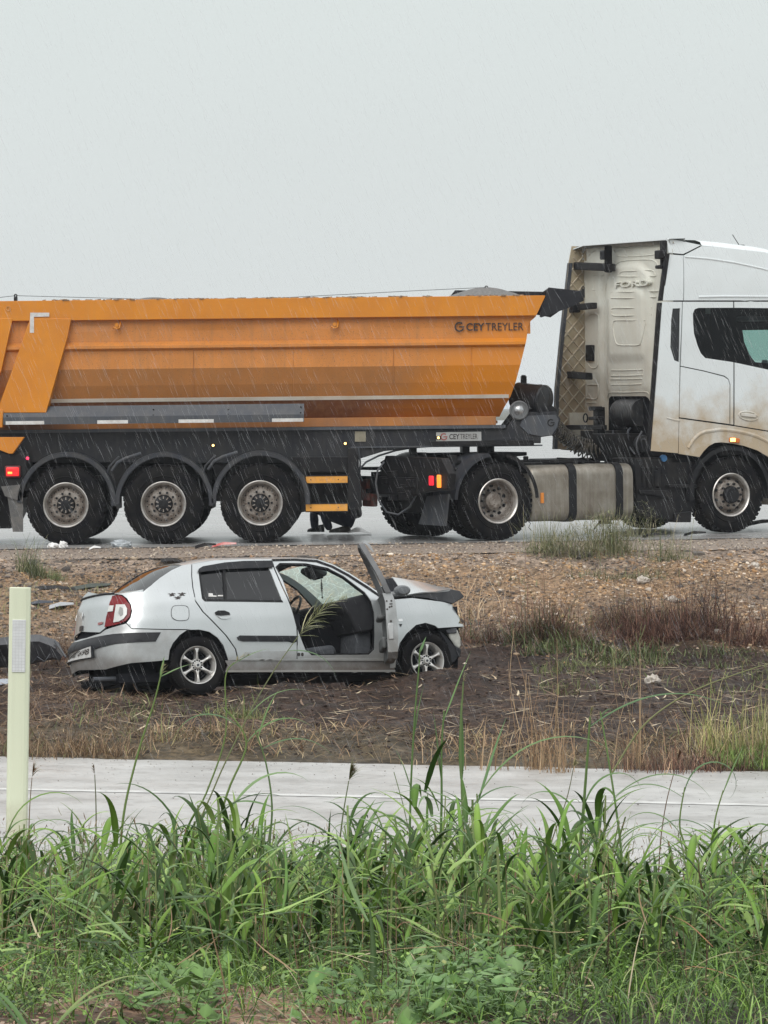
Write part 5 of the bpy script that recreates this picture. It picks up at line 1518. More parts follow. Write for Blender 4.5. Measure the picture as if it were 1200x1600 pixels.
def C(u, v):
    """photo pixel -> (s, z) on the body surface"""
    d = (_PU - u) ** 2 + (_PV - v) ** 2
    i, j = np.unravel_index(np.argmin(d), d.shape); s, z = float(_gs[i]), float(_gz[j])
    for _ in range(6):
        a = proj(CS(s, z), MC); b1 = proj(CS(s + .004, z), MC); b2 = proj(CS(s, z + .004), MC)
        J = np.array([[(b1[0] - a[0]) / .004, (b2[0] - a[0]) / .004], [(b1[1] - a[1]) / .004, (b2[1] - a[1]) / .004]])
        try: ds = np.linalg.solve(J, np.array([u - a[0], v - a[1]]))
        except Exception: break
        ds = np.clip(ds, -.06, .06); s += ds[0]; z += ds[1]
    return (s, z)
def CL(L): return [C(u, v) for (u, v) in L]
def C3(u, v, out=0.0): s, z = C(u, v); return Vector(CS(s, z, out))
def CY(u, v, y): return on_plane(MC, u, v, 1, y)

car = thing('wrecked_car', 'wrecked silver saloon car with its front door open and bonnet buckled, on the bank', 'car', MC)
def cpanel(name, outer, holes=(), m=None, out=0.0, far=True, step=.045, solid=.014, clamp=False, pts=None, parent=None, ang=50):
    o = pts or CL(outer)
    if clamp: o = [(max(s, 0.0), z) for s, z in o]
    hs = [CL(h) if not isinstance(h[0][0], float) or True else h for h in holes]
    r = []
    for sg in ((1, -1) if far else (1,)):
        b = B(); drape(b, lambda s, z: CS(s * sg, z, out), o, hs, step)
        r.append(b.build(name, m, parent or car, solid=solid, ang=ang))
    return r
AP = [(430, 886), (437, 879.5), (478, 880), (512, 887), (537, 900), (570, 925), (580, 939), (585, 957), (585, 1015), (577, 1023), (487, 1024), (477, 1015), (467, 990), (457, 957), (442, 907)]
# rear bumper: full width, in two mirrored halves sharing the centre
BMP = [(112, 1004), (135, 997), (157, 990), (165, 984), (197, 974.5), (206, 983), (250, 984), (292, 984.5), (281, 992), (270, 1005), (265, 1016), (263, 1031), (245, 1033), (205, 1036), (165, 1046), (135, 1054), (114, 1056), (100, 1046), (99, 1010)]
cpanel('rear_bumper', BMP, m=M_silverd, clamp=True)
BST = [(104, 1020), (118, 1009), (150, 995.5), (178, 990.5), (215, 988.5), (251, 988), (243, 1002.5), (215, 1003.5), (180, 1006), (150, 1014), (118, 1024), (100, 1033)]
M_strip = mat('black_bumper_strip', (.010, .012, .016), .5, spec=.3, col2=(.025, .025, .028), nscale=8)
cpanel('bumper_strip', BST, m=M_strip, out=.014, clamp=True)
cpanel('boot_lid', [(108, 1001), (108, 932), (135, 931.5), (160, 929), (179, 928.5), (172, 950), (164.5, 981), (156, 988), (135, 995), (112, 1002)], m=M_silver, clamp=True)
# registration plate with its characters
pl_ = [C(120.5, 1020), C(145.5, 1010), C(146.3, 1027), C(121, 1038.5)]
s0p = pl_[0][0]; 
yc0 = .0
pc = [Vector(CS(s, z, .03)) for s, z in pl_]
b = B(); n_ = 10
def plate_pt(a, t, out=.03):
    s = pl_[0][0] * (1 - a) * (1 - t) + pl_[1][0] * a * (1 - t) + pl_[2][0] * a * t + pl_[3][0] * (1 - a) * t
    z = pl_[0][1] * (1 - a) * (1 - t) + pl_[1][1] * a * (1 - t) + pl_[2][1] * a * t + pl_[3][1] * (1 - a) * t
    return Vector(CS(s, z, out))
b.grid([[plate_pt(-.10 + 1.13 * i / n_, -.10 + 1.2 * t, .026) for i in range(n_ + 1)] for t in (0, 1)]); b.build('plate_holder', M_strip, car, solid=.01)
b = B(); b.grid([[plate_pt(.0 + i / n_, t, .032) for i in range(n_ + 1)] for t in (0, 1)]); pln = b.build('number_plate', mat('plate_white', (.62, .63, .63), .4, col2=(.45, .45, .44), nscale=14), car, solid=.003)
me, a_, b__, c_, d_ = textmesh('09 AJZ 698', 1.0, .0, .012, name='plate_characters')
for v in me.vertices:
    X_ = .06 + .9 * (v.co.x - a_) / (b__ - a_); T_ = .85 - .7 * (v.co.y - c_) / (d_ - c_)
    v.co = plate_pt(X_, T_, .0345)
me.materials.clear(); me.materials.append(M_ink); o = bpy.data.objects.new('plate_characters', me); COL.objects.link(o); o.parent = pln
b = B(); q_ = [C(111, 1031), C(118, 1028), C(118.3, 1038), C(115, 1041)]
b.add([CS(s, z, .034) for s, z in q_], [(0, 1, 2, 3)]); b.build('torn_sticker', M_reflw, car, solid=.003)
# boot badges
def cpoly(L, m, name, out=.008, solid=.004, far=False, parent=None, step=.04): return cpanel(name, L, m=m, out=out, far=far, solid=solid, parent=parent, step=step)
M_chrome = mat('chrome_badge', (.8, .8, .8), .15, .9)
_ze = C(150, 958)[1]
cpanel('boot_emblem', None, m=M_chrome, out=.012, far=False, solid=.004, pts=[(-.03, _ze), (0, _ze + .045), (.03, _ze), (0, _ze - .045)], step=.02)
cpanel('boot_badge', None, m=M_ink, out=.01, far=False, solid=.004, pts=[(-.05, _ze - .15), (.05, _ze - .15), (.05, _ze - .10), (-.05, _ze - .10)], step=.03)
cpoly([(154, 973), (161, 971.5), (161, 975), (154, 977)], mat('red_badge', (.3, .12, .12), .4), 'small_badge', .01)
# lamps
TL = [(176.5, 931), (183, 930), (190, 930.5), (197, 936), (203, 944), (205, 953), (203, 963), (197, 970), (188, 974.5), (176, 977.5), (164.5, 979.5), (167, 965), (171, 950)]
tlp = cpanel('tail_lamp', TL, m=M_redl, out=.012, step=.03, clamp=True)
TI = [[(183, 944.5), (196, 944.5), (199.5, 951), (199, 960), (194, 967), (187, 971), (179, 972.5), (181, 958)], [(172.5, 946), (179.5, 946), (178, 955), (170, 956)]]
for L in TI: cpanel('lamp_window', L, m=M_clear, out=.022, step=.03, solid=.006, clamp=True)
cpanel('reversing_bulb', [(189, 948), (193, 950), (193.5, 960), (190, 963), (187, 958)], m=mat('grey_bulb', (.3, .3, .29), .2), out=.027, far=False, step=.03, solid=.003)
# rear quarter with C pillar
RQ = [(180.5, 928), (200, 926.5), (224, 924.5), (236, 915), (250, 903), (268, 891), (284, 883.5), (299, 881.5), (298.8, 900), (300.5, 918), (305, 940), (316, 956), (335, 975), (352, 993), (367, 1014), (371, 1031), (357, 1032), (354, 1022), (349, 1008), (340, 996), (327, 987), (311, 983.5), (299, 984), (292, 983), (250, 982.6), (206, 981.6), (198, 973.5), (204, 966), (206.5, 955), (204.5, 944), (198.5, 935), (191, 929.3)]
cpanel('rear_wing', RQ, m=M_silver)
# rear door
RWIN = [(311, 893.5), (318, 889), (350, 886.5), (400, 885.5), (419, 886), (424, 896), (441, 939.5), (380, 938.5), (321, 937.6), (317, 934), (313, 915)]
RD = [(300.3, 881.5), (335, 875.5), (380, 873.8), (424, 873.5), (428, 889), (441, 919), (455, 951), (463, 980), (463.5, 1029.5), (373, 1030.5), (369, 1014), (354, 992.5), (337, 974.5), (318, 955.5), (306.8, 939.5), (302, 917), (300.3, 900)]
cpanel('rear_door', RD, [RWIN], M_silver)
cpanel('rear_door_glass', [(311, 893.5), (318, 888), (350, 885), (400, 884), (421, 885), (442.5, 941), (380, 940), (319, 939), (315.5, 934), (310, 915)], m=M_glass, out=-.018, solid=.004)
cpanel('window_bar', [(347.5, 884), (351.5, 884), (355, 938), (351.5, 938)], m=M_plast, out=.001, solid=.02)
cpanel('window_seal', [(310, 893), (317, 888.5), (350, 886), (419, 885.5), (421, 888), (350, 888.5), (319, 891), (313, 895), (319, 934), (322, 936), (441, 938), (442.5, 941.3), (320, 939.5), (315.5, 935)], m=M_plast, out=.002, solid=.006, step=.03)
cpanel('wind_deflector', [(308.5, 893.5), (309.5, 889), (316, 885), (350, 879), (380, 876.6), (424, 876), (426.5, 886.5), (400, 887.5), (350, 889.5), (316, 893.5)], m=M_strip, out=.022, solid=.004, step=.03, far=False)
cpoly([(336, 957), (340, 954.3), (350, 954), (358, 956.5), (360, 961), (355, 965.5), (344, 965.5), (337.5, 962)], M_silverd, 'handle_cup', .003, .003)
cpoly([(335.5, 956.5), (340, 954), (350, 954), (357.5, 957), (359, 960), (345, 961.5), (337, 960.5)], M_plast, 'door_handle', .016, .014)
cpoly([(340, 963.3), (350, 964.2), (358, 963), (361, 964.5), (355, 967.3), (345, 967)], M_silver, 'handle_lip', .012, .01)
cpoly([(370, 996), (374, 993), (400, 993.3), (463, 993.6), (463, 1003), (380, 1002.6), (372.5, 1000.5)], M_strip, 'side_strip', .016, .014)
cpoly([(382, 1019), (463, 1016.5), (463, 1029), (383, 1030)], M_silverd, 'door_bottom', .004, .003)
cpanel('handwritten_sticker', [(326.5, 926.5), (333, 927), (333.5, 930), (339, 930.3), (339, 932.3), (326.5, 932)], m=M_reflw, out=-.012, far=False, solid=.003, step=.03)
cpanel('handwritten_sticker', [(341, 929.5), (349, 929.5), (349, 931.5), (341, 931.5)], m=M_reflw, out=-.012, far=False, solid=.003, step=.03)
# fuel flap outline
def cloop(L, name, m, r=.003, out=.0035, closed=True):
    pts = curve_pts([C3(u, v, out) for (u, v) in L], 4, closed)
    if closed: pts.append(pts[0])
    b = B(); b.tube(pts, r, 6); return b.build(name, m, car)
cpoly([(270, 948), (277, 946.3), (289, 946.5), (294.5, 951), (295, 964), (291, 969), (277, 969.5), (269, 965), (267.5, 956)], M_silver, 'fuel_flap', .004, .004)
cloop([(270, 948), (277, 946.3), (289, 946.5), (294.5, 951), (295, 964), (291, 969), (277, 969.5), (269, 965), (267.5, 956)], 'fuel_flap_gap', M_strip, .0028, .003)
# small dark decal: three insects in a row
def decal(u, v, k):
    for (du, dv, w, h) in ((0, 0, 3.6, 2.2), (-4, -1.2, 3.2, .7), (4, -1.5, 3, .8), (-2.5, 2.2, 2.5, .8), (3, 1.8, 2.6, .7), (1, -2.4, 2, .8)):
        a = [(u + du * k - w, v + dv * k), (u + du * k, v + dv * k - h), (u + du * k + w, v + dv * k + .3), (u + du * k + .4, v + dv * k + h)]
        cpanel('decal', a, m=M_ink, out=.003, far=False, solid=.001, step=.05)
decal(268.5, 929, .9); decal(277.5, 934, .8); decal(284, 928.5, .95)
# body side ring around the open front doorway
RING = [(424.8, 873.5), (460, 872.8), (498, 874.5), (520, 882), (545, 895), (575, 914), (598, 930), (608, 937), (611.5, 955), (611.5, 1000), (608, 1031), (465, 1031), (465, 980), (457, 951), (443, 919), (430, 889)]
cpanel('door_frame', RING, [AP], M_silver, step=.04)
cpanel('door_seal', [(a[0] + (a[0] - 515) * -.0, a[1]) for a in AP], [[(u + (515 - u) * .022 * (1 if v < 1000 else .5), v + (960 - v) * .035) for (u, v) in AP]], M_plast, out=-.012, step=.03, solid=.03)
cpanel('roof_gutter', [(425, 873.6), (460, 873.0), (495, 875), (520, 884), (545, 897.5), (575, 916.5), (598, 933), (597, 935.5), (572, 918.5), (542, 899.5), (518, 886.5), (494, 878), (460, 875.6), (426, 876.5)], m=M_plast, out=.008, solid=.006, step=.03)
FD = [(612.5, 937), (644, 934.5), (680, 939), (700, 942.8), (706, 946), (711, 956), (716, 974), (716.5, 980.5), (684.5, 981.3), (680, 977.5), (665, 973), (650, 976.5), (635, 990), (624.5, 1005), (619, 1027), (618, 1043), (609.5, 1044), (609.8, 1031), (613, 1000), (613, 955)]
cpanel('front_wing', FD, m=M_silver)
cpoly([(622, 967), (628.5, 967), (629, 971), (622, 971)], M_chrome, 'wing_badge', .008, .003); cpoly([(623.5, 975), (628, 975), (626, 980)], M_strip, 'wing_mark', .006, .002)
cpanel('sill', [(352, 1032), (607, 1032), (617, 1045), (617, 1048), (352, 1048.5), (356, 1040)], m=M_silverd, out=-.004)
cpanel('sill_flange', [(352, 1047.5), (617, 1047), (617, 1050), (352, 1050.5)], m=M_silver, out=.012, solid=.01, step=.04)
cpanel('sill_step', [(372, 1029.5), (607, 1030.5), (607, 1033), (372, 1032)], m=M_silver, out=.012, solid=.02, step=.04)
# striker plate on the lower pillar
cpoly([(464.5, 1008), (470, 1008), (476, 1016), (478, 1024), (475, 1027.5), (464.5, 1027.5)], M_silver, 'pillar_foot', .004, .004)
for u in (466.5, 472): cpoly([(u - 2, 1021), (u, 1019.6), (u + 2, 1021), (u + 2, 1024.4), (u, 1025.8), (u - 2, 1024.4)], M_ink, 'pillar_hole', .009, .002)
# dark shell behind the panel gaps
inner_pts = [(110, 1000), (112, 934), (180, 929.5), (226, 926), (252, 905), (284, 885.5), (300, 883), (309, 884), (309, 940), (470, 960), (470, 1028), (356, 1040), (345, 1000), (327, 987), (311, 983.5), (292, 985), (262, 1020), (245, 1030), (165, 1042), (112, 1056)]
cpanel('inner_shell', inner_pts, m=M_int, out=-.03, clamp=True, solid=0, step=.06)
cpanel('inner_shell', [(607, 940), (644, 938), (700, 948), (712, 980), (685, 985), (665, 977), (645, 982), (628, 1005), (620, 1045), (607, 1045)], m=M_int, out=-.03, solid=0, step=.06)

# wheels
def car_wheel(x, y, far=False, steer=0, z=.285, spin=0):
    M = Matrix.Translation((x, y, z)) @ Matrix.Rotation(steer, 4, 'Z') @ (Matrix.Rotation(math.pi, 4, 'Z') if far else Matrix.Identity(4)) @ Matrix.Rotation(spin, 4, 'Y')
    if 'ct' not in WC:
        b = B(); r, w, q = .290, .18, .188
        b.lathe([(q - .004, .02), (q + .006, .004), (q + .02, -.004), (.24, -.010), (r - .03, -.006), (r - .012, .006), (r, .022), (r, .055), (r - .006, .06), (r - .006, .068), (r, .073), (r, .107), (r - .006, .112), (r - .006, .12), (r, .125), (r, .158), (r - .02, .178), (q, .185)], (0, 0, 0), (0, 1, 0), 48, 0)
        for k in range(60):
            a = 2 * math.pi * k / 60; Rm = Matrix.Rotation(-a, 3, 'Y'); p = Rm @ Vector((0, 0, r - .006))
            b.box((p.x, .03, p.z), (.018, .045, .018), 0, Rm)
        WC['ct'] = b.mesh('tyre', M_tyre)
        b = B()
        b.lathe([(.186, .022), (.190, .006), (.186, -.002), (.180, .0), (.172, .02), (.166, .03), (.160, .06), (.155, .12)], (0, 0, 0), (0, 1, 0), 48, 0)
        b.lathe([(.155, .12), (.0001, .12)], (0, 0, 0), (0, 1, 0), 40, 1)
        b.lathe([(.13, .085), (.125, .10)], (0, 0, 0), (0, 1, 0), 32, 2)
        b.lathe([(.0001, .012), (.026, .012), (.03, .018), (.034, .03), (.062, .036), (.066, .05), (.066, .10)], (0, 0, 0), (0, 1, 0), 24, 0)
        for k in range(6):
            a = math.pi / 2 + 2 * math.pi * k / 6
            c_, s_ = math.cos(a), math.sin(a)
            def pt(r_, t, y): return Vector((r_ * c_ - t * s_, y, r_ * s_ + t * c_))
            sec = [(.045, .024, .034), (.085, .0125, .026), (.12, .0115, .02), (.145, .015, .018), (.168, .028, .022)]
            rows = [[pt(r_, -w_, yy + .02), pt(r_, -w_ * .8, yy), pt(r_, 0, yy - .004), pt(r_, w_ * .8, yy), pt(r_, w_, yy + .02)] for (r_, w_, yy) in sec]
            b.grid(rows, 0)
            b.grid([[r[0] for r in rows], [Vector((r[0].x, .09, r[0].z)) for r in rows]], 0); b.grid([[r[4] for r in rows], [Vector((r[4].x, .09, r[4].z)) for r in rows]], 0)
            a2 = a + math.pi / 6
            for rr_, aa in ((.048, a2), (.048, a)):
                b.cyl((rr_ * math.cos(aa), .04, rr_ * math.sin(aa)), (rr_ * math.cos(aa), .027, rr_ * math.sin(aa)), .0085, 8, 1)
        b.cyl((0, .02, 0), (0, .006, 0), .013, 12, 2)
        WC['cr'] = b.mesh('alloy_rim', [M_alloy, M_int, M_dgrey])
    t = bpy.data.objects.new('wheel', WC['ct']); COL.objects.link(t); t.parent = car; t.matrix_local = M
    q = bpy.data.objects.new('alloy_rim', WC['cr']); COL.objects.link(q); q.parent = t
pr_ = CY(310, 1039, -.80); pf_ = CY(668, 1032, -.80)
car_wheel(pr_.x, -.80, z=pr_.z); car_wheel(pr_.x, .80, True, z=pr_.z)
car_wheel(pf_.x, -.805, z=pf_.z, steer=R(4), spin=.1); car_wheel(pf_.x, .80, True, z=pf_.z)
b = B()
for (px, zc, sgn) in ((pr_.x, pr_.z, -1), (pr_.x, pr_.z, 1), (pf_.x, pf_.z, -1), (pf_.x, pf_.z, 1)):
    rows = []
    for yv in (-.79, -.45):
        rows.append([Vector((px + .345 * math.cos(a), -sgn * yv, zc + .345 * math.sin(a))) for a in np.linspace(-.3, math.pi + .3, 24)])
    rows.append([Vector((px, -sgn * -.45, zc))] * 24)
    b.grid(rows)
b.build('wheel_arch_liner', M_int, car)
# underbody, boxed low and wide to stand in for the shade beneath the car
b = B(); b.bb(-.75, 2.75, -.62, .62, .15, .24); b.bb(-.7, -.3, -.5, .5, .12, .4); b.bb(.4, 2.0, -.72, .72, .19, .26); b.cyl((-.75, -.35, .24), (-.2, -.35, .24), .09, 12); b.build('underbody', M_int, car)
b = B(); b.cyl((-.98, -.50, .2), (-.7, -.50, .2), .025, 10); b.build('exhaust_pipe', M_dgrey, car)

# ---- upper surfaces that span the car
def bridge(L, crown, name, m, n=12, solid=.01, dx=0.0, far=True, crown_x=0.0, inset=0.0):
    """near edge given as local points; mirrored to the far side, with a crown between"""
    rows = []
    for k in range(n + 1):
        t = k / n; f = 1 - (2 * t - 1) ** 2
        f2 = f ** .75
        rows.append([Vector((p.x + crown_x * f2, (p.y + inset) * (1 - 2 * t), p.z + crown * f2)) for p in L])
    b = B(); b.grid(rows); return b.build(name, m, car, solid=solid, ang=60)
edge = lambda L: curve_pts([C3(u, v) for (u, v) in L], 4)
bridge(edge([(284, 883.5), (299, 881.3), (335, 875.3), (380, 873.6), (425, 873.3), (460, 872.6), (498, 874.3)]), .055, 'roof', M_silver)
bridge(edge([(226, 924.5), (238, 914), (252, 902.5), (270, 890), (284, 883.5)]), .03, 'rear_window', M_glass, crown_x=-.10, solid=.006, inset=.01)
_tp = [C(165, 928.9), C(180, 928.2), C(200, 926.7), C(226, 924.8)]
s_end = _tp[-1][0]
def ztop(s): return float(np.interp(abs(s), [q[0] for q in _tp], [q[1] for q in _tp]))
orow = [Vector(CS(s, ztop(s))) for s in np.linspace(-s_end, s_end, 61)]
xw = orow[-1].x
rows = []
for t in np.linspace(0, 1, 9):
    rows.append([Vector((p.x + (max(p.x, xw) - p.x) * t, p.y * (1 - .02 * t), p.z + .028 * math.sin(t * math.pi / 2) * (1 if abs(i - 30) < 27 else 0))) for i, p in enumerate(orow)])
b = B(); b.grid(rows); b.build('boot_top', M_silver, car, ang=60)
b = B(); b.tube([Vector(CS(s, ztop(s) + .006, .004)) for s in np.linspace(-_tp[1][0] * .98, _tp[1][0] * .98, 41)], .011, 8); b.build('boot_lip', M_strip, car)
wl = edge([(500, 875.5), (520, 883), (545, 896), (575, 915.5), (598, 932)])
WS = bridge(wl, .03, 'windscreen', None, solid=0, crown_x=.16, inset=.02)
bridge([Vector((p.x, p.y, p.z)) for p in edge([(594, 929), (598, 932), (609, 937)])], .03, 'cowl', M_plast, crown_x=.14)
def crackglass():
    m = bpy.data.materials.new('cracked_windscreen'); m.use_nodes = True
    t = m.node_tree; N = t.nodes; Lk = t.links; b_ = N['Principled BSDF']
    b_.inputs['Base Color'].default_value = (.34, .46, .42, 1); b_.inputs['Roughness'].default_value = .3
    tc = N.new('ShaderNodeTexCoord')
    def edges(sc, th, warp):
        nz = N.new('ShaderNodeTexNoise'); nz.inputs['Scale'].default_value = 5; Lk.new(tc.outputs['Object'], nz.inputs[0])
        mx = N.new('ShaderNodeMixRGB'); mx.inputs[0].default_value = warp; Lk.new(tc.outputs['Object'], mx.inputs[1]); Lk.new(nz.outputs['Color'], mx.inputs[2])
        mp = N.new('ShaderNodeMapping'); mp.inputs['Scale'].default_value = (1, 1, 2.8); mp.inputs['Rotation'].default_value = (0, .5, .3); Lk.new(mx.outputs[0], mp.inputs[0])
        v = N.new('ShaderNodeTexVoronoi'); v.feature = 'DISTANCE_TO_EDGE'; v.inputs['Scale'].default_value = sc; Lk.new(mp.outputs[0], v.inputs['Vector'])
        r = N.new('ShaderNodeMapRange'); r.inputs[1].default_value = 0; r.inputs[2].default_value = th; r.inputs[3].default_value = 1; r.inputs[4].default_value = 0; Lk.new(v.outputs['Distance'], r.inputs[0]); return r.outputs[0]
    mxm = N.new('ShaderNodeMath'); mxm.operation = 'MAXIMUM'; Lk.new(edges(3, .025, .12), mxm.inputs[0]); Lk.new(edges(8, .03, .06), mxm.inputs[1])
    r = N.new('ShaderNodeMapRange'); r.inputs[3].default_value = .48; r.inputs[4].default_value = .8; Lk.new(mxm.outputs[0], r.inputs[0])
    tl = N.new('ShaderNodeBsdfTranslucent'); tl.inputs[0].default_value = (.74, .92, .86, 1)
    ad = N.new('ShaderNodeMixShader'); ad.inputs[0].default_value = .8; Lk.new(b_.outputs[0], ad.inputs[1]); Lk.new(tl.outputs[0], ad.inputs[2])
    tr_ = N.new('ShaderNodeBsdfTransparent'); tr_.inputs[0].default_value = (.82, .97, .92, 1)
    x = N.new('ShaderNodeMixShader'); Lk.new(r.outputs[0], x.inputs[0]); Lk.new(tr_.outputs[0], x.inputs[1]); Lk.new(ad.outputs[0], x.inputs[2])
    Lk.new(x.outputs[0], N['Material Output'].inputs[0]); return m
WS.data.materials.clear(); WS.data.materials.append(crackglass())

# ---- interior seen through the doorway
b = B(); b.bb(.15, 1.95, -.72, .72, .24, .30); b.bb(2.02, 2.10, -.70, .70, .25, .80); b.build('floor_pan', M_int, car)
# far side lower door and headlining
cpanel('far_front_door', [(430, 940), (606, 945), (606, 1030), (470, 1030), (466, 985)], m=M_silver, far=False, out=0.0)
fd_ = bpy.data.objects['far_front_door']
for v in fd_.data.vertices: v.co.y = -v.co.y
b = B(); b.prism([(.85, .28), (2.05, .28), (2.05, .92), (1.9, .93), (.95, .90)], .66, .70); b.build('far_door_trim', M_trim, car)
bridge(edge([(300, 884.5), (335, 879), (425, 877), (498, 879)]), .04, 'headlining', mat('headlining_cloth', (.05, .052, .055), .9), solid=0, inset=.03)
def seat(x, y, name='front_seat'):
    st_ = B()
    st_.prism([(x - .02, .30), (x + .50, .32), (x + .54, .40), (x + .50, .47), (x + .2, .44), (x, .45)], y - .23, y + .23)
    s1 = st_.build(name, M_seat, car, bevel=.05)
    q = B(); q.prism([(x + .02, .42), (x + .13, .44), (x - .02, .98), (x - .12, .98)], y - .22, y + .22); q.prism([(x - .10, .99), (x - .0, .99), (x - .03, 1.14), (x - .11, 1.14)], y - .12, y + .12)
    q.build('backrest', M_seat, s1, bevel=.04)
p = CY(500, 1010, -.4)
seat(p.x - .42, -.36); seat(p.x - .42, .36)
b = B(); b.prism([(.0, .30), (.45, .32), (.48, .46), (.08, .46), (-.02, 1.0), (-.14, 1.0)], -.62, .62); b.build('rear_bench', M_seat, car, bevel=.04)
# dashboard
p0 = CY(500, 938, -.2); p1 = CY(583, 945, -.66)
zd = CY(560, 939, -.5).z
b = B(); b.prism([(p1.x - .28, zd - .15), (p1.x - .36, zd - .05), (p1.x - .36, zd + .0), (p1.x - .12, zd + .05), (p1.x + .18, zd + .02), (p1.x + .18, zd - .3), (p1.x - .2, zd - .34)], -.68, .68); b.build('dashboard', mat('dashboard_plastic', (.03, .031, .034), .7, spec=.2, col2=(.022, .022, .026), nscale=10), car, bevel=.02)
b = B(); b.bb(p1.x - .5, p1.x + .1, -.12, .12, .3, zd - .2); b.build('centre_console', M_int, car, bevel=.03)
pw = CY(470, 945, .34)
cwx = p1.x - .50
b = B(); 
axw = Vector((-.82, 0, .45)).normalized(); cw = Vector((cwx, .36, zd - .03)); ua = Vector((0, 1, 0)); ub = axw.cross(ua)
b.tube([cw + (ua * math.cos(q) + ub * math.sin(q)) * .185 for q in np.linspace(0, 2 * math.pi, 33)], .014, 8)
b.tube([cw - ua * .18, cw, cw + ua * .18], .015, 6); b.tube([cw, cw + ub * -.0 - axw * .3], .03, 8); b.cyl(cw - axw * .03, cw + axw * .01, .06, 12)
b.build('steering_wheel', M_plast, car)
b = B(); b.tube([(p1.x - .42, 0, .32), (p1.x - .46, 0, .56)], .012, 8); b.lathe([(.0001, -.03), (.026, -.01), (.026, .015), (.0001, .03)], (p1.x - .46, 0, .58), (0, 0, 1), 12); b.build('gear_lever', M_plast, car)
b = B(); b.box((p1.x - .95, -.02, .44), (.32, .04, .04), 0, Matrix.Rotation(-.3, 3, 'Y')); b.build('handbrake', M_plast, car, bevel=.01)
b = B(); b.prism([(p1.x - .20, .34), (p1.x - .02, .34), (p1.x - .02, zd - .16), (p1.x - .16, zd - .20)], -.60, -.16); b.build('glovebox', M_seat, car, bevel=.02)
# inner mirror, visor and hanging ornament
pm = CY(498, 905, -.02)
b = B(); b.box((pm.x, .0, pm.z + .03), (.04, .22, .06)); m1 = b.build('rear_view_mirror', M_plast, car, bevel=.01)
pv = CY(485, 900, -.2); b = B(); b.box((pv.x, -.3, pv.z + .03), (.16, .42, .07), 0, Matrix.Rotation(.6, 3, 'Y')); b.build('sun_visor', mat('visor_cloth', (.10, .11, .115), .8), car, bevel=.03)
pc0 = CY(502, 905, -.05)
b = B(); b.tube([pc0, (pc0.x, pc0.y, pc0.z - .20)], .005, 6)
for k, (dz, rr_) in enumerate(((.04, .014), (.06, .018), (.08, .018), (.10, .018), (.12, .014), (.19, .012))): b.lathe([(.0001, -.012), (rr_, 0), (.0001, .012)], (pc0.x, pc0.y, pc0.z - dz), (0, 0, 1), 8)
b.build('hanging_ornament', M_ink, car)
# ---- open front door: own frame at the hinge; +a runs from hinge to latch, swung towards the viewer
hs_, hz_ = C(611, 990); hp = Vector(CS(hs_, hz_))
dang = R(180 + 68.5 + 1.2)
MD = Matrix.Translation((hp.x, hp.y - .02, 0)) @ Matrix.Rotation(dang - 0, 4, 'Z') @ Matrix.Rotation(R(0), 4, 'X')
door = bpy.data.objects.new('front_door', None); COL.objects.link(door)
bpy.data.objects.remove(door)
# door axes in car space
da = Vector((math.cos(dang), math.sin(dang), 0)); dn = Vector((-da.y, da.x, 0))      # dn: towards the inside face
Wm = MC.to_3x3()
if (Wm @ dn).x > 0: dn = -dn
def DP(a, z, t): return Vector((hp.x, hp.y, 0)) + da * a + Vector((0, 0, z)) + dn * t
DL = 1.03
def dlean(z): return 0.0 if z < .80 else .24 * ((z - .80) / .55) ** 1.2
def dflat(z): return .02 * math.sin((z - .2) / .7 * math.pi) if z < .9 else 0
outl = [(.0, .27), (.04, .24), (DL - .10, .24), (DL - .02, .30), (DL, .45), (DL, .88), (0.0, .90)]
def dside(a, z): return DP(a, z, dlean(z) - dflat(z))
def dinner(a, z): return DP(a, z, dlean(z) + .09)
b = B(); drape(b, dside, outl, [], .08); 
o1 = b.build('open_front_door', M_silver, car, solid=0)
b = B(); drape(b, dinner, [(a * .98 + .01, z * .99 + .005) for a, z in outl], [], .08); b.build('door_trim', M_trim, o1)
b = B(); oo = resample(outl, .08); oo = oo + oo[:1]
b.grid([[dside(a, z) for a, z in oo], [dinner(a, z) for a, z in oo]]); b.build('door_edge', mat('door_edge_silver', (.46, .47, .48), .3, .4, col2=(.30, .31, .31), nscale=5, dirt=((.2, .18, .16), .2, .6, .6)), o1)
# holes and latch on the free edge
b = B()
for (z, t, r) in ((.80, .03, .010), (.80, .075, .009), (.745, .03, .010), (.74, .05, .010), (.72, .075, .009), (.60, .045, .012)):
    c0 = DP(DL + .0, z, t); b.cyl(c0 - da * .004, c0 + da * .004, r, 10)
b.box(DP(DL + .001, .77, .035), (.006, .03, .012), 0, Matrix.Rotation(dang, 3, 'Z'))
b.build('latch_hole', M_ink, o1)
b = B(); b.box(DP(DL - .004, .50, .05), (.02, .055, .16), 0, Matrix.Rotation(dang, 3, 'Z')); b.build('latch_plate', M_silverd, o1, bevel=.008)
b = B(); b.box(DP(DL * .6, .66, .13), (.5, .07, .05), 0, Matrix.Rotation(dang, 3, 'Z')); b.box(DP(DL * .55, .40, .115), (.75, .05, .12), 0, Matrix.Rotation(dang, 3, 'Z')); b.build('armrest', M_trim, o1, bevel=.02)
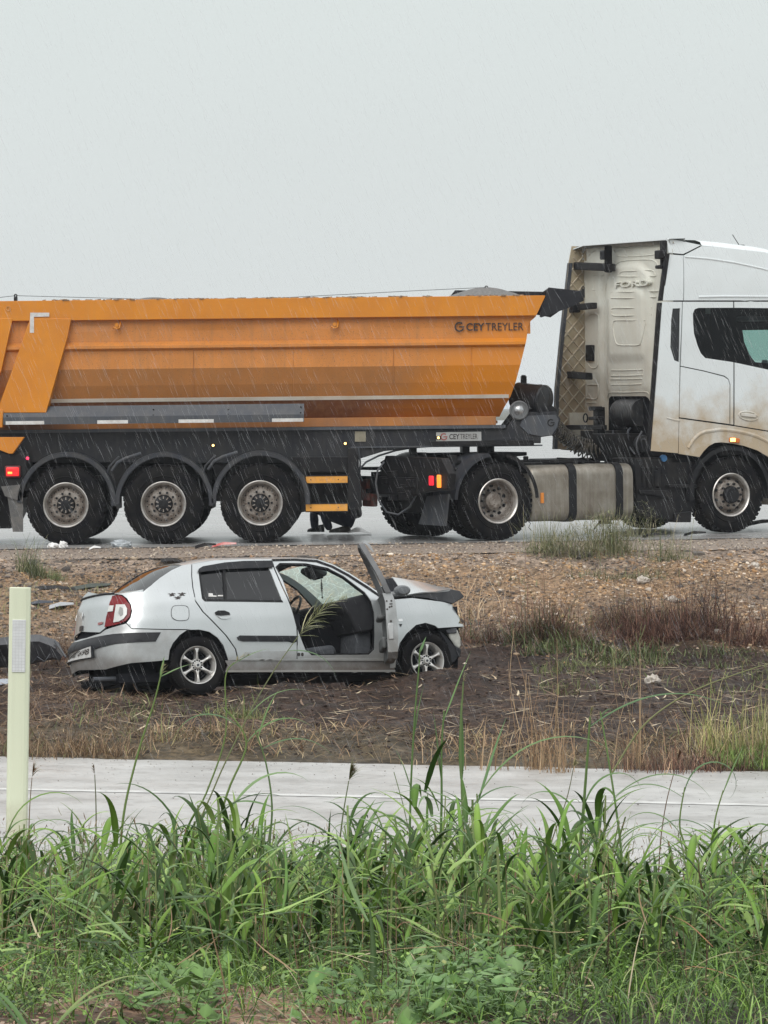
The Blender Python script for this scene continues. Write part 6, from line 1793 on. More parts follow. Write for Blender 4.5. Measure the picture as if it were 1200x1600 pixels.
# window frame
top = 1.345
fr = [(DL - .0, .88), (DL - .01, 1.05), (DL - .07, 1.22), (DL - .12, top), (DL - .2, top + .035), (DL - .45, top + .02), (.30, 1.18), (.08, .93)]
frp = curve_pts([DP(a, z, dlean(z) + .03) for a, z in fr], 6)
b = B()
rows = [[], [], [], [], []]
for i, p in enumerate(frp):
    t = (frp[min(i + 1, len(frp) - 1)] - frp[max(i - 1, 0)]).normalized(); nn = dn.cross(t).normalized()
    wd = .028 - .016 * min(1, max(0, (i / len(frp) - .1)) * 2.2 if i / len(frp) < .45 else .5)
    for r_, (p1_, p2_) in enumerate(((-1, -.025), (1, -.025), (1, .03), (-1, .03), (-1, -.025))): rows[r_].append(p + nn * wd * p1_ + dn * p2_)
b.grid(rows); b.build('window_frame', mat('window_frame_grey', (.13, .135, .14), .45, col2=(.10, .10, .105), nscale=6), o1)
# door mirror, outside near the hinge
b = B(); mp_ = DP(.14, .965, -.13)
b.lathe([(.0001, -.05), (.06, -.045), (.085, -.02), (.09, .01), (.082, .035), (.0001, .04)], (0, 0, 0), (0, 1, 0), 24, 0)
dirm = MC.inverted().to_3x3() @ Vector((0, 1, 0)); aw = math.atan2(dirm.y, dirm.x) - math.pi / 2
b.xf(Matrix.Translation(mp_) @ Matrix.Rotation(aw + .3, 4, 'Z') @ Matrix.Diagonal((.95, 1.2, .62, 1)))
b.tube([DP(.12, .93, 0), mp_ + Vector((0, 0, -.03))], .03, 8)
b.build('door_mirror', mat('mirror_shell', (.10, .11, .12), .4, col2=(.13, .135, .14), nscale=8), o1)
b = B(); b.tube([DP(.01, .75, .0), DP(-.06, .76, .02)], .022, 8); b.tube([DP(.01, .42, .0), DP(-.06, .42, .02)], .022, 8); b.build('door_hinge', M_silverd, o1)
# ---- buckled bonnet, torn-off front
A1 = CY(632, 930, -.60); A2 = CY(704, 921.5, -.56); A3 = CY(717, 926, -.46); Rg = CY(613, 901.5, -.05); Rg2 = CY(655, 908.5, .0); Rg3 = CY(703, 919, -.1)
N1 = CY(622, 915, -.36)
far = lambda p, dz=0, dx=0: Vector((p.x + dx, -p.y, p.z + dz))
b = B()
mid0 = N1; mid1 = (A1.lerp(A2, .5) + Vector((0, 0, .0)))
r0 = [A1, A1.lerp(A2, .35) + Vector((0, 0, .01)), A1.lerp(A2, .7), A2]
r1 = [N1, CY(650, 915.5, -.32), CY(682, 918, -.30), CY(708, 921.5, -.28)]
r2 = [Rg, Rg2, CY(682, 915.5, .02), Rg3]
r3 = [far(N1, -.02), far(CY(650, 917, -.32), -.03), far(CY(682, 920, -.3), -.03), far(CY(708, 924, -.28), -.03)]
r4 = [far(A1, -.06), far(A1.lerp(A2, .35), -.08), far(A1.lerp(A2, .7), -.08), far(A2, -.06)]
b.grid([curve_pts(r, 3) for r in (r0, r1, r2, r3, r4)]); hood = b.build('buckled_bonnet', M_silver, car, solid=.012, ang=25)
b = B(); b.grid([[CY(600, 905, -.2), CY(613, 903, -.06)], [CY(606, 918, -.35), CY(621, 915, -.37)], [CY(612, 933, -.6), CY(630, 931, -.61)]]); b.build('bonnet_underside', M_int, hood, solid=.01)
b = B()
lo = [CY(600, 934, -.66), CY(640, 931, -.62), CY(670, 935, -.58), CY(690, 940, -.56), CY(707, 943.5, -.54), CY(722, 933.5, -.50), CY(715, 924, -.50), CY(705, 920.5, -.56), CY(670, 925, -.58), CY(636, 929.5, -.61)]
b.prism([(p.x, p.z) for p in lo], -.56, .5); b.build('crumpled_front', mat('crumpled_black_panel', (.016, .017, .022), .35, col2=(.05, .05, .055), nscale=7), car, bevel=.012)
b = B(); b.bb(2.1, 2.95, -.60, .60, .3, .82); b.bb(2.0, 2.2, -.66, .66, .3, .88); b.build('engine_bay', M_int, car)
b = B()
for k in range(14): b.box((random.uniform(2.75, 3.05), random.uniform(-.6, .5), random.uniform(.35, .8)), (random.uniform(.05, .2), random.uniform(.05, .3), random.uniform(.03, .12)), 0, Matrix.Rotation(random.uniform(-.6, .6), 3, 'Z') @ Matrix.Rotation(random.uniform(-.5, .5), 3, 'X'))
b.build('broken_front_part', M_strip, car, bevel=.01)
def cy_poly(L, y0, y1, m, name, bev=.008): 
    b = B(); P = [(lambda p: (p.x, p.z))(CY(u, v, y0)) for (u, v) in L]; b.prism(P, y0, y1); return b.build(name, m, car, bevel=bev)
cy_poly([(699, 986), (715, 983), (720, 996), (721, 1008), (718, 1014), (711, 1010), (704, 1000)], -.70, -.55, mat('broken_headlamp', (.50, .50, .46), .35, col2=(.30, .30, .28), nscale=10), 'broken_headlamp', .015)
cy_poly([(694, 981.5), (714, 981), (714, 989), (700, 990)], -.72, -.5, M_dgrey, 'lamp_bracket')
cy_poly([(684, 982), (697, 992), (708, 1006), (722, 1015), (720, 1024), (711, 1036), (704, 1036), (700, 1020), (694, 1000)], -.78, -.62, M_strip, 'torn_arch_liner', .015)
# ------------------------------------------------------------------ person crouching beyond the trailer
def skin(name, verts, edges, radii, m, parent=None, root=0, sub=2):
    me = bpy.data.meshes.new(name); me.from_pydata(verts, edges, []); me.materials.append(m)
    o = bpy.data.objects.new(name, me); COL.objects.link(o)
    if parent: o.parent = parent
    md = o.modifiers.new('skin', 'SKIN'); md.use_smooth_shade = True
    sv = me.skin_vertices[0].data
    for i, r in enumerate(radii):
        sv[i].radius = (r, r) if not isinstance(r, tuple) else r
        sv[i].use_root = (i == root)
    s2 = o.modifiers.new('sub', 'SUBSURF'); s2.levels = sub; s2.render_levels = sub
    return o
YP = 47.9
gz = lambda x: SL * x
M_jean = mat('dark_blue_jeans', (.018, .024, .045), .85, col2=(.03, .038, .065), nscale=9)
M_coat = mat('dark_wet_jacket', (.012, .014, .018), .6, col2=(.02, .022, .028), nscale=7)
M_skin = mat('skin', (.42, .25, .18), .5); M_hair = mat('dark_hair', (.012, .009, .008), .6)
def W_(u, v, Y=YP): p = wpt(u, v, Y); return p
MPn = Matrix.Translation((W_(525, 838).x, YP, gz(-.7)))
per = thing('person', 'person crouching behind the trailer steps in dark blue jeans and a dark jacket', 'person', MPn)
def L_(u, v, dy=0.0):
    p = wpt(u, v, YP + dy); return MPn.inverted() @ p
# pelvis low over the heels, back to the right, knees forward to the left
V = {}
names = ['pelvis', 'belly', 'chest', 'neck0', 'neck1', 'head', 'shL', 'elL', 'wrL', 'shR', 'elR', 'wrR', 'hipL', 'knL', 'anL', 'hipR', 'knR', 'anR']
co = [L_(550, 812), L_(548, 785), L_(540, 752), L_(530, 733), L_(525, 726), L_(521, 714),
      L_(538, 745, -.18), L_(522, 768, -.22), L_(503, 772, -.16), L_(538, 745, .18), L_(520, 766, .2), L_(500, 770, .14),
      L_(546, 815, -.10), L_(503, 797, -.14), L_(516, 829, -.12), L_(546, 815, .10), L_(490, 795, .14), L_(492, 828, .14)]
ed = [(0, 1), (1, 2), (2, 3), (3, 4), (4, 5), (2, 6), (6, 7), (7, 8), (2, 9), (9, 10), (10, 11), (0, 12), (12, 13), (13, 14), (0, 15), (15, 16), (16, 17)]
body = skin('body', [c[:] for c in co], ed, [.15, .14, .16, .07, .055, .095, .075, .055, .04, .075, .055, .04, .11, .085, .055, .11, .085, .055], M_jean, per)
jk = skin('jacket', [co[i][:] for i in (0, 1, 2, 3, 6, 7, 8, 9, 10, 11)], [(0, 1), (1, 2), (2, 3), (2, 4), (4, 5), (5, 6), (2, 7), (7, 8), (8, 9)], [.155, .165, .185, .085, .095, .075, .06, .095, .075, .06], M_coat, per, 1)
hd = B(); hd.lathe([(.0001, -.12), (.05, -.11), (.075, -.05), (.088, .02), (.08, .09), (.045, .125), (.0001, .13)], co[5], (0, 0, 1), 20); hd.box(co[5] + Vector((-.092, 0, -.01)), (.03, .025, .04)); hd.build('head', M_skin, per)
hd = B(); hd.lathe([(.092, .0), (.094, .05), (.07, .11), (.0001, .14)], co[5] + Vector((.012, 0, .01)), (0, 0, 1), 20); hd.build('hair', M_hair, per)
for wr, dy in ((co[8], -.0), (co[11], 0)):
    vs = [wr, wr + Vector((-.05, 0, -.01)), wr + Vector((-.09, 0, -.015))]; e_ = [(0, 1), (1, 2)]; rr_ = [.028, .032, .026]
    for q in range(4):
        b0 = len(vs); vs += [wr + Vector((-.12, (q - 1.5) * .02, -.02)), wr + Vector((-.145 - .005 * (q in (1, 2)), (q - 1.5) * .022, -.045))]; e_ += [(2, b0), (b0, b0 + 1)]; rr_ += [.009, .008]
    b0 = len(vs); vs += [wr + Vector((-.07, .035, .0)), wr + Vector((-.10, .05, -.02))]; e_ += [(1, b0), (b0, b0 + 1)]; rr_ += [.010, .009]
    skin('hand', [v_[:] for v_ in vs], e_, rr_, M_skin, per, 0, 1)
def shoe(u0, u1, v, dy, m):
    a = L_(u0, v, dy); c = L_(u1, v, dy); z0 = 0.012
    d = (c - a); d.z = 0; L = d.length; d.normalize(); b = B(); rows = []
    for (t, h, w) in ((0, .07, .028), (.08, .11, .038), (.3, .10, .04), (.55, .075, .045), (.8, .055, .046), (.95, .04, .035), (1, .02, .015)):
        c0 = Vector((a.x, a.y, z0 + .0)) + d * (L * t); s_ = Vector((-d.y, d.x, 0))
        rows.append([c0 - s_ * w, c0 - s_ * w * .9 + Vector((0, 0, h * .7)), c0 + Vector((0, 0, h)), c0 + s_ * w * .9 + Vector((0, 0, h * .7)), c0 + s_ * w])
    b.grid(rows); return b.build('shoe', m, per)
shoe(507, 480, 836, .14, M_plast)
shoe(548, 514, 838, -.12, mat('grey_shoe', (.14, .14, .13), .7))
# a grey sheet of wet plastic by the heels
b = B(); P0 = wpt(543, 838, YP - .5)
rows = [[Vector((P0.x + i * .065 + .02 * math.sin(j), P0.y + j * .1, gz(0) + .012 + (.10 - abs(i - 2.3) * .04) * (1 if 0 < j < 4 else .3) * random.uniform(.6, 1.1))) for i in range(6)] for j in range(5)]
b.grid(rows); o = b.build('plastic_sheet', mat('wet_grey_plastic', (.6, .61, .60), .25, col2=(.4, .4, .39), nscale=9), solid=.003); tag(o, 'crumpled pale grey plastic sheet on the road by the crouching person', 'sheet')

# ------------------------------------------------------------------ marker post on the near verge
YM = 21.9
mt_ = wpt(30, 918, YM); mb = wpt(24.5, 1290, YM)
MM = Matrix.Translation((mb.x, YM, -1.22)) @ Matrix.Rotation((mt_.x - mb.x) / (mt_.z - mb.z), 4, 'Y')
mk = thing('marker_post', 'pale yellow-green plastic marker post standing by the near road edge', 'post', MM)
hgt = (mt_.z + 1.22)
wd = 34 / FPX * YM
b = B(); sec = [(-wd / 2, .03), (-wd / 2 + .006, .0), (-wd * .3, -.012), (wd * .3, -.012), (wd / 2 - .006, .0), (wd / 2, .03), (wd * .42, .045), (-wd * .42, .045)]
b.prism(sec, 0, hgt, 'z'); b.build('post_body', mat('yellow_green_plastic', (.68, .72, .55), .45, col2=(.70, .73, .56), nscale=3, streak=((.56, .58, .44), .5), dirt=((.3, .27, .18), 0, .7, .6)), mk, bevel=.004, ang=25)
p1 = wpt(29.5, 968, YM); p2 = wpt(29.5, 1050, YM)
za, zb_ = (MM.inverted() @ p1).z, (MM.inverted() @ p2).z
b = B(); b.bb(-.043, .045, -.019, -.0125, zb_, za); pnl = b.build('reflector', mat('white_reflector', (.70, .71, .72), .35, col2=(.62, .63, .64), nscale=20), mk, bevel=.002)
b = B()
for k in range(5): b.bb(-.040 + .02 * k, -.0385 + .02 * k, -.0198, -.0185, zb_ + .005, za - .005)
for k in range(17): z = zb_ + (za - zb_) * (k + .5) / 17; b.bb(-.041, .043, -.0196, -.0185, z, z + .0015)
b.build('reflector_grid', mat('grid_grey', (.5, .5, .5), .5), pnl)

# ------------------------------------------------------------------ debris
def wg(u, Y, dz=0.0):
    x = (u - 600) / FPX * Y; return Vector((x, Y, float(H(x, Y)) + dz))
def W2(u, v, lo=9.0, hi=48.0):
    """where the sight line through a pixel meets the ground"""
    Ys = np.linspace(lo, hi, 600); xs_ = (u - 600) / FPX * Ys; zs = EYE - (v - HORIZ) / FPX * Ys
    d = zs - H(xs_, Ys, False); k = np.argmax(d < 0)
    return Vector((xs_[k], Ys[k], float(H(xs_[k], Ys[k]))))
# torn black bumper lying left of the car
P0 = wg(30, 35.6)
b = B()
def bp(u, v, dy=0): return wpt(u, v, 35.6 + dy)
top_ = [bp(-40, 1004, .1), bp(0, 998), bp(20, 996), bp(47, 993), (bp(62, 993, -.1)), bp(86, 1001, -.1), bp(92, 1006, -.15), bp(100, 1024, -.2)]
mid_ = [bp(-40, 1012, -.1), bp(0, 1008, -.1), bp(20, 1007, -.12), bp(45, 1003, -.15), bp(62, 1003, -.25), bp(80, 1010, -.25), bp(86, 1014, -.3), bp(97, 1026, -.3)]
low_ = [bp(-40, 1030, .0), bp(0, 1026, 0), bp(20, 1032, 0), bp(45, 1034, -.05), bp(60, 1030, -.15), bp(74, 1028, -.2), bp(84, 1026, -.25), bp(96, 1029, -.3)]
bot_ = [bp(-40, 1044, .1), bp(0, 1042, .1), bp(20, 1042, .1), bp(45, 1038, .0), bp(58, 1034, -.05), bp(72, 1031, -.1), bp(84, 1029, -.2), bp(95, 1031, -.25)]
b.grid([top_, mid_, low_, bot_])
o = b.build('torn_bumper', mat('torn_black_plastic', (.014, .015, .02), .3, col2=(.045, .045, .05), nscale=6), solid=.012, bevel=.006, ang=25); tag(o, 'torn-off black plastic bumper lying behind the marker post', 'bumper')
for (L, nm) in ((((20, 1000), (40, 1008), (60, 1022), (80, 1030)), 'a'),):
    pass
b = B(); b.tube([bp(86, 1002, -.2), bp(94, 1014, -.3), bp(103, 1027, -.35)], .012, 6); b.tube([bp(50, 1036, -.3), bp(58, 1026, -.35), bp(70, 1034, -.4), bp(78, 1022, -.35)], .006, 5)
b.build('loose_trim', M_dgrey, o)
def crumple(name, u, v, w, h, d, m, label, cat, seed=0, Y=None, rot=0, group=None):
    rr = random.Random(seed)
    P = W2(u, v) if Y is None else Vector(((u - 600) / FPX * Y, Y, 0 + SL * (u - 600) / FPX * Y - .018))
    bm = bmesh.new(); bmesh.ops.create_icosphere(bm, subdivisions=3, radius=1)
    for vv in bm.verts:
        c = vv.co.copy(); k = .65 + .55 * float(vnoise(c.x * 2 + seed, c.y * 2 + c.z * 3, 1.7, seed)) + rr.uniform(-.05, .05)
        vv.co = Vector((c.x * w / 2 * k, c.y * d / 2 * k, max(0, (c.z * .6 + .4)) * h * k))
    me = bpy.data.meshes.new(name); bm.to_mesh(me); bm.free(); me.materials.append(m)
    o = bpy.data.objects.new(name, me); COL.objects.link(o); o.location = P; o.rotation_euler = (0, 0, rot); tag(o, label, cat, group); return o
M_cloth = mat('white_cloth', (.75, .75, .74), .8, col2=(.6, .6, .6), nscale=14); M_tan = mat('tan_rag', (.38, .30, .22), .8)
b1 = crumple('white_rag', 84, 850, .17, .075, .16, M_cloth, 'crumpled white rag lying by the rearmost trailer wheel', 'rag', 3, 44.0)
b2 = B(); 
crumple('white_rag', 98, 849, .12, .095, .14, M_cloth, 'white knotted rag, the right-hand one by the rearmost trailer wheel', 'rag', 8, 43.95)
crumple('clear_plastic_bag', 190, 849, .30, .10, .2, mat('clear_bag', (.30, .33, .36), .15, col2=(.45, .48, .50), nscale=9), 'clear plastic bag on the road between the first two trailer wheels', 'bag', 5, 44.3)
def shard(u, v, L, w, m, label, cat, az=0, el=.1, Y=None, name='shard', lift=.02):
    P = W2(u, v) if Y is None else Vector(((u - 600) / FPX * Y, Y, SL * (u - 600) / FPX * Y - .015))
    b = B(); rr = random.Random(int(u * 7 + v))
    b.grid([[Vector((-L / 2, -w / 2, 0)), Vector((-L * .1, -w * .45, .02)), Vector((L / 2, -w * .15, .005))], [Vector((-L / 2 + .02, 0, .02)), Vector((0, 0, .045)), Vector((L / 2, 0, .02))], [Vector((-L * .4, w / 2, 0)), Vector((0, w * .5, .015)), Vector((L * .45, w * .2, .01))]])
    o = b.build(name, m, solid=.006, ang=20); o.location = P + Vector((0, 0, lift)); o.rotation_euler = (.15, -el, az); return tag(o, label, cat)
M_redp = mat('red_shard', (.5, .08, .08), .4, col2=(.6, .35, .33), nscale=12)
shard(350, 847, .33, .12, M_redp, 'pink and red plastic shard on the shoulder beside the third trailer wheel', 'shard', Y=43.9)
shard(320, 847, .30, .14, M_black, 'flat black shard on the shoulder left of the red one', 'shard', Y=43.7, az=.3)
shard(575, 862, .20, .05, mat('grey_shard', (.25, .26, .27), .3), 'upright grey sliver of trim at the shoulder edge below the crouching person', 'shard', az=-.5, el=-.75, Y=41.7, lift=.07)
shard(148, 852, .16, .05, M_cloth, 'small white sliver on the shoulder under the trailer', 'shard', Y=43.2)
shard(85, 925, .5, .2, M_black, 'bent black plastic piece on the gravel above the torn bumper', 'shard', az=.3, el=-.05)
shard(62, 950, .34, .16, mat('dark_blue_piece', (.03, .035, .05), .4), 'dark broken piece half buried in gravel left of the boot', 'shard', az=-.2)
shard(95, 955, .3, .2, mat('pale_grey_piece', (.34, .35, .37), .4), 'pale grey torn piece on the gravel close to the boot', 'shard', az=.2)
shard(140, 918, .5, .26, mat('dark_green_rag', (.05, .06, .05), .7), 'dark greenish sheet on the gravel above the boot lid', 'sheet', az=.1)
shard(268, 880, .35, .16, M_black, 'black scrap on the gravel behind the car roof', 'scrap', az=.5, el=-.1)
shard(3, 1075, .4, .3, mat('blue_grey_sheet', (.30, .33, .38), .3), 'blue-grey plastic piece on the soil left of the marker post', 'scrap')
shard(1020, 836, .3, .12, M_black, 'black scrap on the shoulder in front of the battery box', 'scrap', Y=45.6)
shard(1085, 835, .32, .12, M_black, 'black scrap on the shoulder left of the front wheel', 'scrap', Y=46)
shard(1192, 828, .5, .3, M_dgrey, 'dark grey broken part on the road right of the front wheel', 'scrap', Y=48, lift=.1)
for (u, v, s, lb) in ((1178, 887, .14, 'large pale stone high on the gravel at the far right'), (1052, 946, .13, 'pale stone on the gravel above the dry red brush'), (1005, 915, .16, 'pale flat stone on the gravel under the tall green bush'), (940, 862, .12, 'brown stone at the shoulder edge left of the tall green bush'),
                      (1124, 997, .12, 'white stone in the dry brush at the right'), (1018, 1076, .17, 'pale grey stone on the dark soil at the right')):
    crumple('pale_stone', u, v, s, s * .55, s * .8, mat('pale_stone', (.55, .50, .44), .8, col2=(.4, .36, .32), nscale=14), lb, 'stone', int(u))

# ------------------------------------------------------------------ shrubs and brush on the bank
def brush(name, u, v, w, h, n, pal, L0, L1, width, label, cat, group=None, mt=None, el=(.5, 1.5), bend=(-.2, 1.2), depth=None, leaves=0, lpal=None, twist=1.2, seg=6):
    P = W2(u, v); depth = depth or w * .5
    root = thing(name, label, cat, Matrix.Translation(P), group)
    g = NP(); kc = 9; cx_ = rng.normal(0, .30, kc) * w; cy_ = rng.normal(0, .30, kc) * depth; hs_c = rng.uniform(.35, 1.25, kc)
    def base(n_, rad=1.0):
        ci = rng.integers(0, kc, n_)
        x = cx_[ci] + rng.normal(0, .11, n_) * w * rad; y = cy_[ci] + rng.normal(0, .14, n_) * depth * rad
        z = H(x + P.x, y + P.y) - P.z
        base.ci = ci
        return np.stack([x, y, z], -1)
    k = np.clip(1 - np.abs(rng.normal(0, .4, n)), .25, 1)
    bs_ = base(n); k = k * hs_c[base.ci]; shade_ = rng.uniform(.6, 1.4, kc)[base.ci][:, None]
    g.add(strips(bs_, U(0, 6.28, n), U(el[0], el[1], n), U(bend[0], bend[1], n), U(L0, L1, n) * k, U(width * .6, width * 1.4, n), pick(pal, n) * shade_, seg=seg, vee=.15, twist=U(-twist, twist, n), prof=np.linspace(1, .35, seg + 1), wob=.12))
    g.build('stem', mt or M_dry, root)['kind'] = 'stuff'
    if leaves:
        g2 = NP(); b_ = base(leaves, 1.1); b_[:, 2] += np.abs(U(0, 1, leaves)) * h * np.exp(-((b_[:, 0] / (w * .5)) ** 2))
        g2.add(strips(b_, U(0, 6.28, leaves), U(-.2, 1.4, leaves), U(.2, 1.6, leaves), U(.03, .12, leaves), U(.006, .014, leaves), pick(lpal, leaves), seg=3)); g2.build('foliage', M_leaf, root)['kind'] = 'stuff'
    return root
RED = [[.10, .05, .038], [.15, .075, .055], [.07, .038, .03], [.22, .13, .09], [.05, .028, .024]]
BRN = [[.17, .11, .065], [.25, .17, .10], [.11, .07, .045], [.33, .24, .15]]
OLV = [[.14, .15, .07], [.10, .12, .055], [.20, .20, .11], [.26, .23, .15]]
TANS = [[.46, .34, .22], [.38, .27, .17], [.55, .43, .29], [.32, .22, .14]]
brush('dry_brush', 1135, 1000, 2.1, .6, 3200, RED, .25, .95, .008, el=(-.1, 1.45), bend=(-1.0, 1.8), twist=2.2, label='large tangled heap of reddish dead brush at the right of the bank', cat='brush', depth=.6)
brush('dry_brush', 1000, 985, 1.7, .4, 2000, RED + BRN[:1] + OLV[:2], .15, .65, .007, el=(-.1, 1.45), bend=(-1.0, 1.8), twist=2.2, label='brown dead brush between the gravel and the green patch', cat='brush', depth=.5)
brush('dry_brush', 800, 1005, 1.25, .5, 2000, RED + BRN[:1] + [[.08, .10, .045]], .2, .85, .007, el=(-.1, 1.45), bend=(-1.0, 1.8), twist=2.2, label='reddish dead brush just beyond the car front', cat='brush', depth=.5)
brush('tall_bush', 950, 872, 1.3, .5, 1100, OLV, .25, .75, .006, 'olive green wispy bush at the edge of the road shoulder', 'bush', mt=M_leaf, el=(.9, 1.57), bend=(-.1, .5), leaves=1500, lpal=OLV, depth=.5)
brush('tall_bush', 1005, 840, .6, .5, 130, OLV + [[.4, .38, .3]], .25, .55, .006, 'thin pale weed standing up before the battery box', 'weed', mt=M_leaf, el=(.9, 1.57), bend=(-.1, .5), leaves=160, lpal=OLV, depth=.3)
brush('grass_tussock', 66, 905, .42, .5, 520, [[.09, .12, .05], [.13, .15, .07], [.2, .2, .11]], .2, .52, .008, 'dark green grass tussock on the gravel above the marker post', 'tussock', mt=M_leaf, el=(1.0, 1.57), bend=(.1, 1.0), depth=.3, twist=.4)
brush('green_clump', 885, 1015, 1.4, .3, 1300, [[.07, .10, .035], [.10, .13, .05], [.14, .16, .07], [.13, .09, .06]], .15, .42, .013, 'dark green grass clump between the car and the dry brush', 'grass', mt=M_leaf, el=(.5, 1.5), bend=(.2, 1.3), depth=.5)
brush('green_clump', 950, 905, 1.5, .3, 420, OLV, .08, .25, .009, 'faded weeds growing below the tall bush', 'weeds', mt=M_leaf, depth=.5)
brush('green_clump', 1060, 1030, 1.5, .25, 900, [[.10, .13, .045], [.14, .17, .07], [.07, .08, .035], [.16, .12, .07]], .08, .26, .011, 'low green weeds below the large reddish brush', 'weeds', mt=M_leaf, el=(.4, 1.5), bend=(.2, 1.5), depth=.7)
brush('green_clump', 375, 1120, .7, .25, 260, [[.12, .18, .05], [.2, .24, .09], [.25, .22, .1]], .08, .3, .008, 'green weeds on the soil below the rear door', 'weeds', mt=M_leaf, el=(.4, 1.5), bend=(.2, 1.5), depth=.5)
brush('straw_fan', 862, 1205, .75, .6, 170, [[.28, .19, .11], [.36, .26, .16], [.22, .14, .08]], .45, 1.15, .008, 'fan of bare tan stalks standing at the far edge of the near road', 'stalks', el=(1.0, 1.57), bend=(-.4, .5), depth=.3)
brush('straw_fan', 1078, 1205, 1.1, .4, 520, RED + [[.42, .28, .18]], .15, .5, .006, 'reddish thin dead stalks at the road edge on the right', 'stalks', el=(.7, 1.57), bend=(-.2, .9), depth=.4)
brush('straw_fan', 1178, 1180, .7, .5, 360, [[.40, .36, .16], [.5, .42, .24], [.25, .28, .1]], .25, .75, .008, 'yellowing grass clump at the right edge beyond the road', 'grass', mt=M_leaf, el=(1.0, 1.57), bend=(-.1, .9), depth=.4)
brush('straw_fan', 640, 1195, .3, .3, 24, TANS, .2, .5, .006, 'few pale stalks at the road edge under the car front', 'stalks', el=(.8, 1.57), depth=.2)
brush('dry_brush', 330, 1165, 1.0, .3, 260, BRN + [[.2, .22, .09]], .15, .5, .006, 'sparse brown and green weeds at the road edge below the rear wheel', 'weeds', el=(.6, 1.57), depth=.6)
brush('dry_brush', 110, 1180, 1.3, .3, 700, BRN, .12, .38, .006, 'brown dead grass at the road edge beside the marker post', 'dead grass', el=(.6, 1.57), depth=.6)
brush('dry_brush', 75, 1040, .75, .4, 900, BRN + RED, .12, .42, .007, 'heap of brown dead grass between the marker post and the car', 'dead grass', el=(.3, 1.5), depth=.7)
brush('dry_brush', 735, 965, .5, .4, 60, TANS, .4, .9, .008, 'long tan stems leaning against the broken car front', 'stalks', el=(.6, 1.2), depth=.25)
brush('dry_brush', 640, 1055, .9, .2, 160, BRN + RED, .1, .38, .008, 'dead stems and roots in front of the front wheel', 'roots', el=(.1, 1.1), depth=.3)

# ------------------------------------------------------------------ foreground verge
g = NP()
GRN = [[.07, .14, .02], [.115, .205, .03], [.03, .065, .012], [.17, .28, .05], [.08, .155, .035], [.25, .36, .11], [.15, .23, .10], [.04, .085, .018], [.035, .07, .016], [.12, .22, .04]]
YEL = [[.30, .30, .10], [.24, .27, .09], [.38, .34, .15]]
def fore(n, y0, y1, L0, L1, w0, w1, pal, bend=(.5, 2.4), e0=(.9, 1.57), dens=None, zo=0.0, seg=8, az=None, flat=False):
    y = U(0, 1, n); y = y0 + (y1 - y0) * y; x = U(-1, 1, n) * (y * .122 + .25)
    if dens is not None:
        k = U(0, 1, n) < dens(x, y); x, y = x[k], y[k]; n = len(x)
    base = np.stack([x, y, H(x, y) + (U(0, 1, n) * zo)], -1)
    return strips(base, U(0, 6.28, n), U(e0[0], e0[1], n), U(bend[0], bend[1], n), U(L0, L1, n), U(w0, w1, n), pick(pal, n), seg=seg, twist=U(-.7, .7, n), vee=.28, wob=.05)
clump = lambda x, y: np.clip(vnoise(x, y, 1.9, 81) * 2.6 - .65, .06, 1)
clump2 = lambda x, y: np.clip(vnoise(x, y, 2.6, 84) * 3 - 1.1, .03, 1)
g.add(fore(5200, 11.3, 19.6, .2, .46, .006, .015, GRN, bend=(1.2, 3.0), e0=(.7, 1.45), dens=clump))
g.add(fore(3200, 10.9, 19.2, .25, .52, .012, .026, GRN, bend=(1.5, 3.4), e0=(.5, 1.4), dens=clump2, zo=.08))
g.add(fore(900, 11.5, 19.2, .2, .5, .006, .016, YEL + GRN, bend=(.6, 2.8), e0=(.6, 1.5)))
g.add(fore(170, 11.2, 15.5, .45, .8, .014, .024, GRN, bend=(1.4, 2.8), e0=(1.0, 1.5), dens=clump2, seg=12))
g.add(fore(6000, 9.9, 20.2, .08, .26, .004, .010, GRN, bend=(.6, 2.4), e0=(.5, 1.5), seg=5))
g.add(fore(4200, 8.8, 11.4, .05, .18, .003, .007, GRN + [[.11, .19, .05], [.2, .2, .1]], bend=(.4, 2.2), e0=(.5, 1.5), seg=5, dens=lambda x, y: np.clip(vnoise(x, y, 1.7, 25) * -3 + 1.9 + (x > .1), .15, 1)))
g.add(fore(420, 9.0, 19, .12, .4, .003, .007, [[.32, .25, .16], [.25, .17, .11], [.42, .36, .24]], bend=(.2, 2.5), e0=(.4, 1.5)))
o = g.build('verge_grass_near', M_leaf); tag(o, 'dense wet green grass growing on the near verge', 'grass', kind='stuff')
# leafy cane-like shoots: stem and broad arching leaves
g = NP(); npl = 480
py_ = U(10.4, 18.5, npl * 3); px_ = U(-1, 1, npl * 3) * (py_ * .122 + .2); kk = U(0, 1, npl * 3) < np.clip(vnoise(px_, py_, 1.5, 95) * 3.2 - 1.3, .02, 1)
px_, py_ = px_[kk], py_[kk]; npl = len(px_); uu_ = 600 + px_ / py_ * FPX; fu_ = sum(a9 * np.exp(-((uu_ - c9) / w9) ** 2) for c9, w9, a9 in ((25, 45, .75), (150, 60, .5), (340, 110, .8), (690, 90, .95), (925, 60, 1.0), (1130, 70, .7), (545, 40, .5))); hh_ = U(.12, .32, npl) + .48 * fu_ * U(.2, 1.0, npl); pz_ = H(px_, py_); ln = U(-.12, .12, (npl, 2))
g.add(strips(np.stack([px_, py_, pz_], -1), U(0, 6.28, npl), U(1.35, 1.57, npl), U(-.1, .3, npl), hh_, U(.008, .012, npl), pick([[.16, .22, .08], [.2, .24, .1]], npl), seg=6, prof=np.linspace(1, .7, 7)))
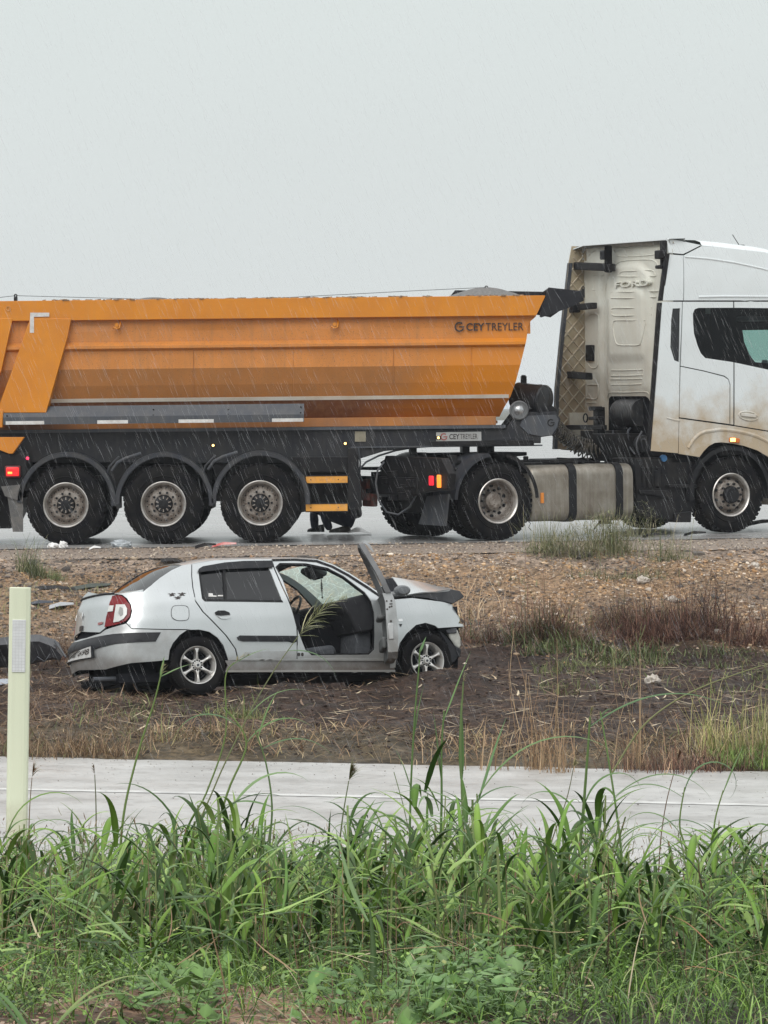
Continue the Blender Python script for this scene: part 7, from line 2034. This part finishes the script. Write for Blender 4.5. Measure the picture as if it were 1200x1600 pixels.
for q in range(6):
    fr_ = (q + .5) / 6
    g.add(strips(np.stack([px_, py_, pz_ + hh_ * fr_ * .96], -1), U(0, 6.28, npl), U(.75, 1.45, npl), U(.7, 2.9, npl), U(.18, .36, npl), U(.014, .030, npl), pick(GRN, npl), seg=11, vee=.25, twist=U(-.6, .6, npl)))
o = g.build('leafy_shoots', M_leaf); tag(o, 'broad-leaved green grass shoots standing among the near verge grass', 'grass', kind='stuff')
# dead and broken blades lying through the verge
g = NP()
DEAD = [[.34, .26, .15], [.26, .18, .10], [.42, .36, .22], [.18, .12, .07], [.30, .14, .08]]
g.add(fore(380, 9.2, 18.5, .12, .35, .003, .009, DEAD, bend=(-.4, 1.0), e0=(-.1, .9), zo=.25))
g.add(fore(4200, 9.6, 18.8, .10, .34, .008, .024, GRN, bend=(-.6, 2.2), e0=(-.2, .9), zo=.28, dens=clump2))
g.add(fore(220, 10.4, 18.5, .2, .5, .003, .006, DEAD, bend=(-.1, .6), e0=(1.0, 1.57)))
o = g.build('broken_blades', M_leaf); tag(o, 'dead and bent blades lying tangled in the near grass', 'grass', kind='stuff')
# broad-leaved low weeds
def leaflets(n, y0, y1, s0, s1, pal, h, dens=None, xr=None):
    y = U(y0, y1, n); x = U(-1, 1, n) * (y * .122 + .25) if xr is None else U(xr[0], xr[1], n)
    if dens is not None:
        k = U(0, 1, n) < dens(x, y); x, y = x[k], y[k]; n = len(x)
    base = np.stack([x, y, H(x, y) + U(0, 1, n) ** 1.4 * h], -1)
    seg = 4
    L = U(s0, s1, n)
    return strips(base, U(0, 6.28, n), U(-.1, .9, n), U(0, 1.0, n), L, L * U(.4, .75, n), pick(pal, n), seg=seg, vee=.12, prof=np.array([.15, .75, 1.0, .75, .05]))
g = NP()
LF = [[.07, .13, .025], [.105, .185, .035], [.16, .27, .055], [.035, .07, .018], [.20, .31, .08], [.13, .19, .08], [.022, .045, .012]]
g.add(fore(5000, 8.9, 12.5, .04, .16, .0025, .006, GRN, bend=(.4, 2.6), e0=(.3, 1.5), seg=4, zo=.08))
g.add(leaflets(21000, 8.8, 13.2, .007, .024, LF, .2, dens=lambda x, y: np.clip(vnoise(x, y, 2.3, 85) * 2.6 - .5, .08, 1)))
g.add(leaflets(9000, 12, 19.5, .012, .036, GRN, .26, dens=clump2))
g.add(leaflets(200, 8.9, 10.2, .03, .085, [[.12, .22, .06], [.15, .25, .08], [.10, .19, .06]], .12, xr=(-.25, .35)))
g.add(leaflets(140, 8.85, 10, .04, .08, [[.12, .21, .06]], .08, xr=(-.7, -.45)))
g.add(leaflets(500, 9.2, 10.2, .03, .07, [[.12, .22, .07], [.15, .24, .09]], .15, xr=(.05, .4)))
g.add(leaflets(500, 9.2, 16, .012, .03, YEL + [[.3, .2, .08]], .25))
o = g.build('verge_weeds', M_leaf); tag(o, 'low broad-leaved weeds mixed into the grass of the near verge', 'weeds', kind='stuff')
# fine dark seed stems
g = NP(); g.add(fore(800, 9.6, 18, .25, .55, .003, .0045, [[.09, .06, .045], [.14, .09, .06], [.2, .15, .09]], bend=(-.1, .4), e0=(1.2, 1.57)))
n = 5200; y = U(9.6, 18, n); x = U(-1, 1, n) * (y * .122 + .25); hh = U(.2, .5, n)
g.add(strips(np.stack([x, y, H(x, y) + hh], -1), U(0, 6.28, n), U(0, 1.5, n), U(-.3, .3, n), U(.01, .035, n), U(.003, .007, n), pick([[.15, .09, .06], [.22, .16, .09], [.26, .24, .14]], n), seg=2))
o = g.build('seed_stems', M_dry); tag(o, 'thin brown seed stems scattered through the near grass', 'weeds', kind='stuff')

# ---- individual tall stalks
def stalk(path, Y, label, leaves=(), head=None, r=.0055, pal=(.17, .24, .08), cat='grass stalk', headpal=None, name='tall_grass_stalk', ground=True, droop=None):
    P = [wpt(u, v, Y + (dy[0] if dy else 0)) for (u, v, *dy) in path]
    base = P[0].copy(); gx = float(H(base.x, base.y))
    if ground and base.z > gx: P = [Vector((base.x - (P[1].x - base.x) * .3, base.y, gx))] + P
    root = thing(name, label, cat, Matrix.Translation(P[0])); P = [p - P[0] for p in P]; o0 = root.location.copy()
    cp = curve_pts(P, 6)
    b = B(); k = len(cp); b.tube(cp, [r * (1 - .6 * i / k) for i in range(k)], 6)
    me = b.mesh('stem', M_leaf); ca = me.color_attributes.new('col', 'FLOAT_COLOR', 'POINT'); ca.data.foreach_set('color', np.tile(np.array([*pal, 1.0]), len(me.vertices)))
    so = bpy.data.objects.new('stem', me); COL.objects.link(so); so.parent = root
    for (t, L, w, az, el, bd, c) in leaves:
        p = cp[min(int(t * (k - 1)), k - 1)]
        g = NP(); g.add(strips(np.array([p[:]]), np.array([az]), np.array([el]), np.array([bd]), np.array([L]), np.array([w]), np.array([c]), seg=14, vee=.25, twist=np.array([random.uniform(-.3, .3)])))
        g.build('leaf', M_leaf, root)
    if head:
        (L, wv, n) = head
        d = (cp[-1] - cp[-4]).normalized(); g = NP()
        t = U(0, 1, n); ks = [cp[-1] + d * (L * float(q) ) + Vector((0, 0, -(float(q) ** 2) * L * .35)) for q in t]
        spread = U(-.9, .7, n); pal_h = headpal or [[.30, .28, .14], [.36, .30, .18], [.22, .22, .1]]
        az0 = math.atan2(d.y, d.x); el0 = math.asin(max(-1, min(1, d.z)))
        g.add(strips(np.array([q[:] for q in ks]), az0 + U(-1, 1, n) * .8, np.clip(el0 + spread, -1.4, 1.5), U(.2, 1.3, n), U(wv * .3, wv, n) * (1.15 - t), U(.0025, .006, n), pick(pal_h, n), seg=4))
        g.build('seed_head', M_leaf, root)['kind'] = 'stuff'
    return root
G1 = [.10, .18, .06]; G2 = [.13, .21, .08]; G3 = [.08, .15, .06]
E = math.pi
stalk([(190, 1300), (212, 1190), (240, 1100), (252, 1052)], 12.5, 'tall pale stem at the left whose tip crosses the car rear wheel', [(.97, .13, .016, .25, .5, .35, G2), (.98, .08, .014, 1.3, 1.2, .1, G1)], (.05, .04, 14))
stalk([(300, 1330), (335, 1230), (372, 1150), (400, 1095), (430, 1045), (466, 994)], 12.2, 'long thin stem bending right with a feathery seed head before the car door', [(.93, .22, .014, -.1, .1, 1.5, G3), (.6, .25, .013, .2, .9, 1.2, G2)], (.30, .14, 75), .0035, (.20, .22, .11), headpal=[[.30, .32, .15], [.24, .25, .13], [.38, .36, .22]])
stalk([(290, 1310), (322, 1240), (352, 1150), (352, 1060), (366, 1035)], 12.8, 'green stem crossing under the car between its rear wheel and door', [(.95, .16, .012, .1, .6, .5, G2)], (.08, .05, 26), .0045)
stalk([(330, 1340), (355, 1240), (385, 1160), (350, 1105)], 12.6, 'bent stem with a broad hanging leaf left of centre', [(.85, .32, .018, 3.3, .7, 2.2, G3), (.75, .3, .02, .1, .9, 1.8, G1)], None, .006)
stalk([(640, 1340), (642, 1230), (648, 1120), (654, 1050), (656, 1015)], 12.4, 'tall upright stem whose leaf overlaps the car front wheel', [(.99, .07, .014, 1.0, 1.0, .3, G3), (.55, .2, .014, .1, 1.45, .2, G1), (.4, .16, .016, 3.0, 1.3, .3, G2)], None, .005, (.12, .2, .07))
stalk([(688, 1340), (690, 1250), (690, 1170), (694, 1110)], 12.1, 'thick green stem with an upright leaf pointing past the front wheel', [(.95, .27, .015, .25, 1.22, .15, [.14, .24, .09]), (.6, .26, .022, 3.1, 1.5, .12, G1), (.35, .4, .018, .2, .8, 2.0, G2)], None, .006, (.12, .2, .07))
stalk([(726, 1340), (722, 1250), (720, 1150), (724, 1065)], 12.6, 'straight brown-tipped stem in the middle of the picture', [(.6, .3, .022, 1.5, 1.52, .06, G1), (.45, .3, .018, .2, 1.0, 1.6, G3), (.3, .34, .016, 3.2, .9, 1.7, G2)], (.05, .03, 16), .006, (.16, .22, .09))
stalk([(765, 1345), (750, 1290), (745, 1240)], 11.8, 'stem with one very long leaf arching right over the near road', [(.95, .62, .020, .12, 1.0, 1.9, G2), (.9, .32, .020, .5, 1.25, .2, [.12, .21, .09]), (.7, .35, .016, 3.1, .9, 1.4, G1)], None, .006)
stalk([(905, 1350), (912, 1260), (918, 1180), (922, 1120)], 12.0, 'thick stem with leafy top right of centre', [(.95, .55, .022, .08, .62, 1.25, G3), (.5, .3, .022, .1, 1.3, 2.6, G1), (.45, .3, .02, 3.0, 1.2, 2.4, G1)], (.05, .05, 26), .0075, (.13, .2, .07), headpal=[[.34, .30, .15], [.2, .24, .1]])
stalk([(972, 1350), (962, 1260), (948, 1170), (938, 1112)], 12.2, 'slender stem leaning left with a leaf curling over its top', [(.98, .07, .014, .6, .9, 1.6, [.06, .10, .04]), (.55, .42, .016, .1, .7, 1.9, G1), (.3, .3, .016, 3.0, .8, 1.8, G3)], None, .0055, (.16, .25, .09))
stalk([(955, 1210), (1000, 1140), (1050, 1098), (1110, 1068), (1190, 1040)], 13.2, 'long pale stem slanting up to the right edge', [], (.05, .04, 30), .004, (.24, .25, .12), ground=False)
stalk([(1075, 1350), (1062, 1290), (1070, 1230)], 12.0, 'curling grass blades forming a loop at the right', [(.95, .36, .018, .15, 1.3, 4.0, G3), (.9, .36, .014, 3.3, .6, 2.2, G1), (.6, .3, .015, 3.0, 1.0, 2.6, G2)], None, .005)
stalk([(1120, 1345), (1116, 1290), (1130, 1235)], 12.0, 'stem at the right with an upright narrow leaf', [(.95, .2, .013, .3, 1.2, .3, G2), (.6, .32, .014, 3.1, .7, 2.4, G3)], None, .005)
stalk([(530, 1340), (535, 1280), (545, 1220)], 12.2, 'sedge with a brown spiky flower head at the centre of the verge', [(.6, .3, .010, .1, .9, 1.5, G3), (.5, .3, .010, 3.0, .9, 1.5, G3)], (.06, .09, 150), .004, (.14, .17, .08), headpal=[[.20, .13, .08], [.32, .28, .16], [.16, .2, .08]])
stalk([(420, 1340), (425, 1260), (415, 1190), (398, 1140)], 12.4, 'stem with a drooping pointed leaf left of the sedge', [(.95, .2, .016, .5, 1.3, .5, G2), (.85, .3, .016, .1, .5, 1.6, G3), (.5, .22, .024, 3.2, .4, 1.2, G1)], None, .005, (.13, .2, .08))
stalk([(150, 1340), (150, 1260), (148, 1210)], 12.3, 'brown-headed stem rising before the near road at the left', [(.4, .3, .012, 3.2, 1.0, 2.0, G1)], (.05, .03, 40), .0035, (.14, .15, .08), headpal=[[.2, .15, .09]])
stalk([(45, 1340), (46, 1270), (50, 1215)], 12.0, 'thin reddish weed overlapping the foot of the marker post', [], (.05, .07, 46), .003, (.2, .14, .09), headpal=[[.26, .15, .09], [.2, .2, .08]], cat='weed')
stalk([(855, 1345), (885, 1250), (896, 1200)], 12.5, 'thin dark weed with a small round head over the near road', [(.4, .25, .01, .2, .9, 1.8, G1)], (.03, .05, 40), .003, (.15, .15, .08), headpal=[[.3, .27, .13]], cat='weed')
stalk([(1030, 1345), (1040, 1260), (1058, 1190)], 12.3, 'thin branching reddish weed right of centre', [], (.05, .08, 40), .003, (.2, .13, .09), headpal=[[.22, .13, .09]], cat='weed')
stalk([(232, 1300), (330, 1560)], 9.8, 'long broad blade arching down over the bare patch', [], None, .004, G2[0:3] and (.10, .17, .07), ground=False, cat='grass blade')
bpy.data.objects.remove(bpy.data.objects['stem'], do_unlink=True) if False else None
# leafy shoots in the mid verge, drawn large in the photo
for (u, v, Y, L, w, az, lab) in ((60, 1370, 11.5, .45, .020, .1, 'arching leafy shoot low at the far left of the verge'), (250, 1560, 9.7, .36, .022, .2, 'broad arching leaf over the gravel at the bottom left'),
                                 (830, 1540, 9.9, .42, .018, 2.2, 'yellow-green shoot leaning left at the bottom centre-right'), (1020, 1480, 10.2, .62, .020, .75, 'long yellow-green shoot leaning right at the lower right'),
                                 (1120, 1440, 10.6, .40, .022, .1, 'broad drooping leaf at the right edge of the verge'), (500, 1420, 11.2, .42, .018, 3.0, 'leafy shoot left of the centre of the verge')):
    P = W2(u, v, 8.5, 20)
    root = thing('leafy_shoot', lab, 'grass shoot', Matrix.Translation(P))
    for q in range(4):
        g = NP(); c = [[.14, .21, .07], [.10, .18, .06], [.2, .25, .09], [.09, .15, .06]][q]
        g.add(strips(np.array([[0, 0, .0]]), np.array([az + random.uniform(-.6, .6) + (q % 2) * 3.0]), np.array([random.uniform(.7, 1.2)]), np.array([random.uniform(.9, 1.9)]), np.array([L * random.uniform(.6, 1.05)]), np.array([w]), np.array([c]), seg=14, vee=.25)); g.build('leaf', M_leaf, root)

# ------------------------------------------------------------------ haze and rain
M_rain = bpy.data.materials.new('rain_drop'); M_rain.use_nodes = True
t = M_rain.node_tree; N = t.nodes; b_ = N['Principled BSDF']; b_.inputs['Base Color'].default_value = (.85, .87, .9, 1); b_.inputs['Roughness'].default_value = .2
tl = N.new('ShaderNodeBsdfTranslucent'); tl.inputs[0].default_value = (.9, .92, .95, 1); a_ = N.new('ShaderNodeMixShader'); a_.inputs[0].default_value = .6; t.links.new(b_.outputs[0], a_.inputs[1]); t.links.new(tl.outputs[0], a_.inputs[2])
tr_ = N.new('ShaderNodeBsdfTransparent'); x_ = N.new('ShaderNodeMixShader'); x_.inputs[0].default_value = .34; t.links.new(tr_.outputs[0], x_.inputs[1]); t.links.new(a_.outputs[0], x_.inputs[2]); t.links.new(x_.outputs[0], N['Material Output'].inputs[0])
n = 13000
Y_ = 20 + 30 * U(0, 1, n) ** .8; X_ = U(-1, 1, n) * Y_ * .13; Z_ = -1.0 + U(0, 1, n) * (Y_ * .155 + 2.2)
Ld = U(.05, .30, n) * U(.4, 1, n); r0 = U(.0004, .0012, n) * Y_ / 32
dz = np.stack([np.full(n, .42) + rng.normal(0, .07, n), U(-.08, .08, n), np.full(n, -1.0)], -1); dz /= np.linalg.norm(dz, axis=1)[:, None]
c0 = np.stack([X_, Y_, Z_], -1); ax1 = np.cross(dz, np.array([0, 1.0, 0])); ax1 /= np.linalg.norm(ax1, axis=1)[:, None]; ax2 = np.cross(dz, ax1)
V = []
for tt, f in ((0, .15), (.5, 1), (1, .15)):
    for k in range(3):
        a = 2 * math.pi * k / 3
        V.append(c0 + dz * (Ld * tt)[:, None] + (ax1 * math.cos(a) + ax2 * math.sin(a)) * (r0 * f)[:, None])
V = np.stack(V, 1)
ff_ = np.array([[0, 1, 4, 3], [1, 2, 5, 4], [2, 0, 3, 5], [3, 4, 7, 6], [4, 5, 8, 7], [5, 3, 6, 8]])
Fc = (ff_[None] + (np.arange(n) * 9)[:, None, None]).reshape(-1, 4)
me = npmesh('rain', V.reshape(-1, 3), Fc, M_rain); o = bpy.data.objects.new('rain', me); COL.objects.link(o); tag(o, 'rain falling slantwise in front of the truck and car', 'rain', kind='stuff')
hz_ = B(); hz_.bb(-2600, 2600, -300, 3800, -6, 9); 
mh = bpy.data.materials.new('haze_air'); mh.use_nodes = True; N = mh.node_tree.nodes; N.clear()
ov = N.new('ShaderNodeOutputMaterial'); pv = N.new('ShaderNodeVolumePrincipled'); pv.inputs['Color'].default_value = (.88, .93, 1.0, 1); pv.inputs['Density'].default_value = .0004; pv.inputs['Anisotropy'].default_value = .0
mh.node_tree.links.new(pv.outputs[0], ov.inputs['Volume'])
ho = hz_.build('haze', mh); ho['kind'] = 'stuff'
